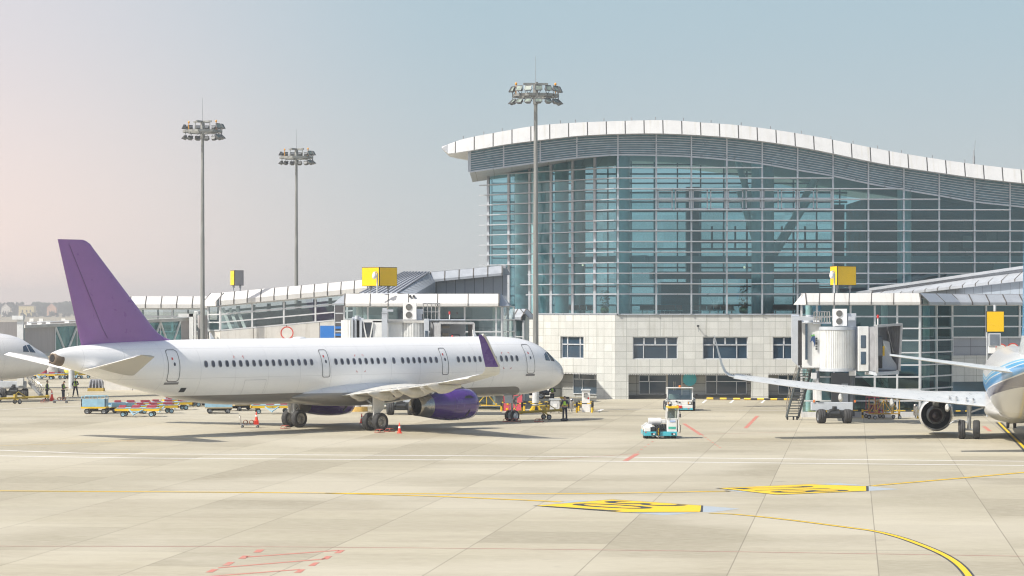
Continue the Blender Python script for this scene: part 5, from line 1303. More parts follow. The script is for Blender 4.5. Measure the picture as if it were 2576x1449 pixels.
mb = MB(); mb.cyl((-.5, .1, -CH), (-.5, .1, 0), .06); mb.cyl((.5, .1, -CH), (.5, .1, 0), .06)
for v in mb.v: v.z = max(v.z, -at(824, 848, 238).z)
mb.build('post', GREY, o)
o = thing('rack_frame', 'grey and blue slatted rack standing between the blue board and the middle gate house', 'rack', (V2(854, 234).x, 234, 0))
mb = MB()
for x in (-.42, .42): mb.box(x - .04, x + .04, -.05, .05, 0, zz(765, 234))
for k in range(9): mb.box(-.42, .42, -.03, .03, 1.0 + .8 * k, 1.12 + .8 * k)
mb.build('upright', LGREY, o)
mb = MB(); 
for v in (824, 842): mb.box(-.36, .36, -.07, -.04, zz(v + 3, 234), zz(v - 3, 234))
mb.build('blue_slat', mat('board_blue', (.03, .20, .62)), o); mb = MB(); mb.box(-.37, .37, -.01, .01, .9, zz(768, 234)); mb.build('rack_panel', mat('rack_panel', (.10, .10, .11), .5), o)

# ---- gate house on the right
D = 191.5
gr = thing('gate_house', 'tall glazed stair and gate lounge behind the right hand jet bridge', 'building', (V2(2160, D).x, D, 0))
A, B = V2(2016, D), V2(2313, D)
zl = zz(766.5, D); zt0 = zz(737.5, D)
eaves(gr, V2(2026, D), V2(2313, D), zt0, zl, 0, .7, 1, m=FASG)
mb = MB()
for f in (.125, .255, .385, .58, .775):
    p = V2(2026, D).lerp(V2(2313, D), f); mb.bar(p + Vector((0, -.02, zt0)), p + Vector((-.12, -.72, zl + .2)), .055, .03, up=(0, -1, 0)); mb.bar(p + Vector((-.12, -.72, zl + .2)), p + Vector((-.12, -.72, zl)), .055, .03, up=(0, -1, 0))
mb.build('eaves_joint', EAVD, gr, world=True, split=True)
mb = MB(); a2 = V2(2026, D) + Vector((0, 0, zt0)); mb.add([a2, V2(2026, D) + Vector((0, -.7, zl)), V2(2026, D) + Vector((-.65, -.7, zl)), V2(2026, D) + Vector((-.65, 2, zl)), a2 + Vector((0, 2, 0))], [(0, 2, 1), (0, 4, 3, 2)]); mb.build('eaves_hip', FASW, gr, world=True)
C = Vector((B.x + 3.3, D + 6.0, 0)); E = Vector((B.x + 14, D + 9.5, 0))
eaves(gr, B, C, zt0, zl, 0, .7, 2, m=GEAV); eaves(gr, C, E, zz(741, 199), zz(767.5, 199), 0, .6, 8, m=GEAV)  # eaves turned from the sun: shade put in as grey instead of white
mb = MB(); mb.prism([A + Vector((0, .1, zt0)), B + Vector((0, .1, zt0)), C + Vector((0, .1, zt0)), E + Vector((0, .1, zt0)), E + Vector((0, 14, zt0)), A + Vector((2.4, 14, zt0))], (0, 0, -.3)); mb.build('roof', CLAD, gr, world=True)
rr_ = [0.0, .108, .215, .33, .44, .555, .668, .78, .89, 1.0]
glazed(gr, A, B, (.35, .35), (zl, zl), rr_, 6, TEALD, .10, [0, .13, .275, .415, .62, .81, 1.0])
glazed(gr, B, C, (.35, .35), (zl, zl), rr_, 2, TEALD, .10)
glazed(gr, C, E, (zz(848, 199), zz(848, 200)), (zl, zl), (0, .33, .66, 1), 4, TEALD, .10)
mb = MB(); mb.quad(C, E, E + Vector((0, 0, zz(848, 200))), C + Vector((0, 0, zz(848, 200))), uv=[(0, 1.6), (11, 1.6), (11, 7.3), (0, 7.3)]); mb.build('grey_wall', CLADP, gr, world=True)
mb = MB(); mb.box(C.x + .1, E.x, C.y - .5 + 2.2, C.y + .1 + 2.3, 0, .1); mb.prism([C + Vector((0, -.12, 0)), E + Vector((0, -.12, 0)), E + Vector((0, -.02, 0)), C + Vector((0, -.02, 0))], (0, 0, 2.55)); mb.build('dark_opening', INT, gr, world=True)
mb = MB(); q = [C + Vector((0, -.16, 2.4)), E + Vector((0, -.16, 2.4)), E + Vector((0, -.16, 4.35)), C + Vector((0, -.16, 4.35))]; mb.quad(*q, uv=[(0, 2.4), (11, 2.4), (11, 4.35), (0, 4.35)]); mb.build('stone_band', STONE, gr, world=True)
mb = MB(); mb.prism([A + Vector((0, -.15, 0)), B + Vector((0.05, -.15, 0)), C + Vector((.1, -.1, 0)), C + Vector((0, .1, 0)), B + Vector((0, .1, 0)), A + Vector((0, .1, 0))], (0, 0, .38)); mb.build('plinth', CLAD, gr, world=True)
mb = MB(); mb.box(cx(2092, D - .6), cx(2150, D - .6), D - .6, D - .2, .1, zz(938, D - .6)); co_ = mb.build('grey_core_wall', CLADP, gr, world=True)
mb = MB(); mb.box(cx(2117, D - .62), cx(2133, D - .62), D - .66, D - .6, .4, zz(965, D - .62)); mb.build('core_door', LGREY, gr, world=True)
# interior: floor, stairs, walls
mb = MB(); mb.prism([A + Vector((.1, .3, 4.1)), B + Vector((-.1, .3, 4.1)), C + Vector((-.1, .2, 4.1)), C + Vector((-.1, 8, 4.1)), A + Vector((.1, 8, 4.1))], (0, 0, .25)); mb.build('interior_floor', INTM, gr, world=True)
mb = MB(); mb.box(A.x + 2.2, E.x, D + 14, D + 14.3, 0, 8.6); mb.box(A.x + 1.2, A.x + 5.6, D + 2.8, D + 3.2, .1, 4.0); mb.build('interior_wall', INT, gr, world=True)
mb = MB(); mb.box(V2(2120, D + 5).x, B.x + 2, D + 6, D + 6.2, 3.0, 4.0); mb.build('interior_panel', mat('interior_pale', (.45, .62, .58), .6), gr, world=True)
s0_, s1_ = at(2160, 930, D + 2.5), at(2235, 1000, D + 2.5)
mb = MB(); mb.bar(s0_, s1_, .25, .5); mb.bar(s0_ + Vector((0, 1.6, 0)), s1_ + Vector((0, 1.6, 0)), .25, .5)
for k in range(16): p = s0_.lerp(s1_, k / 16); mb.box(p.x - .15, p.x + .15, p.y, p.y + 1.6, p.z + .1, p.z + .16)
mb.build('staircase', mat('stair_pale_green', (.45, .58, .52), .5), gr, world=True)
mb = MB(); mb.tube([s0_ + Vector((0, 0, 1.0)), s1_ + Vector((0, 0, 1.0))], .03); mb.tube([s0_ + Vector((0, 0, .6)), s1_ + Vector((0, 0, .6))], .02)
for k in range(7): p = s0_.lerp(s1_, k / 6); mb.tube([p, p + Vector((0, 0, 1))], .02, 5)
mb.build('handrail', STEEL, gr, world=True)
for u in (2035, 2225, 2330):
    mb = MB(); mb.cyl(V2(u, D + 3.5) + Vector((0, 0, .1)), V2(u, D + 3.5) + Vector((0, 0, 8.5)), .25, n=14); mb.build('interior_column', COLM, gr, world=True)
# link roof rising to the right
lr_ = thing('link_building', 'blue grey link whose eaves rise to the right edge above the right gate house', 'building', (V2(2400, 214).x, 214, 0))
dA, dB = 222.0, 204.0
A, B = V2(2190, dA), V2(2600, dB)
eaves(lr_, A, B, zz(732, dA), zz(752, dA), -.5, .5, 13, ztB=zz(673, dB), zbB=zz(705, dB), m=GEAV)
mb = MB(); mb.quad(A, B, B + Vector((0, 0, zz(705, dB))), A + Vector((0, 0, zz(752, dA))), uv=[(0, 0), (24, 0), (24, 10), (0, 8)]); mb.build('wall', panel_mat('link_wall_panel', (.28, .33, .39), 1.3, 0, .05, (.09, .10, .11), .45), lr_, world=True)
mb = MB(); mb.prism([A + Vector((0, .5, zz(732, dA))), B + Vector((0, .5, zz(673, dB))), B + Vector((0, 14, zz(673, dB))), A + Vector((0, 14, zz(732, dA)))], (0, 0, -.2)); mb.build('roof', GEAV, lr_, world=True)
mb = MB(); mb.bar(A + Vector((0, .2, zz(728, dA) )), B + Vector((0, .2, zz(669, dB))), .3, .22); mb.build('ridge_rail', GEAV, lr_, world=True)
ring_sign(2518, 880, 195.5, .46, 'left of two round red ring signs beside the display post at right edge'); ring_sign(2548, 878.5, 195.8, .46, 'right of two red ring signs, nearest the blue tail fin')
# ================================================================== LIGHT MASTS
GALV = mat('galvanised_pole', (0.28, 0.29, 0.28), 0.5, 0.45, var=.15, scale=1.5, stretch=(3, 3, .25), dirt=((.16, .15, .14), 1.2, (3, 3, .3), .6))
LAMPF = mat('lamp_glass', (0.22, 0.27, 0.24), 0.45, 0, var=.3, scale=3, spec=.3)
AMB = mat('amber_beacon', (.75, .33, .03), .3)
def mast():
    o = thing('light_mast', 'x', 'light mast', (0, 0, 0), 0, 'tall floodlight masts')
    mb = MB()
    for z0, z1, r0, r1 in ((0, 7.6, .245, .215), (7.6, 14.5, .215, .185), (14.5, 23.6, .175, .14)):
        mb.cyl((0, 0, z0), (0, 0, z1), r0, r1, n=10, smooth=False)
    mb.build('pole', GALV, o)
    mb = MB(); n = 8; pts = [Vector((1.78 * math.cos(R(22.5 + 45 * k)), 1.78 * math.sin(R(22.5 + 45 * k)), 24.05)) for k in range(n)]
    for k in range(n):
        mb.bar(pts[k], pts[(k + 1) % n], .13, .2); mb.bar(pts[k] * .72 + Vector((0, 0, 24.05 * .28 - .12)), pts[(k + 1) % n] * .72 + Vector((0, 0, 24.05 * .28 - .12)), .10, .12)
        mb.bar(pts[k], (0, 0, 23.8), .08, .08)
    mb.cyl((0, 0, 23.4), (0, 0, 24.9), .2, n=12); mb.bar((-.95, 0, 24.95), (.95, 0, 24.95), .16, .16); mb.bar((0, -.95, 24.95), (0, .95, 24.95), .16, .16)
    for sx in (-.8, .8): mb.bar((sx, 0, 24.9), (sx, 0, 24.1), .05)
    mb.build('head_frame', GALV, o)
    mb = MB(); mb.cyl((0, 0, 25), (0, 0, 27.1), .022, .012, n=6); mb.build('lightning_rod', GREY, o)
    for sx in (-1.5, 1.52):
        mb = MB(); mb.cyl((sx, 0, 24.2), (sx, 0, 24.85), .035, n=6); mb.sphere((sx, 0, 24.95), .09, 8, 6, (1, 1, 1.3)); mb.build('beacon', AMB, o)
    for row, (dz, tilt) in enumerate(((.42, -28), (-.55, -48))):
        for k in range(9):
            a = R(-90 + (k - 4) * 24); c = Vector((1.82 * math.cos(a), 1.82 * math.sin(a), 24.05 + dz))
            Mx = Matrix.Translation(c) @ Matrix.Rotation(a + R(90) + R((k % 3 - 1) * 6), 4, 'Z') @ Matrix.Rotation(R(tilt), 4, 'X')
            mb = MB(); hw, hh = .26, .21
            vs = [Mx @ Vector(p) for p in ((-hw, -.12, -hh), (hw, -.12, -hh), (hw, -.12, hh), (-hw, -.12, hh), (-hw * .6, .14, -hh * .55), (hw * .6, .14, -hh * .55), (hw * .6, .14, hh * .55), (-hw * .6, .14, hh * .55))]
            mb.add(vs, [(0, 4, 5, 1), (1, 5, 6, 2), (2, 6, 7, 3), (3, 7, 4, 0), (4, 7, 6, 5)])
            for p, q in (((-hw, -.12, -hh), (hw, -.12, -hh)), ((hw, -.12, -hh), (hw, -.12, hh)), ((hw, -.12, hh), (-hw, -.12, hh)), ((-hw, -.12, hh), (-hw, -.12, -hh))): mb.bar(Mx @ Vector(p), Mx @ Vector(q), .045)
            base = Vector((1.76 * math.cos(a), 1.76 * math.sin(a), 24.05)); mb.tube([Mx @ Vector((-hw - .05, .02, 0)), base + (Mx @ Vector((-hw, .1, 0)) - base) * .45, base], .022, 5); mb.tube([Mx @ Vector((hw + .05, .02, 0)), base + (Mx @ Vector((hw, .1, 0)) - base) * .45, base], .022, 5)
            f = mb.build('floodlight', mat('floodlight_housing', (.16, .17, .18), .5, .3), o); mb = MB(); mb.add([Mx @ Vector((x, -.11, z)) for x, z in ((-hw + .03, -hh + .03), (hw - .03, -hh + .03), (hw - .03, hh - .03), (-hw + .03, hh - .03))], [(0, 1, 2, 3)]); mb.build('lamp_lens', LAMPF, f)
    return o
m1 = mast(); m1['label'] = 'tallest floodlight mast, in front of the left end of the glass hall'; m1.location = (cx(1347.5, 203), 203, 0); m1.rotation_euler.z = R(6)
dup(m1, (cx(509.5, 243), 243, 0), R(152), 'floodlight mast rising behind the airliner just right of the purple tail fin', 'tall floodlight masts')
dup(m1, (cx(745.5, 284), 284, 0), R(150), 'most distant floodlight mast, rising behind the sloping glazed pier', 'tall floodlight masts')
mb = MB(); mb.prism([(-.46, -.46, 0), (.46, -.46, 0), (.22, -.46, .42), (-.22, -.46, .42)], (0, .92, 0)); mb.build('yellow_base', YEL, m1)
mb = MB(); mb.prism([(-.15, -.47, 0), (.15, -.47, 0), (.08, -.47, .41), (-.08, -.47, .41)], (0, -.03, 0)); mb.build('base_stripe', BLACK, m1)
mb = MB(); rg = []
for k in range(9):
    z = .5 + k * .13; rg.append([Vector(((.27 + .02 * noise.noise(Vector((a, z * 4, 0)))) * math.cos(a * .524), (.27 + .03 * noise.noise(Vector((z * 5, a, 1)))) * math.sin(a * .524), z)) for a in range(12)])
mb.loft(rg); mb.build('plastic_wrap', mat('wrap_white', (.6, .63, .64), .25, var=.12, scale=4), m1)

# ================================================================== GATE SIGNS
def wedge_sign(u0, um, u1, v0, v1, d, label, rz=0, grey=False, vb=None, cam_=None):
    X0, Xm, X1 = cx(u0, d), cx(um, d), cx(u1, d); z0, z1 = zz(v1, d), zz(v0, d); zb_ = zz(vb, d) if vb else z0 - .45
    o = thing('gate_sign', label, 'sign', ((X0 + X1) / 2, d, zb_), 0, 'yellow gate number boxes')
    def L(x, y, z): return Vector((x - (X0 + X1) / 2, y, z - zb_))
    P0, Pm, P1, Pb = (X0, .75), (Xm, -.45), (X1, .75), (Xm, 1.6)
    mb = MB(); mb.prism([L(*P0, z0), L(*Pm, z0), L(*P1, z0), L(*Pb, z0)], (0, 0, z1 - z0)); mb.build('sign_box', DARK, o)
    for i, (a, b) in enumerate(((P0, Pm), (Pm, P1))):
        dx, dy = b[0] - a[0], b[1] - a[1]; l = math.hypot(dx, dy); nx, ny = dy / l * .02, -dx / l * .02; e = .04
        pa = (a[0] + dx / l * e + nx, a[1] + dy / l * e + ny); pb = (b[0] - dx / l * e + nx, b[1] - dy / l * e + ny)
        mb = MB(); mb.quad(L(*pa, z0 + e), L(*pb, z0 + e), L(*pb, z1 - e), L(*pa, z1 - e)); mb.build('sign_face', mat('sign_grey_side', (.26, .25, .25), .5) if (grey and i == 1) else YSIGN, o)
    for x, y in ((X0 * .75 + X1 * .25, .6), (X0 * .25 + X1 * .75, .6)):
        mb = MB(); mb.cyl(L(x, y, zb_), L(x, y, z0), .05, n=8); mb.cyl(L(x, y, z0 - .22), L(x, y, z0), .11, n=8); mb.build('post', GREY, o)
    if cam_:
        c = thing('dome_camera', cam_, 'camera', (cx(um - 6, d - 1), d - 1.0, zb_), 0); c['group'] = 'white dome cameras beside the yellow boxes'
        mb = MB(); mb.cyl((0, 0, 0), (0, 0, z1 - zb_ - .5), .06, n=8); mb.tube([(0, 0, z1 - zb_ - .5), (-.05, -.1, z1 - zb_ - .38), (-.2, -.2, z1 - zb_ - .4)], .04); mb.build('pole', LGREY, c)
        mb = MB(); mb.sphere((-.22, -.22, z1 - zb_ - .72), .17, 12, 8, (1, 1, 1.35)); mb.cyl((-.22, -.22, z1 - zb_ - .6), (-.22, -.22, z1 - zb_ - .4), .16, .08); mb.build('dome', WHITE, c)
    return o
wedge_sign(909, 955, 998, 672, 720, 207, 'large yellow two sided box sign on the roof of the middle gate house', vb=737, cam_='white dome camera on a pole in front of the large yellow box sign')
wedge_sign(577.5, 591, 611, 680, 718, 252, 'small box sign with a narrow yellow side and grey side above the sloping pier', grey=True, vb=735)
wedge_sign(2092, 2105, 2157, 669, 718, 193, 'yellow box sign on the roof of the right gate house', vb=737, cam_='white dome camera on a pole beside the yellow box sign on the right gate house')
dd = 192.5
o = thing('docking_display', 'square yellow sign above a grey docking display on a thin pole at right', 'sign', (cx(2499, dd), dd, 0)); x0 = cx(2499, dd)
mb = MB(); mb.box(cx(2480, dd) - x0, cx(2524, dd) - x0, -.3, -.1, zz(835, dd), zz(783, dd)); mb.build('sign_box', DARK, o)
mb = MB(); mb.box(cx(2481, dd) - x0, cx(2523, dd) - x0, -.33, -.3, zz(834, dd), zz(784, dd)); mb.build('sign_face', YSIGN, o)
mb = MB(); mb.box(cx(2485, dd) - x0, cx(2515, dd) - x0, -.4, -.1, zz(871, dd), zz(838, dd)); mb.build('display_box', LGREY, o)
mb = MB(); mb.box(cx(2488, dd) - x0, cx(2512, dd) - x0, -.43, -.4, zz(868, dd), zz(841, dd)); mb.build('display_screen', mat('screen_grey', (.16, .19, .23), .2), o)
mb = MB(); mb.box(cx(2484, dd) - x0, cx(2503, dd) - x0, -.35, -.1, zz(889, dd), zz(871.5, dd), r=.03); mb.build('control_box', WHITE, o)
mb = MB(); mb.cyl((cx(2483, dd) - x0, 0, 0), (cx(2483, dd) - x0, 0, zz(835, dd)), .05); mb.cyl((cx(2502, dd) - x0, -.1, zz(784, dd)), (cx(2502, dd) - x0, -.1, zz(767, dd)), .1); mb.build('pole', LGREY, o)

# ================================================================== JET BRIDGES
def corr_mat(name, col, step, dark=.6):
    m, t, b = new_mat(name); uv = t.nodes.new('ShaderNodeUVMap'); s = t.nodes.new('ShaderNodeSeparateXYZ'); t.links.new(uv.outputs[0], s.inputs[0])
    f = M2(t, 'FRACT', M2(t, 'DIVIDE', s.outputs[0], step)); g = mrange(t, f, .72, .86)
    t.links.new(mixc(t, g, col, tuple(c * dark for c in col)), b.inputs['Base Color']); b.inputs['Roughness'].default_value = .4
    return m
JW = mat('jet_bridge_white', (0.66, 0.68, 0.68), .4, var=.05, dirt=((.4, .38, .33), 1.5, (2, 2, .3), .45)); JG = mat('jet_bridge_grey', (0.46, 0.50, 0.55), .4, var=.06)
BEL = mat('bellows_fabric', (0.27, 0.28, 0.30), .7, var=.15)
def slats(root, name, path, z0, z1, material, step=.12, depth=.05, world=True):
    """corrugated curtain following a ground path; real ribs"""
    mb = MB(); pts = []
    for a, b in zip(path[:-1], path[1:]):
        n = max(1, int((b - a).length / step))
        for k in range(n): pts.append(a.lerp(b, k / n))
    pts.append(path[-1]); prof = []
    for i, p in enumerate(pts[:-1]):
        q = pts[i + 1]; d = (q - p); nn = Vector((d.y, -d.x, 0)).normalized()
        prof += [p, p.lerp(q, .62), p.lerp(q, .70) - nn * depth, p.lerp(q, .92) - nn * depth]
    prof.append(pts[-1])
    mb.loft([[p + Vector((0, 0, z0)) for p in prof], [p + Vector((0, 0, z1)) for p in prof]], close=False, caps=False, smooth=False)
    return mb.build(name, material, root, world=world)
def ac_unit(root, u0, u1, v0, v1, d):
    X0, X1, z0, z1 = cx(u0, d), cx(u1, d), zz(v1, d), zz(v0, d); mb = MB(); mb.box(X0, X1, d - .2, d + .35, z0, z1, r=.02)
    a = mb.build('air_conditioner', WHITE, root, world=True); W = X1 - X0; H = z1 - z0
    for f in (.27, .73):
        mb = MB(); c = Vector((X0 + W * .44, d - .21, z0 + H * f)); r = min(H * .185, W * .33)
        mb.lathe([(0, r), (.03, r), (.03, r * .93), (.0, r * .93)], c, (0, -1, 0), 24); mb.cyl(c + Vector((0, .01, 0)), c, r * .93, n=24)
        for k in range(4): rr = r * (.2 + .2 * k); mb.lathe([(.015, rr), (.02, rr + .01), (.015, rr + .02)], c, (0, -1, 0), 20)
        o = mb.build('fan', mat('fan_grille', (.20, .20, .19), .5, .2), root); Mi = parent_matrix(root).inverted()
        for v in o.data.vertices: v.co = Mi @ v.co
        o.parent = a
def rails(root, p0, p1, h, n, r=.03, mid=True):
    mb = MB(); p0, p1 = Vector(p0), Vector(p1); mb.tube([p0 + Vector((0, 0, h)), p1 + Vector((0, 0, h))], r)
    if mid: mb.tube([p0 + Vector((0, 0, h / 2)), p1 + Vector((0, 0, h / 2))], r * .8)
    for k in range(n + 1): p = p0.lerp(p1, k / n); mb.tube([p, p + Vector((0, 0, h))], r)
    return mb.build('handrail', STEEL, root, world=True)
def drive(root, uL, uR, d, vbeam, r=.5, wd=.55, beam=(2040, 2145), name='drive_unit'):
    mb = MB(); zb_ = zz(vbeam, d)
    mb.box(cx(beam[0], d), cx(beam[1], d), d - .15, d + .25, zb_ - .28, zb_ + .28, r=.03); du = mb.build('cross_beam', JG, root, world=True)
    Mi = parent_matrix(root).inverted()
    for u in (uL, uR):
        t, q, h = MB(), MB(), MB(); wheel_mb(t, q, h, Vector((cx(u, d), d, r)), r, wd, Vector((1, .12, 0)))
        for x_, n_, m_ in ((t, 'drive_wheel', RUBBER), (q, 'rim', GREY)):
            x_.v = [Mi @ v for v in x_.v]
        w_ = t.build('drive_wheel', RUBBER, root); q.build('rim', GREY, w_)
    mb = MB(); um = (uL + uR) / 2; c = V2(um, d)
    mb.box(c.x - .75, c.x + .75, d - .2, d + .2, .35, .75); mb.box(c.x - .35, c.x + .3, d - .35, d + .35, .45, .98); mb.cyl(c + Vector((-.3, -.3, .7)), c + Vector((.35, -.3, .7)), .17, n=10)
    mb.cyl(c + Vector((0, 0, .9)), c + Vector((0, 0, zb_)), .22, n=12); mb.tube([c + Vector((-.5, -.3, .6)), c + Vector((-.3, -.45, .9)), c + Vector((0, -.4, zb_))], .04); mb.box(c.x + .4, c.x + .8, d - .3, d, .5, .85)
    mb.build('drive_motor', DARK, root, world=True)
# ---- right jet bridge
d = 181.0
jr = thing('jet_bridge', 'right hand white jet bridge with open grey bellows and a tall dark stair', 'jet bridge', (cx(2098, d), d, 0)); 
zf, zr = zz(934, d), zz(820, d)
drive(jr, 2066, 2131, d, 1022)
mb = MB()
for u in (2056, 2145): mb.cyl(V2(u, d + .1) + Vector((0, 0, zz(1015, d))), V2(u, d + .1) + Vector((0, 0, zf)), .17, n=14)
mb.build('lift_column', mat('lift_column_dark', (.10, .12, .14), .35, .6), jr, world=True, split=True)
mb = MB(); mb.box(cx(2052, d), cx(2066, d), d - .25, d + .1, zz(1008, d), zz(962, d), r=.02); mb.box(cx(2046, d), cx(2052, d), d - .1, d + .3, zz(1012, d), zz(965, d)); mb.build('equipment_cabinet', JW, jr, world=True, split=True)
mb = MB()
for u in (2047, 2150): mb.box(cx(u, d) - .06, cx(u, d) + .06, d - .2, d - .1, zz(1012, d), zz(1006, d))
mb.build('marker_light', mat('marker_orange', (.7, .2, .05), .4), jr, world=True, split=True)
# rotunda curtain
c0 = Vector((cx(2108, d), d + .3, 0)); rad = (cx(2145, d) - cx(2066, d)) / 2 + .15
path = [c0 + Vector((rad * 1.0 * math.cos(R(a)), 1.35 * math.sin(R(a)), 0)) for a in range(185, 351, 6)]
slats(jr, 'curtain_wall', path, zz(927, d), zz(830, d), JW, .10, .04)
mb = MB(); mb.prism([p * 1 + (p - c0) * .03 + Vector((0, 0, zz(830, d))) for p in path], (0, 0, .22)); mb.prism([p + (p - c0) * .02 + Vector((0, 0, zz(934, d))) for p in path], (0, 0, .2)); mb.build('curtain_frame', JG, jr, world=True, split=True)
mb = MB(); mb.box(c0.x - rad, cx(2178, d), d + .2, d + 2.6, zz(934, d), zz(822, d)); mb.build('cab_body', JG, jr, world=True)
# frame with windows
mb = MB(); mb.box(cx(2153, d), cx(2179, d), d - 1.3, d - .9, zz(933, d), zz(821, d), r=.03); fr = mb.build('cab_frame', JW, jr, world=True)
for va, vb in ((843, 875), (884, 916)):
    mb = MB(); mb.box(cx(2159, d), cx(2172, d), d - 1.33, d - 1.28, zz(vb, d), zz(va, d), r=.03); mb.build('cab_window', WGLASS, jr, world=True)
# canopy bellows: folds between cab frame and front hoop
A0 = [Vector((cx(2179, d), d - 1.2, zz(932, d))), Vector((cx(2179, d), d - 1.2, zz(822, d))), Vector((cx(2240, d), d + 1.6, zz(820, d))), Vector((cx(2240, d), d + 1.6, zz(930, d)))]
B0 = [at(2206, 937, d - 2.4), at(2205, 820, d - 2.4), at(2268, 816, d - .6), at(2262, 933, d - .6)]
mb = MB(); K = 12; rg = []
for k in range(K + 1):
    f = k / K; ring = [a.lerp(b, f) for a, b in zip(A0, B0)]
    cc = sum(ring, Vector()) / 4; sc2 = 1.0 if k % 2 == 0 else .955; ring = [cc + (p - cc) * sc2 for p in ring]; rg.append(ring)
for r0, r1 in zip(rg[:-1], rg[1:]):
    for i in (0, 1, 2): mb.add([r0[i], r0[i + 1], r1[i + 1], r1[i]], [(0, 1, 2, 3)])
mb.build('bellows', BEL, jr, world=True)
mb = MB()
for i in (0, 1, 2): mb.bar(B0[i], B0[i + 1], .16, .16)
mb.build('bellows_hoop', mat('hoop_grey', (.42, .43, .44), .6, var=.1), jr, world=True)
mb = MB(); mb.prism([A0[0], A0[3], B0[3], B0[0]], (0, 0, -.22)); mb.build('cab_floor', JG, jr, world=True)
inner = mat('cab_interior', (.40, .44, .50), .5, var=.05)
mb = MB(); mb.prism([A0[0] + Vector((.05, .1, 0)), A0[3], A0[3] + Vector((0, 0, 2.9)), A0[0] + Vector((.05, .1, 2.9))], (-.05, .1, 0)); mb.build('cab_wall', inner, jr, world=True)
p = at(2232, 930, d - .2); mb = MB(); mb.prism([p + Vector((-.6, 0, 0)), p + Vector((.65, 0, 0)), p + Vector((.62, 0, .35)), p + Vector((.3, 0, .8)), p + Vector((.15, 0, 1.9)), p + Vector((-.25, 0, 2.0)), p + Vector((-.3, 0, 1.2)), p + Vector((-.6, 0, 1.1))], (0, .3, 0)); mb.build('control_console', LGREY, jr, world=True)
mb = MB(); q = at(2221, 880, d - .5); mb.box(q.x - .12, q.x + .12, q.y, q.y + .03, q.z - .4, q.z + .25); q = at(2204.5, 888, d - 1.9); mb.box(q.x - .04, q.x + .1, q.y, q.y + .03, q.z - .3, q.z + .3); mb.build('warning_notice', YSIGN, jr, world=True, split=True)
mb = MB(); q = at(2213, 872, d - .9); mb.box(q.x - .22, q.x + .2, q.y, q.y + .04, q.z - .7, q.z + .7, r=.03); mb.build('interior_window', WGLASS, jr, world=True)
mb = MB(); q = at(2214, 908, d - 1); mb.box(q.x - .1, q.x + .15, q.y, q.y + .2, q.z - .5, q.z + .35); mb.build('control_box', BLACK, jr, world=True)
# tunnel going back-left to gate house
mb = MB(); mb.prism([Vector((cx(2020, d), d + .6, zz(925, d))), Vector((cx(2066, d), d + .4, zz(925, d))), Vector((cx(2066, d), d + .4, zz(812, d))), Vector((cx(2020, d), d + .6, zz(812, d)))], (.9, 9, .3)); tn = mb.build('inner_tunnel', JW, jr, world=True)
mb = MB(); mb.prism([Vector((cx(1993, d + 2), d + 2, zz(908, d + 2))), Vector((cx(2012, d + 2), d + 2, zz(925, d + 2))), Vector((cx(2012, d + 2), d + 2, zz(795, d + 2))), Vector((cx(1993, d + 2), d + 2, zz(795, d + 2)))], (.45, 5.0, .1)); mb.box(cx(1996, d), cx(2066, d), d + .1, d + .5, zz(806, d), zz(797, d)); mb.build('outer_tunnel', JG, jr, world=True)
mb = MB(); mb.box(cx(2012, d), cx(2020, d), d + .9, d + 1.2, zz(920, d), zz(805, d)); mb.build('tunnel_gap', BLACK, jr, world=True)
mb = MB(); mb.box(cx(2027, d), cx(2033, d), d + .3, d + .45, zz(905, d), zz(815, d)); mb.build('tunnel_window', WGLASS, jr, world=True)
mb = MB(); q = lambda u, v: at(u, v, d + .35)
mb.prism([q(2038, 862), q(2041, 850), q(2046, 842), q(2050, 846), q(2051, 860), q(2050, 874), q(2047, 862), q(2043, 856)], (0, -.02, 0)); mb.build('wave_emblem', mat('emblem_blue', (.03, .07, .18), .5), jr, world=True)
mb = MB(); mb.prism([q(2039, 846), q(2041, 842), q(2044, 843), q(2048, 840), q(2050, 844), q(2046, 846)], (0, -.03, 0)); mb.build('leaf_emblem', mat('emblem_green', (.12, .38, .10), .5), jr, world=True)
mb = MB()
for v0, v1 in ((850, 854), (856, 859), (861, 867), (871, 874), (876, 880)): mb.box(cx(2053, d), cx(2057.5, d), d + .3, d + .36, zz(v1, d), zz(v0, d))
mb.build('side_lettering', DARK, jr, world=True)
ac_unit(jr, 2095, 2130, 777, 820, d)
mb = MB(); mb.box(cx(2132, d), cx(2154, d), d, d + .6, zz(822, d), zz(788, d)); mb.box(cx(2133, d), cx(2150, d), d - .3, d, zz(806, d), zz(796, d)); mb.cyl(V2(2036, d + 1) + Vector((0, 0, zz(812, d))), V2(2036, d + 1) + Vector((0, 0, zz(792, d))), .25, n=14); mb.box(cx(2045, d), cx(2092, d), d + .2, d + 1.2, zz(815, d), zz(810, d)); mb.build('roof_equipment', JG, jr, world=True, split=True)
rails(jr, V2(2048, d) + Vector((0, 0, zz(812, d))), V2(2087, d) + Vector((0, 0, zz(812, d))), .75, 6, .035); rails(jr, V2(2048, d + 1.4) + Vector((0, 0, zz(812, d))), V2(2087, d + 1.4) + Vector((0, 0, zz(812, d))), .75, 3, .035)
mb = MB(); p = V2(2208.5, d - 1) + Vector((0, 0, zz(817, d))); mb.cyl(p, p + Vector((0, 0, .45)), .04); mb.build('beacon_stem', WHITE, jr, world=True); mb = MB(); mb.cyl(p + Vector((0, 0, .45)), p + Vector((0, 0, .68)), .08); mb.build('beacon', RED, jr, world=True)
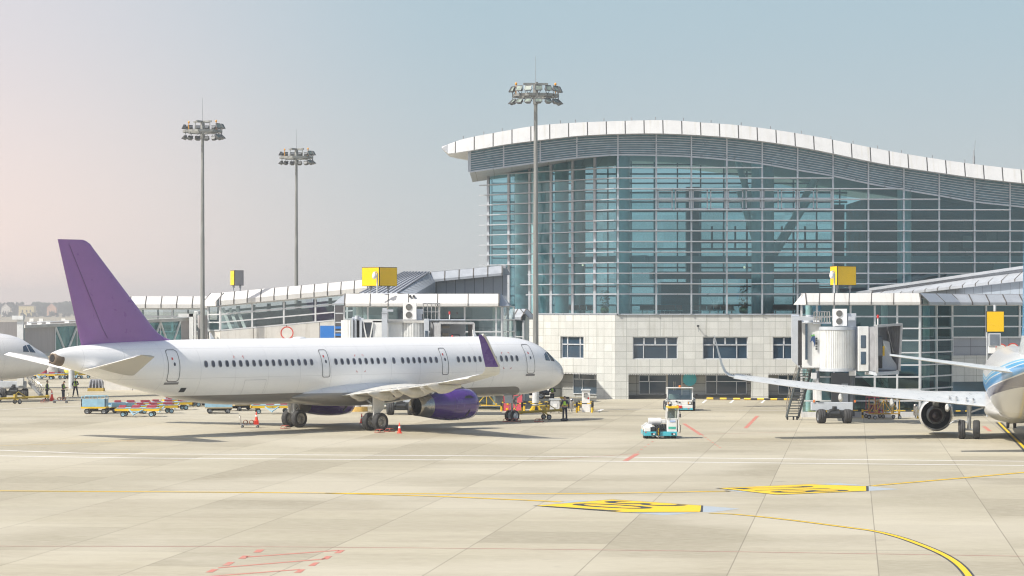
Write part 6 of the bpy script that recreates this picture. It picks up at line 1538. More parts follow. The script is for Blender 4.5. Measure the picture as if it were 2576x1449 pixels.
# service stairs
T0, T1_ = at(2028, 923, 184.5), gp(1993, 1056); T1_.z = .15
side = Vector((.85, .1, 0))
mb = MB()
for s2 in (-.5, .5): mb.bar(T0 + side * s2, T1_ + side * s2, .06, .24)
st = mb.build('stair_stringer', mat('stair_dark_grey', (.08, .10, .11), .5, .4), jr, world=True)
mb = MB()
for k in range(19): p = T0.lerp(T1_, (k + .5) / 19); mb.box(p.x - .42, p.x + .42, p.y - .13, p.y + .13, p.z - .025, p.z + .025)
mb.build('stair_tread', mat('stair_tread_grey', (.14, .16, .17), .5, .4), jr, world=True)
for s2 in (-.5, .5):
    mb = MB(); a, b = T0 + side * s2, T1_ + side * s2; mb.tube([a + Vector((0, 0, 1)), b + Vector((0, 0, 1))], .03); mb.tube([a + Vector((0, 0, .5)), b + Vector((0, 0, .5))], .022)
    for k in range(9): p = a.lerp(b, k / 8); mb.tube([p, p + Vector((0, 0, 1))], .025)
    mb.build('handrail', STEEL, jr, world=True)
mb = MB(); mb.box(cx(2012, 184.5), cx(2062, 184.5), 183.2, 185, T0.z - .1, T0.z + .06); mb.build('landing', LGREY, jr, world=True)
rails(jr, Vector((cx(2014, 183.3), 183.2, T0.z)), Vector((cx(2062, 183.3), 183.2, T0.z)), 1.15, 5)
mb = MB()
for s2 in (-.4, .1, .4): mb.cyl(T1_ + side * s2 + Vector((-.05, 0, -.03)), T1_ + side * s2 + Vector((.05, 0, -.03)), .12, n=12)
mb.build('castor', RUBBER, jr, world=True)
mb = MB(); q = V2(2047, d - .6) + Vector((0, 0, zz(943, d))); mb.box(q.x - .15, q.x + .2, q.y, q.y + .25, q.z - .25, q.z + .15)
for k in range(4): mb.tube([q + Vector((.0 + .05 * k, 0, -.2)), q + Vector((-.1 + .1 * k, 0, -.6)), q + Vector((.15 + .06 * k, 0, -.7)), q + Vector((.3, .1, -.2))], .02, 5)
q = V2(2144, d - .6) + Vector((0, 0, zz(939, d))); mb.box(q.x - .2, q.x + .25, q.y, q.y + .25, q.z - .15, q.z + .2); mb.box(cx(2175, d), cx(2195, d), d - 1, d, zz(942, d), zz(936, d)); mb.build('junction_box', CLAD, jr, world=True, split=True)
o = thing('kerb_block', 'round ended concrete block with yellow paint between the black stair and jet bridge wheels', 'kerb', tuple(gp(2034, 1046)))
mb = MB(); mb.loft([[Vector((-.55 + 1.1 * f + 0, 0, 0)) for f in (0,)] * 1] * 1) if False else None
mb = MB(); mb.prism([Vector((x * .62, y * .5, 0)) for x, y in ((-1, -.3), (-.8, -.8), (-.3, -1), (1, -1), (1, 1), (-.3, 1), (-.8, .8), (-1, .3))], (0, 0, .34)); mb.build('block', CONC, o)
mb = MB(); mb.box(-.05, .63, -.512, .512, .02, .345); mb.build('yellow_band', YEL, o)

# ---- middle jet bridge (behind the fuselage)
d = 196.0
jm = thing('jet_bridge', 'middle jet bridge behind the fuselage, grey bellows opening facing the camera', 'jet bridge', (cx(1010, d), d, 0))
zf = 3.4
drive(jm, 982, 1035, d, 1003, beam=(965, 1055))
mb = MB()
for u in (968, 1052): mb.cyl(V2(u, d) + Vector((0, 0, 1.2)), V2(u, d) + Vector((0, 0, zf)), .17, n=14)
mb.build('lift_column', mat('lift_column_dark', (.10, .12, .14)), jm, world=True, split=True)
slats(jm, 'curtain_wall', [V2(858, d + 1.2), V2(870, d + .6), V2(882, d + .4)], zf, zz(805.5, d), JW, .13, .04)
mb = MB(); mb.box(cx(884, d), cx(889, d), d - .3, d, zf, zz(801, d)); mb.box(cx(892, d), cx(897, d), d - .2, d + .3, zf, zz(804, d)); mb.box(cx(905, d), cx(911, d), d - .3, d + .3, zf, zz(806, d)); mb.box(cx(884, d), cx(915, d), d, d + .3, zz(806, d), zz(800, d)); mb.build('tunnel_frame', JG, jm, world=True)
mb = MB(); mb.box(cx(885, d), cx(912, d), d + .4, d + .6, zf, zz(806, d)); mb.build('tunnel_gap', DARK, jm, world=True)
mb = MB(); mb.box(cx(938, d), cx(963, d), d - .1, d + 2.4, zf, zz(807, d)); mb.box(cx(911, d), cx(963, d), d - .1, d + 2.4, zz(811, d), zz(804, d)); mb.box(cx(911, d), cx(938, d), d - .1, d + 2.4, zf, zz(870, d)); tn = mb.build('outer_tunnel', JW, jm, world=True)
mb = MB(); mb.box(cx(911, d), cx(938, d), d + 2.2, d + 2.3, zf, zz(812, d)); mb.quad(V2(911, d) + Vector((0, .3, zf)), V2(938, d) + Vector((0, .3, zf)), V2(938, d) + Vector((0, .3, zz(811, d))), V2(911, d) + Vector((0, .3, zz(811, d)))); mb.build('tunnel_glazing', WGLASS, jm, world=True)
mb = MB()
for a, b in ((914, 924), (938, 929)): mb.bar(at(a, 811, d - .15), at(b, 862, d - .15), .13, .1)
mb.build('tunnel_brace', JW, jm, world=True)
mb = MB(); mb.box(cx(961.5, d), cx(975, d), d - .7, d - .2, zf, zz(787, d)); mb.box(cx(961, d), cx(976, d), d - .75, d - .15, zz(787, d), zz(784.5, d)); mb.box(cx(963, d), cx(974, d), d - .7, d - .2, zz(784, d), zz(775, d)); mb.box(cx(963, d), cx(990, d), d - .75, d - .3, zz(784, d), zz(778.5, d)); mb.build('lift_tower', JG, jm, world=True)
mb = MB(); mb.box(cx(977, d), cx(1012, d), d - .1, d + 2.4, zf, zz(812, d)); mb.build('inner_tunnel', JW, jm, world=True)
mb = MB(); mb.box(cx(975, d), cx(1070, d), d - .3, d + 2.6, zz(812, d), zz(806, d)); mb.build('tunnel_roof', mat('dusty_roof', (.5, .5, .48), .6, var=.12), jm, world=True)
path = [V2(1012, d), V2(1024, d - .15), V2(1040, d - .3), V2(1055, d - .2), V2(1066, d)]
slats(jm, 'curtain_wall', path, zf, zz(812, d), JW, .10, .05)
mb = MB(); mb.box(cx(1067, d), cx(1080, d), d - .6, d - .2, zf, zz(802, d), r=.02); mb.build('cab_frame', JG, jm, world=True)
mb = MB(); mb.box(cx(1070, d), cx(1077, d), d - .64, d - .6, zz(870, d), zz(832, d), r=.02); mb.build('cab_window', WGLASS, jm, world=True)
mb = MB(); mb.box(cx(1080, d), cx(1170, d), d + 1.2, d + 1.4, zf, zz(803, d)); mb.box(cx(1080, d), cx(1170, d), d - .3, d + 1.4, zz(806, d), zz(803, d)); mb.build('cab_body', JG, jm, world=True)
A0 = [Vector((cx(1083, d), d + .4, zf)), Vector((cx(1083, d), d + .4, zz(811, d))), Vector((cx(1178, d), d + .8, zz(811, d))), Vector((cx(1178, d), d + .8, zf))]
B0 = [at(1106, 812, d - 2), at(1106, 812, d - 2), at(1192, 813, d - 1.6), at(1190, 900, d - 1.6)]; B0[0].z = zf; B0[3].z = zf; B0[0].x = cx(1104, d - 2)
mb = MB(); rg = []
for k in range(9):
    f = k / 8; ring = [a.lerp(b, f) for a, b in zip(A0, B0)]; cc = sum(ring, Vector()) / 4; s2 = 1.0 if k % 2 == 0 else .95; rg.append([cc + (p - cc) * s2 for p in ring])
for r0, r1 in zip(rg[:-1], rg[1:]):
    for i in (0, 1, 2): mb.add([r0[i], r0[i + 1], r1[i + 1], r1[i]], [(0, 1, 2, 3)])
mb.build('bellows', BEL, jm, world=True)
mb = MB()
for i in (0, 1, 2): mb.bar(B0[i], B0[i + 1], .17, .17)
mb.build('bellows_hoop', mat('hoop_grey', (.42, .43, .44)), jm, world=True)
mb = MB(); mb.box(cx(1112, d), cx(1128, d), d + .9, d + 1.1, zf, zz(838, d)); mb.box(cx(1112, d), cx(1130, d), d + .9, d + 1.1, zz(826, d), zz(820, d)); mb.build('louvre_shutter', mat('shutter_beige', (.52, .47, .40), .5), jm, world=True, split=True)
mb = MB(); mb.box(cx(1134, d), cx(1156, d), d + 1.0, d + 1.1, zf + 1, zz(842, d), r=.03); mb.build('interior_window', WGLASS, jm, world=True)
mb = MB(); mb.box(cx(1083, d), cx(1190, d), d - 1.8, d + 1.3, zf - .2, zf); mb.build('cab_floor', JG, jm, world=True)
ac_unit(jm, 1014, 1048, 761, 804, d)
mb = MB(); mb.box(cx(1048, d), cx(1061, d), d + .2, d + .7, zz(806, d), zz(777, d)); mb.box(cx(1046, d), cx(1064, d), d + .1, d + .8, zz(790, d), zz(778, d)); mb.box(cx(885, d), cx(908, d), d + .3, d + 1.2, zz(806, d), zz(797, d)); mb.cyl(V2(898, d) + Vector((0, 0, zz(803, d))), V2(898, d) + Vector((0, 0, zz(794, d))), .16); mb.build('roof_equipment', JG, jm, world=True, split=True)
rails(jm, V2(1064, d) + Vector((0, .6, zz(806, d))), V2(1106, d) + Vector((0, .6, zz(806, d))), 1.25, 4, .04)
mb = MB(); p = V2(1131, d - .3) + Vector((0, 0, zz(804, d))); mb.cyl(p, p + Vector((0, 0, .38)), .035); mb.build('beacon_stem', WHITE, jm, world=True); mb = MB(); mb.cyl(p + Vector((0, 0, .38)), p + Vector((0, 0, .6)), .07); mb.build('beacon', RED, jm, world=True)
o = thing('kerb_block', 'rounded yellow concrete base between the two main wheels of the purple tailed airliner', 'kerb', tuple(gp(902, 1035)))
mb = MB(); mb.cyl((0, 0, 0), (0, 0, .35), .72, .68, 20); mb.build('block', mat('worn_yellow_concrete', (.55, .36, .10), .8, var=.2), o)
mb = MB(); mb.cyl((-.1, 0, .35), (-.1, 0, 3.0), .28, n=14); mb.build('column', LGREY, o)

# ---- left jet bridge
d = 236.0
jl = thing('jet_bridge', 'long jet bridge with glazed truss tunnel passing behind the purple tail fin', 'jet bridge', (cx(200, d), d, 0))
PA, PB_ = Vector((cx(62, 232), 232, 0)), Vector((cx(477, 246), 246, 0)); zA = (zz(893, 232), zz(818, 232)); zB_ = (zz(880, 246), zz(799, 246))
def TP(f, g, o_=0): p = PA.lerp(PB_, f); n_ = Vector((.32, -.947, 0)); return p + n_ * o_ + Vector((0, 0, (zA[0] + (zB_[0] - zA[0]) * f) * (1 - g) + (zA[1] + (zB_[1] - zA[1]) * f) * g))
DUST = mat('tunnel_panel_grey', (.42, .40, .40), .5, var=.06, stretch=(6, 6, .3), scale=1)
for i, (f0, f1, solid) in enumerate(((0, .176, 1), (.176, .945, 0), (.945, 1, 1))):
    mb = MB(); n_ = 1 if solid else 10
    for k in range(n_):
        a, b = f0 + (f1 - f0) * k / n_, f0 + (f1 - f0) * (k + 1) / n_
        mb.quad(TP(a, 0), TP(b, 0), TP(b, .92), TP(a, .92))
    mb.build('tunnel_wall' if solid else 'tunnel_glazing', DUST if solid else TEALD, jl, world=True)
mb = MB(); mb.prism([TP(0, .9, .25), TP(1, .9, .25), TP(1, 1, .25), TP(0, 1, .25)], Vector((-.32, .947, 0)) * 3.0); mb.prism([TP(0, -.06, .1), TP(1, -.06, .1), TP(1, .05, .1), TP(0, .05, .1)], Vector((-.32, .947, 0)) * 2.8); mb.build('tunnel_roof', mat('dusty_roof', (.5, .5, .48)), jl, world=True)
mb = MB(); mb.quad(TP(0, 0, -2.6), TP(1, 0, -2.6), TP(1, .9, -2.6), TP(0, .9, -2.6)); mb.build('far_wall', TEALD, jl, world=True)
mb = MB()
for k in range(6):
    a = .178 + k * .127; b = a + .0635; c2 = a + .127
    mb.bar(TP(a, .9, .08), TP(b - .004, .04, .08), .14, .14); mb.bar(TP(b + .004, .04, .08), TP(c2, .9, .08), .14, .14); mb.bar(TP(a, .04, .06), TP(a, .9, .06), .08, .08, up=(0, 1, 0))
mb.build('truss_brace', JW, jl, world=True)
mb = MB(); mb.box(cx(46, 231), cx(61, 231), 230.4, 231, 1.2, zz(800, 231)); mb.box(cx(34, 231), cx(62, 231), 230.2, 231.1, zz(804, 231), zz(794, 231)); mb.build('lift_tower', JW, jl, world=True)
mb = MB()
for f in (.03, .09, .14, .25, .4): p = TP(f, 1, -.5); mb.box(p.x - .2, p.x + .2, p.y, p.y + .3, p.z, p.z + .28)
mb.tube([TP(.02, 1, -.3) + Vector((0, 0, .2)), TP(.4, 1, -.3) + Vector((0, 0, .2))], .05); mb.build('roof_conduit', WHITE, jl, world=True)
mb = MB(); mb.box(cx(479, 246), cx(489, 246), 245, 245.5, 2, zz(789, 246)); mb.box(cx(452, 246), cx(490, 246), 245, 245.6, zz(797, 246), zz(789, 246)); mb.box(cx(492, 246), cx(497, 246), 244.7, 245.2, 2, zz(785, 246)); mb.cyl(V2(497, 247) + Vector((0, 0, zz(790, 247))), V2(497, 247) + Vector((0, 0, zz(782.5, 247))), .3); mb.build('tunnel_frame', JW, jl, world=True)
slats(jl, 'curtain_wall', [V2(497, 246.5), V2(510, 246), V2(522, 246.6)], 2.5, zz(793, 246), DUST, .25, .06)
drive(jl, 8, 63, 231, 967, r=.48, beam=(-30, 66))
mb = MB(); a, b = at(72, 962, 231.5), at(104, 998, 229); 
for s2 in (0, .8): mb.bar(a + Vector((0, s2, 0)), b + Vector((0, s2, 0)), .08, .22)
for k in range(8): p = a.lerp(b, (k + .5) / 8); mb.box(p.x - .15, p.x + .15, p.y, p.y + .8, p.z, p.z + .04)
mb.build('stair', GREY, jl, world=True)
for s2 in (0, .8):
    mb = MB(); mb.tube([a + Vector((-.2, s2, .9)), b + Vector((-.1, s2, .95)), b + Vector((.05, s2, .6)), b + Vector((-.1, s2, .4)), a + Vector((-.2, s2, .45))], .03)
    for k in range(4): p = a.lerp(b, k / 3); mb.tube([p + Vector((0, s2, 0)), p + Vector((0, s2, .92))], .025)
    mb.build('handrail', STEEL, jl, world=True)
# second far tunnel line behind it
o = thing('jet_bridge', 'more distant low jet bridge roof seen over the left jet bridge', 'jet bridge', (cx(120, 262), 262, 0))
mb = MB(); mb.prism([V2(-80, 262) + Vector((0, 0, 3.6)), V2(215, 266) + Vector((0, 0, 3.6)), V2(215, 266) + Vector((0, 0, zz(806, 266))), V2(-80, 262) + Vector((0, 0, zz(812, 262)))], (0, 3, 0)); mb.build('tunnel', DUST, o, world=True)
mb = MB()
for u in (80, 104, 160, 205): q = V2(u, 262) + Vector((0, -.2, zz(809, 262))); mb.box(q.x - .2, q.x + .2, q.y, q.y + .3, q.z, q.z + .3)
mb.build('roof_box', WHITE, o, world=True, split=True)
mb = MB(); mb.cyl(V2(0, 262.5), V2(0, 262.5) + Vector((0, 0, 4)), .3); mb.cyl(V2(180, 264), V2(180, 264) + Vector((0, 0, 4)), .3); mb.build('support_column', LGREY, o, world=True, split=True)
# ================================================================== VEHICLES AND GROUND EQUIPMENT
TURQ = mat('turquoise_paint', (0.06, 0.42, 0.52), 0.35, coat=.3, var=.06); VW = mat('vehicle_white', (0.72, 0.73, 0.72), .3, coat=.3, var=.05, dirt=((.4, .38, .33), 2, (1, 1, 1), .4))
CABG = glass_mat('cab_glass', (.55, .66, .66), .12, .7)
def simple_wheel(root, name, c, r, w, ax=(1, 0, 0), rim=GREY):
    t, q, h = MB(), MB(), MB(); wheel_mb(t, q, h, Vector(c), r, w, Vector(ax), 24); o = t.build(name, RUBBER, root); q.build('rim', rim, o); return o
# front tug with lifted cab (faces camera)
d = 158.9; s = F / d
tg = thing('pushback_tug', 'small white and turquoise tug with a tall narrow cab, nearest vehicle', 'airport tug', (cx(1664, d), d, 0))
ox = cx(1664, d); X = lambda u: cx(u, d) - ox; Z = lambda v: zz(v, d)
U = lambda x: (2520 + x * .2) / 1.59006; Vv = lambda y: (1500 + y * .2) / 1.59006
mb = MB(); mb.box(X(U(275)), X(U(945)), 0, 3.6, Z(Vv(1222)), Z(Vv(1135)), r=.03); mb.build('lower_body', TURQ, tg)
mb = MB(); mb.box(X(U(278)), X(U(415)), .02, 3.3, Z(Vv(1134)), Z(Vv(1045)), r=.04)
mb.prism([(X(U(300)), .3, Z(Vv(1045))), (X(U(452)), .3, Z(Vv(1045))), (X(U(452)), .5, Z(Vv(1000))), (X(U(372)), .5, Z(Vv(985)))], (0, 2.6, 0)); mb.box(X(U(415)), X(U(935)), 1.6, 3.5, Z(Vv(1134)), Z(Vv(1075)), r=.03); mb.build('engine_cover', VW, tg)
mb = MB(); mb.box(X(U(415)), X(U(735)), .25, 1.6, Z(Vv(1134)), Z(Vv(1110))); mb.prism([(X(U(400)), .2, Z(Vv(1050))), (X(U(500)), .2, Z(Vv(1050))), (X(U(510)), .2, Z(Vv(1120))), (X(U(420)), .2, Z(Vv(1125)))], (0, 1, 0))
for k in range(5): mb.tube([(X(U(480 + 50 * k)), .3, Z(Vv(990))), (X(U(520 + 40 * k)), .2, Z(Vv(1050))), (X(U(470 + 55 * k)), .4, Z(Vv(1110)))], .05, 6)
mb.box(X(U(520)), X(U(735)), .9, 1.5, Z(Vv(1110)), Z(Vv(1000))); mb.build('open_machinery', DARK, tg)
mb = MB(); mb.cyl((X(U(382)), .9, Z(Vv(940))), (X(U(640)), .9, Z(Vv(940))), .22, n=18); mb.box(X(U(640)), X(U(730)), .7, 1.1, Z(Vv(975)), Z(Vv(895)), r=.03); mb.bar((X(U(378)), .9, Z(Vv(965))), (X(U(378)), .9, Z(Vv(1010))), .05); mb.build('roll_bar', CLAD, tg)
mb = MB(); mb.box(X(U(525)), X(U(600)), -.12, .02, Z(Vv(1205)), Z(Vv(1050)), r=.02); t_ = mb.build('tow_hitch', BLACK, tg)
mb = MB()
for k in range(5): y = 1060 + 30 * k; mb.prism([(X(U(555)), -.135, Z(Vv(y + 18))), (X(U(578)), -.135, Z(Vv(y))), (X(U(578)), -.135, Z(Vv(y + 12))), (X(U(555)), -.135, Z(Vv(y + 30)))], (0, .02, 0))
mb.build('hazard_stripe', YEL, t_)
mb = MB(); mb.box(X(U(740)), X(U(945)), .1, 1.5, Z(Vv(1140)), Z(Vv(880)), r=.04); cb_ = mb.build('cab_body', VW, tg)
mb = MB(); mb.box(X(U(762)), X(U(935)), .075, .11, Z(Vv(1135)), Z(Vv(965)), r=.01); mb.build('cab_panel', VW, cb_)
mb = MB(); mb.box(X(U(770)), X(U(918)), .06, .08, Z(Vv(1080)), Z(Vv(1035))); mb.build('green_plate', mat('green_plate', (.05, .42, .32), .4), cb_)
mb = MB(); mb.box(X(U(798)), X(U(905)), .06, .09, Z(Vv(945)), Z(Vv(910))); mb.build('badge_plate', mat('badge_blue', (.35, .47, .70), .5), cb_)
mb = MB()
for x0, y0 in ((742, 880), (958, 880)): mb.bar((X(U(x0)), .12, Z(Vv(880))), (X(U(x0 + 12)), .12, Z(Vv(650))), .07, .07, up=(0, 1, 0)); mb.bar((X(U(x0)), 1.4, Z(Vv(880))), (X(U(x0 + 12)), 1.4, Z(Vv(650))), .07, .07, up=(0, 1, 0))
mb.bar((X(U(742)), .12, Z(Vv(878))), (X(U(965)), .12, Z(Vv(878))), .06, .06); mb.box(X(U(965)), X(U(985)), .1, 1.4, Z(Vv(1150)), Z(Vv(640))); mb.build('cab_frame', VW, tg)
mb = MB(); mb.quad((X(U(755)), .14, Z(Vv(870))), (X(U(955)), .14, Z(Vv(870))), (X(U(965)), .14, Z(Vv(660))), (X(U(762)), .14, Z(Vv(660)))); mb.build('windscreen', CABG, tg)
mb = MB(); mb.box(X(U(750)), X(U(980)), 0, 1.5, Z(Vv(670)), Z(Vv(630)), r=.03); mb.build('yellow_roof', YEL, tg)
mb = MB(); mb.box(X(U(790)), X(U(925)), 1.42, 1.46, Z(Vv(875)), Z(Vv(670))); mb.box(X(U(815)), X(U(905)), .8, 1.1, Z(Vv(875)), Z(Vv(770)), r=.05); mb.build('driver_seat', mat('cab_inside', (.06, .09, .11), .6), tg)
mb = MB(); mb.cyl((X(U(957)), .3, Z(Vv(632))), (X(U(957)), .3, Z(Vv(605))), .06, n=12); mb.build('beacon', AMB, tg)
mb = MB(); mb.sphere((X(U(805)), .2, Z(Vv(610))), .1, 10, 6); mb.bar((X(U(990)), .1, Z(Vv(690))), (X(U(1005)), 0, Z(Vv(770))), .03); mb.box(X(U(985)), X(U(1020)), -.02, .04, Z(Vv(850)), Z(Vv(775)), r=.02); mb.build('mirror', BLACK, tg, split=True)
mb = MB()
for k in range(7): mb.bar((X(U(742)), .02, Z(Vv(740 + 20 * k))), (X(U(780)), .02, Z(Vv(740 + 20 * k))), .015)
mb.bar((X(U(745)), .02, Z(Vv(870))), (X(U(745)), .02, Z(Vv(730))), .02); mb.tube([(X(U(990)), .3, Z(Vv(1000))), (X(U(1022)), .3, Z(Vv(1010))), (X(U(1010)), .3, Z(Vv(1160))), (X(U(985)), .3, Z(Vv(1140)))], .02); mb.build('grab_rail', DARK, tg)
for x in (462, 865):
    mb = MB(); mb.box(X(U(x - 38)), X(U(x + 42)), -.04, .0, Z(Vv(1205)), Z(Vv(1160)), r=.01); h_ = mb.build('headlight', DARK, tg); mb = MB(); mb.box(X(U(x)), X(U(x + 32)), -.055, -.04, Z(Vv(1198)), Z(Vv(1168))); mb.build('lens', mat('headlight_lens', (.7, .72, .7), .1), h_)
mb = MB(); mb.box(X(U(303)), X(U(330)), -.01, 0.02, Z(Vv(1155)), Z(Vv(1140))); mb.build('marker_light', RED, tg)
for x in (322, 885): simple_wheel(tg, 'wheel', (X(U(x)), .55, .30), .30, .30); simple_wheel(tg, 'wheel', (X(U(x + 40)), 2.9, .30), .30, .30)
mb = MB(); mb.tube([(X(U(520)), -.1, Z(Vv(1215))), (X(U(560)), -.35, Z(Vv(1240))), (X(U(600)), -.1, Z(Vv(1220)))], .03); mb.box(X(U(450)), X(U(470)), -.05, .1, Z(Vv(1240)), Z(Vv(1215))); mb.box(X(U(610)), X(U(680)), -.1, .2, Z(Vv(1245)), Z(Vv(1230))); mb.build('tow_hook', STEEL, tg)
# rear tug
d = 203.7; tb = thing('baggage_tractor', 'wide white and turquoise tractor with large windscreen and orange beacon behind the small tug', 'airport tug', (cx(1716, d), d, 0)); ox = cx(1716, d)
mb = MB(); mb.box(X(U(725)), X(U(1260)), 0, 3.6, Z(Vv(700)), Z(Vv(665)), r=.02); mb.build('lower_body', TURQ, tb)
mb = MB(); mb.box(X(U(727)), X(U(1258)), .01, 3.6, Z(Vv(666)), Z(Vv(602)), r=.03); mb.box(X(U(745)), X(U(1255)), .12, 3.4, Z(Vv(604)), Z(Vv(496)), r=.05); bd = mb.build('body', VW, tb)
mb = MB(); mb.box(X(U(750)), X(U(1275)), .1, 1.9, Z(Vv(268)), Z(Vv(256)), r=.02)
for x0, x1 in ((745, 762), (1238, 1262)):
    mb.prism([(X(U(x0)), .12, Z(Vv(498))), (X(U(x1)), .12, Z(Vv(498))), (X(U(x1 + 4)), .35, Z(Vv(262))), (X(U(x0 + 6)), .35, Z(Vv(262)))], (0, .1, 0)); mb.box(X(U(x0)), X(U(x1)), 1.75, 1.88, Z(Vv(498)), Z(Vv(262)))
mb.build('cab_frame', VW, tb)
mb = MB(); mb.quad((X(U(762)), .16, Z(Vv(494))), (X(U(1236)), .16, Z(Vv(494))), (X(U(1240)), .38, Z(Vv(272))), (X(U(768)), .38, Z(Vv(272)))); mb.build('windscreen', CABG, tb)
mb = MB(); mb.quad((X(U(1262)), .2, Z(Vv(494))), (X(U(1262)), 1.8, Z(Vv(494))), (X(U(1266)), 1.8, Z(Vv(275))), (X(U(1266)), .4, Z(Vv(275)))); mb.build('side_window', CABG, tb)
mb = MB(); mb.box(X(U(800)), X(U(1000)), 1.0, 1.3, Z(Vv(494)), Z(Vv(390)), r=.05); mb.box(X(U(1050)), X(U(1200)), 1.0, 1.3, Z(Vv(494)), Z(Vv(405)), r=.05); mb.box(X(U(770)), X(U(1230)), 1.85, 1.9, Z(Vv(494)), Z(Vv(420))); mb.build('seat', mat('seat_green_grey', (.20, .26, .24), .7), tb)
mb = MB(); mb.box(X(U(770)), X(U(1236)), .16, .22, Z(Vv(500)), Z(Vv(488))); mb.tube([(X(U(930)), .08, Z(Vv(525))), (X(U(990)), .06, Z(Vv(545))), (X(U(1000)), .1, Z(Vv(560)))], .02); mb.sphere((X(U(928)), .08, Z(Vv(525))), .06, 8, 5); mb.sphere((X(U(998)), .08, Z(Vv(550))), .06, 8, 5); mb.build('wiper', BLACK, tb)
for x in (790, 1195):
    mb = MB(); mb.box(X(U(x - 38)), X(U(x + 38)), .06, .13, Z(Vv(590)), Z(Vv(535)), r=.02); h_ = mb.build('headlight', BLACK, tb); mb = MB(); mb.box(X(U(x - 14)), X(U(x + 26)), .03, .06, Z(Vv(582)), Z(Vv(545)), r=.01); mb.build('lens', mat('headlight_lens', (.7, .72, .7)), h_)
    mb = MB(); mb.box(X(U(x - 34)), X(U(x - 18)), .03, .06, Z(Vv(580)), Z(Vv(545))); mb.build('indicator', AMB, h_)
for sg, xm in ((1, 1325), (-1, 705)):
    mb = MB(); mb.box(X(U(xm - 24)), X(U(xm + 24)), -.05, .05, Z(Vv(465)), Z(Vv(378)), r=.02); mb.bar((X(U(xm)), 0, Z(Vv(470))), (X(U(xm - sg * 50)), .2, Z(Vv(500))), .03); mb.build('mirror', BLACK, tb, split=True)
mb = MB(); mb.cyl((X(U(1013)), 1, Z(Vv(258))), (X(U(1013)), 1, Z(Vv(214))), .09, n=14); mb.build('beacon', mat('beacon_orange', (.8, .2, .03), .3), tb)
mb = MB(); mb.box(X(U(960)), X(U(1040)), -.04, .02, Z(Vv(662)), Z(Vv(612))); mb.box(X(U(1152)), X(U(1188)), -.01, .02, Z(Vv(682)), Z(Vv(668))); mb.build('red_reflector', RED, tb)
for x, y in ((745, .55), (1275, .55), (745, 2.9), (1318, 2.9)): simple_wheel(tb, 'wheel', (X(U(x)), y, .36), .36, .28)
mb = MB(); mb.box(X(U(1262)), X(U(1345)), 1.9, 3.7, Z(Vv(690)), Z(Vv(480)), r=.04); mb.build('rear_deck', VW, tb)

# ---------------------------------------------------------------- baggage carts
def dolly(L=3.2, W=1.6, rollers=True):
    o = thing('baggage_dolly', 'x', 'baggage cart'); mb = MB()
    mb.box(-L / 2, L / 2, -W / 2, -W / 2 + .1, .42, .58); mb.box(-L / 2, L / 2, W / 2 - .1, W / 2, .42, .58); mb.box(-L / 2, -L / 2 + .1, -W / 2, W / 2, .42, .58); mb.box(L / 2 - .1, L / 2, -W / 2, W / 2, .42, .58); mb.box(-.05, .05, -W / 2, W / 2, .44, .56)
    mb.build('frame', YEL, o)
    mb = MB()
    for k in range(9): y = -W / 2 + .18 + k * (W - .36) / 8; mb.cyl((-L / 2 + .1, y, .62), (L / 2 - .1, y, .62), .035, n=6)
    mb.build('roller', BLUE, o)
    for x in (-L * .32, L * .32):
        for y in (-W * .42, W * .42): simple_wheel(o, 'wheel', (x, y, .19), .19, .12, (0, 1, 0), BLUE)
    mb = MB(); 
    for x in (-L * .32, L * .32): mb.bar((x, -W * .4, .22), (x, W * .4, .22), .06); mb.bar((x, 0, .25), (x, 0, .45), .08)
    mb.build('axle', DARK, o)
    mb = MB(); mb.bar((-.55, -W / 2, .52), (-.1, -W / 2 - .9, .2), .07); mb.bar((.45, -W / 2, .52), (-.1, -W / 2 - .9, .2), .07); mb.bar((-.4, -W / 2 - .3, .42), (.25, -W / 2 - .3, .42), .05); mb.sphere((-.1, -W / 2 - .95, .2), .07, 8, 5); mb.build('drawbar', BLUE, o)
    mb = MB()
    for x, w_ in ((-L * .36, .5), (-L * .05, .6), (L * .3, .7)): mb.box(x - w_ / 2, x + w_ / 2, W * .1, W * .1 + .15, .66, .82, r=.02); mb.box(x - w_ / 2, x + w_ / 2, -W * .3, -W * .3 + .12, .62, .72)
    mb.build('red_stop', mat('pinkish_red', (.45, .06, .08), .5, var=.1), o, split=True)
    return o
C_ = lambda x, y: ((300 + x * .33) / 1.59006, (1560 + y * .33) / 1.59006)
d1 = dolly(); d1.location = (cx(343, 192), 193, 0); d1['label'] = 'nearest dolly of the red and yellow row, pale blue drawbar towards the camera'; d1['group'] = 'red and yellow flat dollies'
for i, (u, d, rz, lb) in enumerate(((392, 199, .35, 'second dolly in the red and yellow row, right behind the nearest one'), (430, 206, .35, 'third dolly in the red and yellow row under the rear fuselage'), (462, 213, .4, 'farthest dolly of the red and yellow row under the rear fuselage'),
                                   (648, 214, .2, 'yellow dolly under the belly just left of the far main wheels'), (684, 199, .15, 'red and yellow dolly with pale blue drawbar beside the far main wheels'), (335, 204, .3, 'dolly half hidden behind the nearest red and yellow one'))):
    dup(d1, (cx(u, d), d, 0), rz, lb, 'red and yellow flat dollies')
bc = thing('baggage_cart', 'pale blue box cart with a rail on top under the tail of the airliner', 'baggage cart', (cx(237.5, 198), 198.2, 0))
mb = MB(); mb.box(-.90, .90, -.75, -.68, .55, 1.12); mb.box(.84, .9, -.75, .75, .55, 1.12); mb.box(-.9, -.84, -.75, .75, .55, 1.12); mb.build('side_panel', BLUE, bc)
mb = MB(); mb.box(-.92, .92, -.78, .78, .42, .53); mb.build('yellow_floor', YEL, bc)
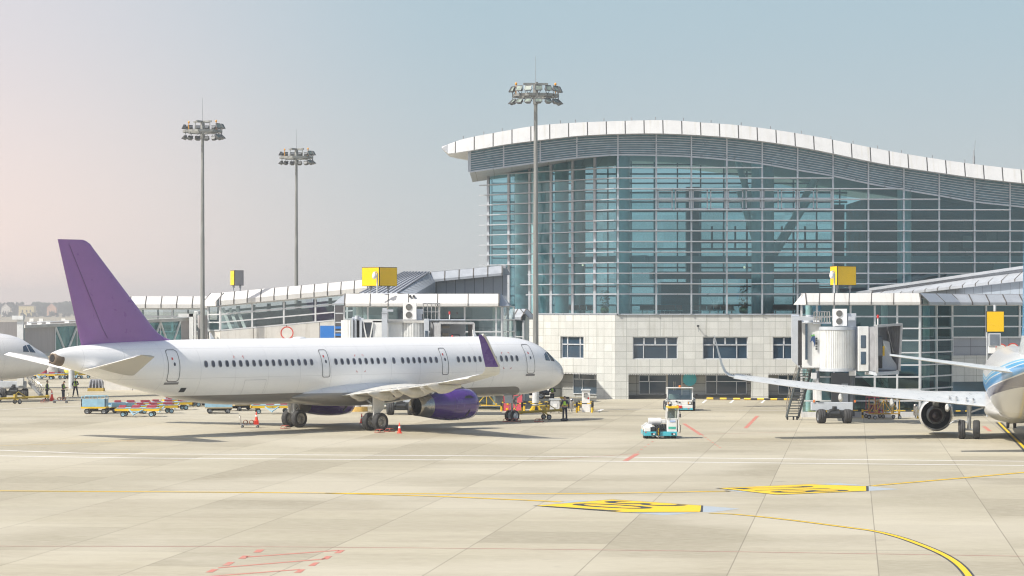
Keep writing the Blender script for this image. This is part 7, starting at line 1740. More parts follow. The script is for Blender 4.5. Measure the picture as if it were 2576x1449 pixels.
for y in (-.72, .72):
    mb = MB(); mb.tube([(-.88, y, 1.1), (-.88, y, 1.28), (-.8, y, 1.33), (.8, y, 1.33), (.88, y, 1.28), (.88, y, 1.1)], .03)
    for x in (-.3, .3): mb.tube([(x, y, 1.1), (x, y, 1.33)], .025)
    mb.build('top_rail', BLUE, bc)
for x in (-.5, .75):
    for y in (-.6, .6): simple_wheel(bc, 'wheel', (x, y, .2), .2, .12, (0, 1, 0))
mb = MB(); mb.bar((-.6, -.6, .22), (.8, -.6, .22), .06); mb.bar((-.6, .6, .22), (.8, .6, .22), .06); mb.box(-.3, .2, -.4, .4, .2, .42); mb.build('axle', DARK, bc)
def flatbed(loc, rz, label, L=2.6, W=1.5, top=BLUE):
    o = thing('flat_cart', label, 'baggage cart', loc, rz, 'flat bed carts'); mb = MB(); mb.box(-L / 2, L / 2, -W / 2, W / 2, .48, .58); mb.box(-L / 2, L / 2, -W / 2, -W / 2 + .05, .58, .74); mb.box(-L / 2, L / 2, W / 2 - .05, W / 2, .58, .74); mb.build('bed', top, o)
    mb = MB(); mb.box(-L / 2 - .02, L / 2 + .02, -W / 2 - .02, W / 2 + .02, .40, .475); mb.build('bed_edge', mat('brown_edge', (.42, .33, .17), .6), o)
    for x in (-L * .33, L * .33):
        for y in (-W * .42, W * .42): simple_wheel(o, 'wheel', (x, y, .2), .2, .14, (0, 1, 0))
    mb = MB(); mb.box(-L * .4, L * .4, -.1, .1, .2, .4)
    for x in (-L * .33, L * .33): mb.bar((x, -W * .4, .2), (x, W * .4, .2), .07)
    mb.tube([(-L * .4, -W * .45, .1), (L * .1, -W * .5, .12), (L * .35, -W * .45, .12)], .03); mb.build('axle', DARK, o)
    return o
flatbed((cx(298, 200.5), 200.5, 0), R(35), 'low pale blue flat cart joined to the right of the blue box cart', 1.9)
flatbed((cx(548, 198.5), 199, 0), R(8), 'pale blue flat cart under the belly in the middle of the rear fuselage', 2.0)
flatbed((cx(610, 204), 205, 0), R(40), 'brown edged flat cart behind the blue one under the belly', 2.6, 1.5, mat('brown_bed', (.30, .27, .22), .7))
flatbed((cx(488, 216), 216, 0), R(30), 'small dark flat cart half hidden between dollies under the rear belly', 1.8)
# hand trolleys
def trolley(loc, rz, label):
    o = thing('hand_trolley', label, 'trolley', loc, rz, 'low hand trolleys'); mb = MB(); mb.box(-.6, .6, -.3, .3, .17, .21); mb.build('deck', GREY, o)
    mb = MB(); mb.tube([(-.58, -.25, .2), (-.62, -.25, .55), (-.68, -.25, .8), (-.68, .25, .8), (-.62, .25, .55), (-.58, .25, .2)], .018); mb.build('handle', STEEL, o)
    for x in (-.5, .5):
        for y in (-.25, .25): simple_wheel(o, 'castor', (x, y, .08), .08, .05, (0, 1, 0))
    mb = MB()
    for x in (-.3, .1): mb.lathe([(-.12, .12), (-.12, .16), (.12, .16), (.12, .12), (-.12, .12)], (x, 0, .36), (0, 1, 0), 14)
    mb.build('hose_coil', mat('rust_brown', (.22, .09, .05), .7), o)
    return o
trolley(tuple(gp(629, 1076)), 0, 'low trolley with brown coils and a cone stack under the rear fuselage')
trolley(tuple(gp(152, 1014)), math.pi, 'low trolley in front of the man reading his phone at far left')
def cone(loc, label, s=1.0, stack=0):
    o = thing('traffic_cone', label, 'traffic cone', loc, 0, 'red traffic cones'); mb = MB(); b0 = stack * .06
    mb.box(-.17, .17, -.17, .17, b0, b0 + .035, r=.01); mb.build('base', CONE, o)
    mb = MB(); mb.lathe([(0, .14), (.03, .125), (.28, .078), (.40, .058), (.62, .026), (.63, 0)], (0, 0, b0 + .035), (0, 0, 1), 20); mb.build('body', CONE, o)
    mb = MB(); mb.lathe([(.285, .0785), (.40, .0595)], (0, 0, b0 + .036), (0, 0, 1), 20); mb.build('white_band', WHITE, o)
    if stack:
        mb = MB()
        for k in range(stack): mb.box(-.18, .18, -.18, .18, k * .06, k * .06 + .03, r=.008); mb.lathe([(0, .15), (.06, .13)], (0, 0, k * .06 + .02), (0, 0, 1), 16)
        mb.build('stacked_cone_rims', CONE, o)
    o.scale = (s, s, s); return o
cone(tuple(gp(1005, 1090)), 'small red and white cone just right of the near main wheels'); cone(tuple(gp(910, 1064.5)), 'small red and white cone between the two sets of main wheels')
p = gp(645, 1076); cone((p.x, p.y, .22), 'red cone on a stack of cones at the end of the low trolley', .92, 4)
cone(tuple(gp(130.5, 1009)), 'red cone stack beside the men at far left', 1.05, 4)
def chock(loc, rz, label):
    o = thing('wheel_chock', label, 'wheel chock', loc, rz, 'red tubular wheel chocks'); mb = MB()
    for y in (-.18, .18): mb.tube([(-.28, y, .02), (.28, y, .02), (.12, y, .2), (-.12, y, .2), (-.28, y, .02)], .018)
    for x, z in ((-.28, .02), (.28, .02), (.12, .2), (-.12, .2)): mb.tube([(x, -.18, z), (x, .18, z)], .018)
    mb.build('tube_frame', mat('chock_red', (.38, .09, .07), .6), o); return o
for u, v, lb in ((955, 1088, 'chock in front of the near main wheels'), (980, 1086, 'chock just right of the near main wheels'), (718, 1078, 'chock left of the far main wheels'), (1276, 1061, 'chock at the left foot of the nose wheels'), (1299, 1060.5, 'chock at the right foot of the nose wheels'), (1356, 1061, 'chocks lying under the yellow towbar wheels'), (112, 1012, 'pile of red chocks at the feet of the man at far left')):
    chock(tuple(gp(u, v)), R(47), 'red tube frame ' + lb)
# towbars
def towbar(a, b, wheel_f, label, z=.55, ca=.0):
    a, b = Vector(a), Vector(b); o = thing('towbar', label, 'towbar', tuple(a), math.atan2(b.y - a.y, b.x - a.x), 'yellow towbars'); L = (b - a).length
    TB = mat('towbar_yellow', (.45, .32, .04), .5, var=.15)
    mb = MB(); mb.cyl((.2, 0, z), (L, 0, z + .1), .085, n=12); mb.cyl((0, 0, z), (.3, 0, z), .13, n=12); mb.cyl((L - .15, 0, z + .1), (L + .1, 0, z + .1), .14, n=10); mb.build('bar', TB, o)
    x = L * wheel_f; mb = MB(); mb.box(x - .1, x + .15, -.1, .1, z - .1, z + .35); mb.bar((x, 0, z), (x + .2, -.35, .3), .08); mb.bar((x, 0, z), (x + .2, .35, .3), .08); mb.tube([(x, 0, z + .3), (x + .3, 0, z + .55), (x + 1.0, 0, z + .15)], .03); mb.build('axle_frame', TB, o)
    for y in (-.38, .38): simple_wheel(o, 'wheel', (x + .2, y, .19), .19, .13, (0, 1, 0))
    return o
towbar(gp(1304, 1057), gp(1414, 1054.5), .58, 'long yellow towbar with two small wheels coupled to the nose wheels')
towbar(gp(-30, 1018), gp(120, 1014), .45, 'yellow towbar lying behind the chocks at the left edge', .45)
towbar(gp(1350, 1034), gp(1460, 1033), .4, 'yellow bar lying behind the white cabinets near the nose', .35)
# barriers
def striped(mb_y, mb_b, p, q, r, step=.35, vertical=False):
    p, q = Vector(p), Vector(q); L = (q - p).length; n = max(2, int(L / step)); 
    for k in range(n): (mb_y if k % 2 == 0 else mb_b).cyl(p.lerp(q, k / n), p.lerp(q, (k + 1) / n), r, n=10)
def barrier(name, pts, label, h=.78, rail2=None, r=.06, group='black and yellow barriers', step=.3):
    c = sum((Vector(p) for p in pts), Vector()) / len(pts); o = thing(name, label, 'barrier', tuple(c), 0, group)
    for i, p in enumerate(pts):
        p = Vector(p) - c; y, b = MB(), MB(); striped(y, b, p + Vector((0, 0, 0)), p + Vector((0, 0, h)), r * 1.3, h / 3); y.build('post', YEL, o); b.build('post_band', BLACK, o)
    for a, b_ in zip(pts[:-1], pts[1:]):
        y, b = MB(), MB(); striped(y, b, Vector(a) - c + Vector((0, 0, h * .87)), Vector(b_) - c + Vector((0, 0, h * .87)), r * .7, step); y.build('rail', YEL, o); b.build('rail_band', BLACK, o)
    return o
q = lambda u, d: V2(u, d)
barrier('barrier', [q(1261.5, 203), q(1313, 200.5), ], 'barrier across the front of the pink red cabinet')
barrier('barrier', [q(1313.5, 200.5), q(1374.5, 200.5), q(1380, 204), q(1319, 204)], 'barrier frame around the foot of the tall light mast')
barrier('barrier', [q(1451, 200.5), q(1489.5, 200.5), q(1491, 204), q(1456, 204), q(1451, 200.5)], 'barrier frame around the tall white cabinet right of the nose')
barrier('barrier', [q(2078, 191), q(2170, 190.2), q(2262, 189.6), q(2309, 189.4), q(2440, 189)], 'low barrier along the foot of the right gate house', .62, step=.33)
def kerb_rail(a, b, label):
    a, b = Vector(a), Vector(b); o = thing('kerb_rail', label, 'barrier', tuple(a), 0, 'low black and yellow kerb rails'); y, k_ = MB(), MB(); striped(y, k_, Vector((0, 0, .14)), b - a + Vector((0, 0, .14)), .09, .55); y.build('yellow_band', YEL, o); k_.build('black_band', BLACK, o)
kerb_rail(gp(1778, 1006.5), gp(1862, 1007.5), 'left stretch of low rail on the ground below the stone wall'); kerb_rail(gp(1872, 1007.5), gp(2006, 1009), 'right stretch of low rail on the ground below the stone wall')
kerb_rail(gp(1353, 1003), gp(1392, 1003.5), 'short low rail behind the barrier of the light mast'); kerb_rail(gp(1410, 1004.5), gp(1431, 1005), 'short low rail behind the man by the white cabinet')
# cabinets and bins
o = thing('tall_cabinet', 'tall white kiosk cabinet with round window inside the barrier right of the nose', 'cabinet', (cx(1474, 202), 202.2, 0))
H = zz(979, 202); mb = MB(); mb.box(-.31, .31, -.3, .3, .0, .12); mb.box(-.30, .30, -.28, .28, .12, H - .12, r=.02); mb.build('body', WHITE, o); mb = MB(); mb.box(-.36, .36, -.36, .36, H - .12, H, r=.02); mb.build('cap', LGREY, o)
mb = MB(); mb.box(-.17, .13, -.3, -.275, H - .62, H - .3, r=.06); mb.build('window', mat('greyish_window', (.35, .35, .34), .3), o); mb = MB(); mb.box(.12, .24, -.29, -.275, H - .75, H - .62); mb.build('red_label', RED, o)
o = thing('low_cabinet', 'squat white cabinet with grey lid on a stand beside the standing man', 'cabinet', (cx(1396, 199), 199, 0)); mb = MB(); mb.prism([(-.36, -.25, .2), (.36, -.25, .2), (.33, -.25, 1.02), (-.33, -.25, 1.02)], (0, .5, 0)); mb.build('body', CLAD, o); mb = MB(); mb.box(-.42, .42, -.3, .3, 1.02, 1.1); mb.build('lid', LGREY, o)
mb = MB()
for x in (-.3, .3): mb.bar((x, -.2, 0), (x, -.2, .2), .05); mb.bar((x, .2, 0), (x, .2, .2), .05)
mb.build('leg', DARK, o); mb = MB(); mb.box(-.15, .15, -.27, -.25, .45, .72); mb.build('notice', WHITE, o)
def bin_(loc, label):
    o = thing('litter_bin', label, 'bin', loc, 0, 'steel litter bins'); mb = MB(); mb.cyl((0, 0, .22), (0, 0, .85), .16, n=20); mb.lathe([(.85, .165), (.95, .16), (1.02, .12), (1.04, 0)], (0, 0, 0), (0, 0, 1), 20); mb.build('drum', STEEL, o); mb = MB(); mb.cyl((0, 0, 0), (0, 0, .22), .05); mb.build('foot', GREY, o); mb = MB(); mb.box(-.09, .09, -.17, -.1, .86, .96, r=.02); mb.build('opening', BLACK, o)
bin_(tuple(gp(1438.5, 1036.8)), 'round steel bin between the standing man and the tall white cabinet'); bin_((cx(2299, 190), 189.2, 0), 'steel bin in front of the right gate house beside the jet engine')
o = thing('hydrant_cabinet', 'large pink red cabinet with yellow marks behind the nose wheels', 'cabinet', (cx(1290, 204), 204.3, 0)); mb = MB(); mb.box(-.73, .73, -.3, .3, 0, 1.35, r=.02); mb.build('body', mat('pinkish_cabinet', (.62, .10, .14), .45, var=.06), o)
mb = MB()
for x, z in ((.24, .95), (.24, .45), (-.45, .1), (.15, .1), (-.4, .5)): mb.box(x - .07, x + .07, -.32, -.3, z - .04, z + .12)
mb.build('yellow_mark', YSIGN, o); mb = MB(); mb.bar((0, -.31, 0), (0, -.31, 1.35), .02); mb.box(-.78, -.73, -.32, .3, 0, 1.38); mb.build('door_gap', DARK, o)
# maintenance stands
def stand(loc, label, L=2.2, H=1.6, col=YEL, col2=YEL, rz=0):
    o = thing('maintenance_stand', label, 'work platform', loc, rz, 'tubular work stands'); mb = MB(); r = .03; hl = L / 2
    for y in (-.5, .5):
        for x in (-hl, -hl * .3, hl * .4, hl): mb.tube([(x, y, .35), (x, y, H)], r)
        mb.tube([(-hl, y, .4), (-hl * .3, y, H)], r); mb.tube([(hl * .4, y, .4), (-hl * .3, y, H)], r); mb.tube([(hl, y, .4), (hl * .4, y, H)], r); mb.tube([(-hl, y, .38), (hl, y, .38)], r)
    for x in (-hl, hl): mb.tube([(x, -.5, .38), (x, .5, .38)], r)
    mb.build('tube_frame', col, o); mb = MB(); mb.box(-hl, hl, -.5, .5, H - .02, H + .03); mb.build('platform', mat('plank', (.35, .27, .15), .7), o)
    mb = MB()
    for y in (-.5, .5): mb.tube([(-hl, y, H), (-hl, y, H + .5), (hl * .4, y, H + .5), (hl * .4, y, H)], r)
    mb.tube([(-hl, -.5, H + .5), (-hl, .5, H + .5)], r); mb.build('guard_rail', col2, o)
    for x in (-hl, hl):
        for y in (-.5, .5): simple_wheel(o, 'castor', (x, y, .14), .14, .07, (0, 1, 0))
    return o
stand((cx(1235, 205), 205.5, 0), 'yellow tube work stand behind the purple engine and nose wheels', 2.2, 1.3)
stand((cx(2226, 188), 188.3, 0), 'yellow and red tube work stand in front of the right gate house', 1.9, 1.35, mat('ochre_paint', (.50, .30, .05), .5), mat('dark_pink_red', (.42, .06, .10), .5), .3)
stand((cx(2200, 190), 190.0, 0), 'dark red tube stand partly behind the yellow one by the right gate house', 1.0, 1.0, mat('dark_pink_red', (.42, .06, .10), .5), mat('dark_pink_red', (.42, .06, .10), .5), .1)
# pedestal under far tail
o = thing('pedestal', 'grey ribbed pedestal on a yellow concrete base under the tail', 'pedestal', tuple(gp(242, 984)))
mb = MB(); mb.prism([(-.78, -.5, 0), (.78, -.5, 0), (.74, -.5, .32), (-.74, -.5, .32)], (0, 1.0, 0)); mb.build('base', mat('ochre_concrete', (.42, .30, .07), .8, var=.15), o)
mb = MB()
for k in range(5): x = -.66 + .33 * k; mb.prism([(x - .04, -.4, .32), (x + .04, -.4, .32), (x * .8 + .04, -.1, 1.1), (x * .8 - .04, -.1, 1.1)], (0, .3, 0))
mb.prism([(-.68, 0, .32), (.68, 0, .32), (.68, 0, .85), (.5, 0, 1.15), (-.55, 0, 1.15), (-.68, 0, .8)], (0, .3, 0)); mb.build('steel_ribs', mat('pedestal_grey', (.30, .31, .34), .5, var=.15), o)
# bagged cargo on far dollies
CARGO = [(108, 300, 'red_bundle', (.55, .06, .08), .9, .8, 'red bundle on a far cart left of the tail tip'), (128, 302, 'wrapped_bundle', (.62, .62, .60), 1.5, 1.7, 'tall pale plastic wrapped cargo pile beside the tail tip'), (152, 303, 'wrapped_bundle', (.30, .26, .25), 1.6, 1.5, 'dark wrapped cargo pile behind the tail cone'), (178, 303, 'yellow_bundle', (.70, .62, .10), 1.8, .9, 'low bright yellow cargo pile under the tail cone')]
for i, (u, d_, nm, col, w_, h_, lb) in enumerate(CARGO):
    fb = dup(d1, (cx(u, d_), d_, 0), .2 * i, 'far dolly under ' + lb, 'far dollies carrying cargo piles')
    o = thing('cargo_pile', lb, 'cargo', (cx(u, d_), d_, .62), 0, 'cargo piles on far dollies'); mb = MB(); rg = []
    for k in range(9):
        z = h_ * k / 8; q_ = (1 - (k / 8) ** 3) ** .5 if k < 8 else .12
        rg.append([Vector((w_ * .55 * q_ * math.cos(a * .4488) * (1 + .18 * noise.noise(Vector((a, k, i)))), w_ * .4 * q_ * math.sin(a * .4488) * (1 + .15 * noise.noise(Vector((k, a, i)))), z)) for a in range(14)])
    mb.loft(rg); mb.build('wrapped_load', mat(nm + '_wrap', col, .35, var=.2, scale=3), o)
for i, (u, d_) in enumerate(((92, 309), (200, 306))): dup(d1, (cx(u, d_), d_, 0), .1, ('empty far dolly left of the red bundle', 'empty far dolly right of the yellow cargo pile')[i], 'far dollies carrying cargo piles')
# truck by the right gate house
d = 213; 
o = thing('yellow_truck', 'yellow truck with white cab roof seen between the right gate house and second airliner', 'truck', (cx(2430, d), d, 0)); ox = cx(2430, d); X = lambda u: cx(u, d) - ox; Z = lambda v: zz(v, d)
mb = MB(); mb.box(X(2416), X(2500), 0, 2.2, .45, Z(1003), r=.04); mb.build('side_body', YEL, o); mb = MB(); mb.prism([(X(2385), .1, .5), (X(2416), .1, .5), (X(2414), .1, Z(962)), (X(2398), .1, Z(962)), (X(2387), .1, Z(990))], (0, 2.0, 0)); mb.build('cab', YEL, o)
mb = MB(); mb.prism([(X(2392), .07, Z(984)), (X(2410), .07, Z(984)), (X(2409), .07, Z(966)), (X(2399), .07, Z(966))], (0, -.01, 0)); mb.build('cab_window', WGLASS, o)
mb = MB(); mb.box(X(2410), X(2500), .3, 2.0, Z(1003), Z(985)); mb.build('deck', DARK, o)
for u in (2400, 2440, 2480): simple_wheel(o, 'wheel', (X(u), .1, .42), .42, .25, (0, 1, 0))
d = 219; o = thing('container_truck', 'white box truck with blue lettering behind the yellow truck', 'truck', (cx(2450, d), d, 0)); ox = cx(2450, d)
mb = MB(); mb.box(X(2416), X(2446), 0, 2.4, 1.2, Z(952), r=.03); mb.box(X(2449), X(2490), 0, 2.4, 1.2, Z(955), r=.03); mb.build('box_body', VW, o); mb = MB(); mb.box(X(2449), X(2490), -.02, 2.42, Z(955), Z(948)); mb.build('orange_roof_edge', mat('orange_edge', (.70, .35, .10), .5), o)
mb = MB(); mb.box(X(2416), X(2490), .2, 2.2, .5, 1.2); mb.build('chassis', DARK, o)
for u in (2425, 2480): simple_wheel(o, 'wheel', (X(u), .1, .45), .45, .25, (0, 1, 0))
def wall_text(root, txt, P, h, material):
    cu = bpy.data.curves.new('t', 'FONT'); cu.body = txt; cu.size = h; cu.extrude = .01; ob = bpy.data.objects.new('t', cu); COL.objects.link(ob)
    dg = bpy.context.evaluated_depsgraph_get(); me = bpy.data.meshes.new_from_object(ob.evaluated_get(dg)); mb = MB(); mb.add([Vector((v.co.x, -v.co.z, v.co.y)) + Vector(P) for v in me.vertices], [list(p.vertices) for p in me.polygons])
    bpy.data.objects.remove(ob); bpy.data.meshes.remove(me); bpy.data.curves.remove(cu); return mb.build('lettering', material, root)
wall_text(o, 'TLD', (X(2432), -.015, Z(962)), .34, mat('letter_blue', (.03, .12, .45), .5)); wall_text(o, 'TLD', (X(2474), -.015, Z(966)), .34, mat('letter_blue', (.03, .12, .45), .5))
# far dark car
d = 233; o = thing('parked_car', 'dark car behind the nose gear, front wheel with pale spokes visible', 'car', (cx(1322, d), d, 0)); mb = MB()
mb.loft([[Vector((x, y, z)) for y, z in ((-.85, .3), (-.88, .62), (-.8, h1), (-.6, h2), (.6, h2), (.8, h1), (.88, .62), (.85, .3))] for x, h1, h2 in ((-2.2, .7, .72), (-2.0, .85, .9), (-1.2, .92, 1.42), (0, .92, 1.45), (.8, .9, 1.05), (1.6, .82, .9), (2.1, .65, .68))]); mb.build('body', mat('car_black', (.012, .013, .016), .2, coat=.8), o)
mb = MB(); mb.prism([(-1.2, -.81, .93), (.55, -.81, .93), (-.1, -.7, 1.36), (-1.0, -.7, 1.36)], (0, -.01, 0)); mb.build('side_window', WGLASS, o)
for x in (-1.35, 1.35): simple_wheel(o, 'wheel', (x, -.8, .33), .33, .2, (0, 1, 0), STEEL); simple_wheel(o, 'wheel', (x, .8, .33), .33, .2, (0, 1, 0), STEEL)
# bag by the man's feet, rag
o = thing('tool_bag', 'black bag on the ground at the feet of the man beside the towbar', 'bag', tuple(gp(1420, 1060))); mb = MB(); rg = []
for k in range(7): f = k / 6; q_ = math.sqrt(max(.05, 1 - (2 * f - 1) ** 4)); rg.append([Vector((-.28 + .56 * f, .16 * q_ * math.cos(a * .5236), .11 + .11 * q_ * math.sin(a * .5236))) for a in range(12)])
mb.loft(rg); mb.build('bag_body', mat('bag_dark', (.02, .03, .045), .6, var=.3, scale=8), o); mb = MB(); mb.tube([(-.12, 0, .2), (-.06, 0, .3), (.06, 0, .3), (.12, 0, .2)], .015); mb.build('handle', BLACK, o)

# ================================================================== PEOPLE
def skin_mesh(nodes, edges, name, material, parent, sub=2):
    me = bpy.data.meshes.new(name); me.from_pydata([n[0] for n in nodes], edges, []); ob = bpy.data.objects.new(name, me); COL.objects.link(ob)
    sk = ob.modifiers.new('s', 'SKIN'); sk.use_smooth_shade = True
    for v, n in zip(me.skin_vertices[0].data, nodes): v.radius = (n[1], n[2] if len(n) > 2 else n[1])
    me.skin_vertices[0].data[0].use_root = True
    ss = ob.modifiers.new('u', 'SUBSURF'); ss.levels = sub; ss.render_levels = sub
    dg = bpy.context.evaluated_depsgraph_get(); m2 = bpy.data.meshes.new_from_object(ob.evaluated_get(dg)); bpy.data.objects.remove(ob); bpy.data.meshes.remove(me)
    m2.name = name; m2.materials.clear(); m2.materials.append(material)
    for p in m2.polygons: p.use_smooth = True
    o = bpy.data.objects.new(name, m2); COL.objects.link(o); o.parent = parent; return o
SKIN = mat('skin', (.48, .29, .20), .55, var=.05); HAIR = mat('dark_hair', (.015, .013, .012), .6); NAVY = mat('navy_cloth', (.018, .024, .045), .8, var=.2, scale=8); NAVY2 = mat('navy_jacket', (.03, .035, .06), .8, var=.2, scale=8)
HIVIS = mat('hi_vis_yellow', (.42, .72, .06), .5, var=.08); REFL = mat('reflective_band', (.65, .68, .66), .3)
def person(loc, rz, label, hands, feet=(.13, -.13), h=1.69, lean=0.0, head_drop=0.0, vest='full', elbows=None, step=(0, 0)):
    """faces -y in its own frame; hands: [(x,y,z) left, right]"""
    o = thing('person', label, 'person', loc, rz); k = h / 1.75
    def S(x, y, z): return (x * k, (y - lean * max(0, z - .95)) * k, z * k)
    sh = 1.42; P = {}
    elbows = elbows or [None, None]
    body = [(S(0, 0, .98), .13 * k, .10 * k), (S(0, 0, 1.15), .125 * k, .09 * k), (S(0, .01, 1.33), .15 * k, .10 * k), (S(0, .01, 1.46), .07 * k, .06 * k), (S(0, -.01, 1.53), .052 * k), (S(0, -.02 - head_drop * .3, 1.60 - head_drop * .1), .072 * k, .082 * k), (S(0, -.015 - head_drop * .6, 1.685 - head_drop * .2), .078 * k, .092 * k), (S(0, .0 - head_drop * .6, 1.73 - head_drop * .2), .055 * k, .065 * k)]
    ed = [(i, i + 1) for i in range(7)]; sleeve_nodes = []; legs = []
    for i, sg in enumerate((1, -1)):
        hx, hy, hz = hands[i]; e = elbows[i] or (sg * .27, .04, 1.14)
        b = len(body); body += [(S(sg * .17, .01, sh), .055 * k), (S(*e), .042 * k), (S(hx, hy, hz), .026 * k)]; ed += [(2, b), (b, b + 1), (b + 1, b + 2)]
        # palm and fingers
        E = Vector(e); H_ = Vector((hx, hy, hz)); dr = (H_ - E).normalized(); sd_ = dr.cross(Vector((0, 1, 0)) if abs(dr.y) < .8 else Vector((0, 0, 1))).normalized(); nn = dr.cross(sd_)
        pm = H_ + dr * .075; b2 = len(body); body.append((S(*pm), .024 * k, .016 * k)); ed.append((b + 2, b2))
        for q_, ln in zip((-1.5, -.5, .5, 1.5), (.062, .075, .08, .07)):
            r0 = pm + sd_ * q_ * .018 + dr * .01; r1 = r0 + dr * ln * .55 + nn * .012; r2 = r1 + dr * ln * .3 + nn * .03; b3 = len(body); body += [(S(*r0), .009 * k), (S(*r1), .0085 * k), (S(*r2), .007 * k)]; ed += [(b2, b3), (b3, b3 + 1), (b3 + 1, b3 + 2)]
        t0 = H_ + dr * .04 + sd_ * .03; t1 = t0 + sd_ * .022 + dr * .03; b3 = len(body); body += [(S(*t0), .011 * k), (S(*t1), .009 * k)]; ed += [(b2, b3), (b3, b3 + 1)]
        fx = feet[i]; fy = step[i]
        b = len(body); body += [(S(sg * .09, 0, .90), .085 * k), (S((sg * .09 + fx) / 2, fy * .4 - .02, .5), .058 * k), (S(fx, fy, .1), .04 * k), (S(fx, fy + .02, .045), .04 * k), (S(fx + sg * .02, fy - .16, .035), .035 * k, .045 * k)]; ed += [(0, b), (b, b + 1), (b + 1, b + 2), (b + 2, b + 3), (b + 3, b + 4)]
        sleeve_nodes.append((S(sg * .17, .01, sh), S(*e), S(*(Vector(e).lerp(H_, .92))))); legs.append((S(sg * .09, 0, .90), S((sg * .09 + fx) / 2, fy * .4 - .02, .5), S(fx, fy, .09), S(fx, fy + .02, .045), S(fx + sg * .02, fy - .17, .035)))
    skin_mesh(body, ed, 'body', SKIN, o)
    n = [(S(0, 0, 1.0), .145 * k, .115 * k), (S(0, 0, 1.15), .14 * k, .105 * k), (S(0, .01, 1.33), .165 * k, .115 * k), (S(0, .01, 1.45), .085 * k, .075 * k)]; e = [(0, 1), (1, 2), (2, 3)]
    for s3 in sleeve_nodes: b = len(n); n += [(s3[0], .07 * k), (s3[1], .057 * k), (s3[2], .042 * k)]; e += [(2, b), (b, b + 1), (b + 1, b + 2)]
    skin_mesh(n, e, 'jacket', NAVY2, o)
    n = [(S(0, 0, .99), .15 * k, .115 * k)]; e = []
    for l in legs: b = len(n); n += [(l[0], .10 * k), (l[1], .078 * k), (l[2], .066 * k)]; e += [(0, b), (b, b + 1), (b + 1, b + 2)]
    skin_mesh(n, e, 'trousers', NAVY, o)
    for l in legs: skin_mesh([(l[2], .05 * k), (l[3], .05 * k), (l[4], .045 * k, .05 * k)], [(0, 1), (1, 2)], 'shoe', BLACK, o)
    if vest == 'full':
        skin_mesh([(S(0, 0, 1.06), .158 * k, .125 * k), (S(0, 0, 1.16), .152 * k, .118 * k), (S(0, .01, 1.33), .176 * k, .126 * k), (S(0, .01, 1.42), .14 * k, .10 * k)], [(0, 1), (1, 2), (2, 3)], 'vest', HIVIS, o)
        skin_mesh([(S(0, 0, 1.10), .164 * k, .130 * k), (S(0, 0, 1.14), .163 * k, .129 * k)], [(0, 1)], 'reflective_band', REFL, o)
    else:
        mb = MB()
        for sg in (-1, 1): mb.tube([S(sg * .09, .12, 1.1), S(sg * .10, .14, 1.3), S(sg * .11, .05, 1.49), S(sg * .10, -.10, 1.42), S(sg * .08, -.135, 1.25), S(sg * .05, -.13, 1.06)], .026 * k, 6)
        mb.tube([S(.17 * math.cos(R(a)), .135 * math.sin(R(a)), 1.05) for a in range(0, 361, 30)], .028 * k, 6); mb.build('vest', HIVIS, o)
    mb = MB(); hd = Vector(S(0, .012 - head_drop * .6, 1.70 - head_drop * .2)); mb.sphere(hd, .099 * k, 14, 9, (.88, 1.0, .98)); hr = mb.build('hair', HAIR, o)
    hr.data.vertices.foreach_get  # keep
    for v in hr.data.vertices:
        if v.co.y < hd.y - .03 * k and v.co.z < hd.z + .045 * k: v.co = hd + (v.co - hd) * .82
    mb = MB(); fc = Vector(S(0, -.105 - head_drop * .6, 1.655 - head_drop * .2)); mb.prism([fc + Vector((-.012, 0, -.02)), fc + Vector((.012, 0, -.02)), fc + Vector((.004, .0, .02))], (0, .03, 0)); mb.build('nose', SKIN, o)
    mb = MB()
    for sg in (-1, 1): mb.sphere(fc + Vector((sg * .03, .012, .022)), .011, 8, 5)
    mb.box(fc.x - .025, fc.x + .025, fc.y + .004, fc.y + .02, fc.z - .05, fc.z - .042); mb.build('face_features', mat('dark_features', (.05, .025, .02), .5), o)
    mb = MB()
    for sg in (-1, 1): mb.sphere(Vector((hd.x + sg * .088 * k, hd.y, hd.z - .03)), .024, 8, 6, (.5, 1, 1.3))
    mb.build('ear', SKIN, o)
    return o
person(tuple(gp(1421, 1058)), R(-12), 'man in yellow vest and navy trousers standing by the end of the yellow towbar', [(-.30 * -1, .02, .80), (-.34, -.02, .98)], head_drop=.12)
person(tuple(gp(1389, 1019)), R(10), 'man in yellow vest behind the barrier under the nose, hands at his chest', [(.05, -.26, 1.22), (-.06, -.26, 1.22)], elbows=[(.27, -.02, 1.12), (-.27, -.02, 1.12)])
person(tuple(gp(118, 1007)), R(100), 'leftmost of the three men under the left nose, in dark jacket, seen from the side', [(.12, -.28, .98), (-.1, -.25, .95)], vest='straps', lean=.06, step=(-.1, .15))
person(tuple(gp(159, 1008)), R(70), 'man in yellow vest looking at a phone in his hand, middle of the three', [(.08, -.36, 1.18), (-.05, -.30, 1.12)], elbows=[(.22, -.05, 1.1), (-.22, -.05, 1.1)], head_drop=.2)
person(tuple(gp(190, 998.5)), R(0), 'rightmost of the three men, legs apart, dark uniform with yellow vest straps', [(.07, -.2, 1.15), (-.24, .05, 1.02)], elbows=[(.27, .0, 1.14), (-.33, .06, 1.18)], feet=(.24, -.24), vest='straps')
for c_o, (ph_u, ph_v, ph_d) in ((None, (171, 984, 227)),):
    o = thing('phone', 'small phone held up by the man in yellow vest at far left', 'phone', tuple(at(168.5, 981, 227.3))); mb = MB(); mb.box(-.04, .04, -.01, .01, -.07, .07, r=.004); mb.build('phone_body', BLACK, o)

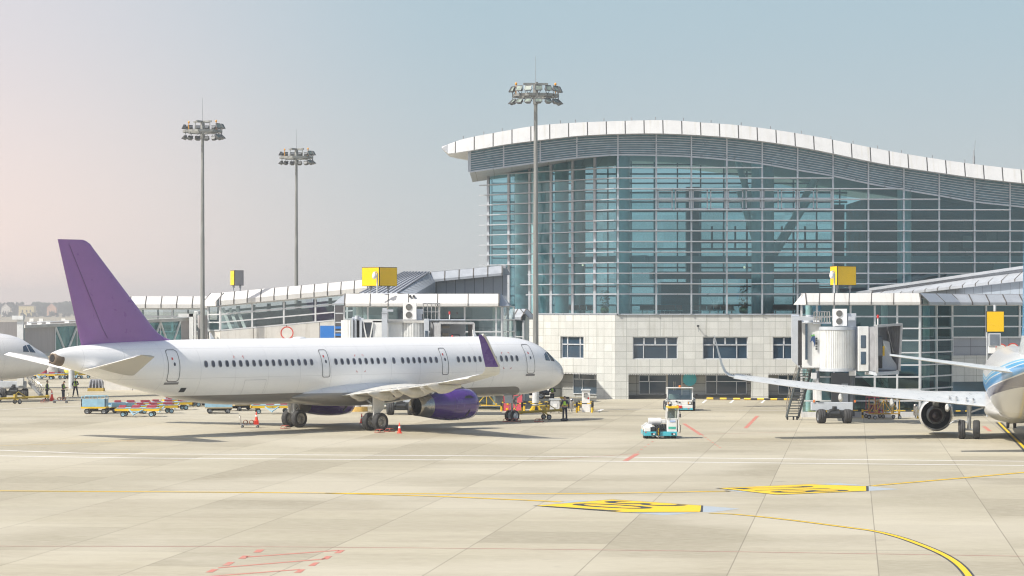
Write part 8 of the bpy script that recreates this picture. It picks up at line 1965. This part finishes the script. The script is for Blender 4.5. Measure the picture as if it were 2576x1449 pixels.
# ================================================================== FAR HOUSES AND TREES
def house(u0, u1, v0, v1, d, col, label, gable=True, depth=9):
    X0, X1 = cx(u0, d), cx(u1, d); z0, z1 = zz(v1, d), zz(v0, d); o = thing('house', label, 'house', ((X0 + X1) / 2, d, z0)); w_ = (X1 - X0) / 2; H = z1 - z0; he = H * (.68 if gable else .9)
    mb = MB(); mb.box(-w_, w_, 0, depth, -3, he)
    if gable: mb.prism([(-w_, 0, he), (w_, 0, he), (0, 0, H)], (0, depth, 0))
    mb.build('wall', mat('house_wall_' + nm_(col), col, .8), o)
    mb = MB()
    if gable: mb.prism([(-w_ * 1.08, -.4, he - .3), (0, -.4, H + .1), (0, -.4, H + .5), (-w_ * 1.12, -.4, he)], (0, depth + .8, 0)); mb.prism([(w_ * 1.08, -.4, he - .3), (w_ * 1.12, -.4, he), (0, -.4, H + .5), (0, -.4, H + .1)], (0, depth + .8, 0))
    else: mb.box(-w_ * 1.03, w_ * 1.03, -.4, depth + .4, he, H)
    mb.build('roof', mat('house_roof', (.22, .17, .16), .8), o)
    for x in (-.5, .05, .55):
        mb = MB(); mb.box(x * w_ - w_ * .1, x * w_ + w_ * .1, -.06, .02, he * .35, he * .62); mb.build('window', DARK, o)
NMC = {}
def nm_(c): return NMC.setdefault(c, 'abcdefgh'[len(NMC)])
house(47, 85, 767, 795, 3150, (.75, .62, .30), 'wide pale yellow flat house far off at the left', False, 14)
house(118, 141, 763, 795, 3180, (.70, .42, .28), 'peach coloured gabled house far off just left of the tail fin')
house(3, 25, 764, 795, 3150, (.72, .68, .62), 'pale gabled house at the far left edge')
TREEM = mat('far_tree_leaf', (.055, .075, .04), .9, var=.4, scale=.2); BARK = mat('bark', (.10, .08, .06), .9)
def tree():
    o = thing('tree', 'x', 'tree'); mb = MB(); mb.cyl((0, 0, -4), (0, 0, 5), .5, .25, 8); mb.bar((0, 0, 3), (2, .5, 7), .25); mb.bar((0, 0, 3), (-1.8, -.5, 6.5), .25); mb.build('trunk', BARK, o)
    mb = MB(); cl = [(Vector((random.uniform(-3.4, 3.4), random.uniform(-2.5, 2.5), random.uniform(2, 9.5))), random.uniform(1.2, 2.4)) for _ in range(9)]
    for c2, r2 in cl:
        for k in range(70):
            v = Vector((random.gauss(0, 1), random.gauss(0, 1), random.gauss(0, 1))).normalized() * r2 * (.6 + .5 * random.random()); p = c2 + v; s2 = random.uniform(.35, .7)
            a = Vector((random.uniform(-1, 1), random.uniform(-1, 1), random.uniform(-1, 1))).normalized() * s2; b = a.cross(Vector((random.random(), 1, random.random()))).normalized() * s2; mb.add([p - a, p + b, p + a, p - b], [(0, 1, 2, 3)])
    mb.build('crown', TREEM, o); return o
t0 = tree(); spots = []
rr = random.Random(3)
for k in range(38):
    u = -30 + k * 7.2 + rr.uniform(-2, 2); spots.append((u, rr.uniform(3230, 3400), rr.uniform(.8, 1.7)))
for k in range(16):
    u = -20 + k * 15 + rr.uniform(-4, 4); spots.append((u, rr.uniform(2950, 3080), rr.uniform(.5, .9)))
for i, (u, dd_, s2) in enumerate(spots):
    o = t0 if i == 0 else dup(t0, (0, 0, 0)); o.location = (cx(u, dd_), dd_, 3.5 if dd_ > 3200 else 0); o.scale = (s2 * 1.3, s2, s2); o.rotation_euler.z = rr.uniform(0, 6.28); o['label'] = 'one of the hazy trees along the far left horizon behind the houses' if dd_ > 3200 else 'one of the low hazy bushy trees in front of the far houses'; o['group'] = 'hazy tree line on the horizon' if dd_ > 3200 else 'low trees before the far houses'

# ================================================================== HAZE
mb = MB(); mb.box(-3200, 3200, -200, 3600, -2.0, 38.0)
hm = bpy.data.materials.new('haze_air'); hm.use_nodes = True; t = hm.node_tree; t.nodes.clear()
pv = t.nodes.new('ShaderNodeVolumePrincipled'); pv.inputs['Color'].default_value = (.93, .93, .93, 1); pv.inputs['Density'].default_value = 0.00033; pv.inputs['Anisotropy'].default_value = 0.2
ou = t.nodes.new('ShaderNodeOutputMaterial'); t.links.new(pv.outputs[0], ou.inputs['Volume'])
hz_o = mb.build('haze', hm, None, kind='stuff'); hz_o['label'] = 'thin pale haze in the air over the apron'
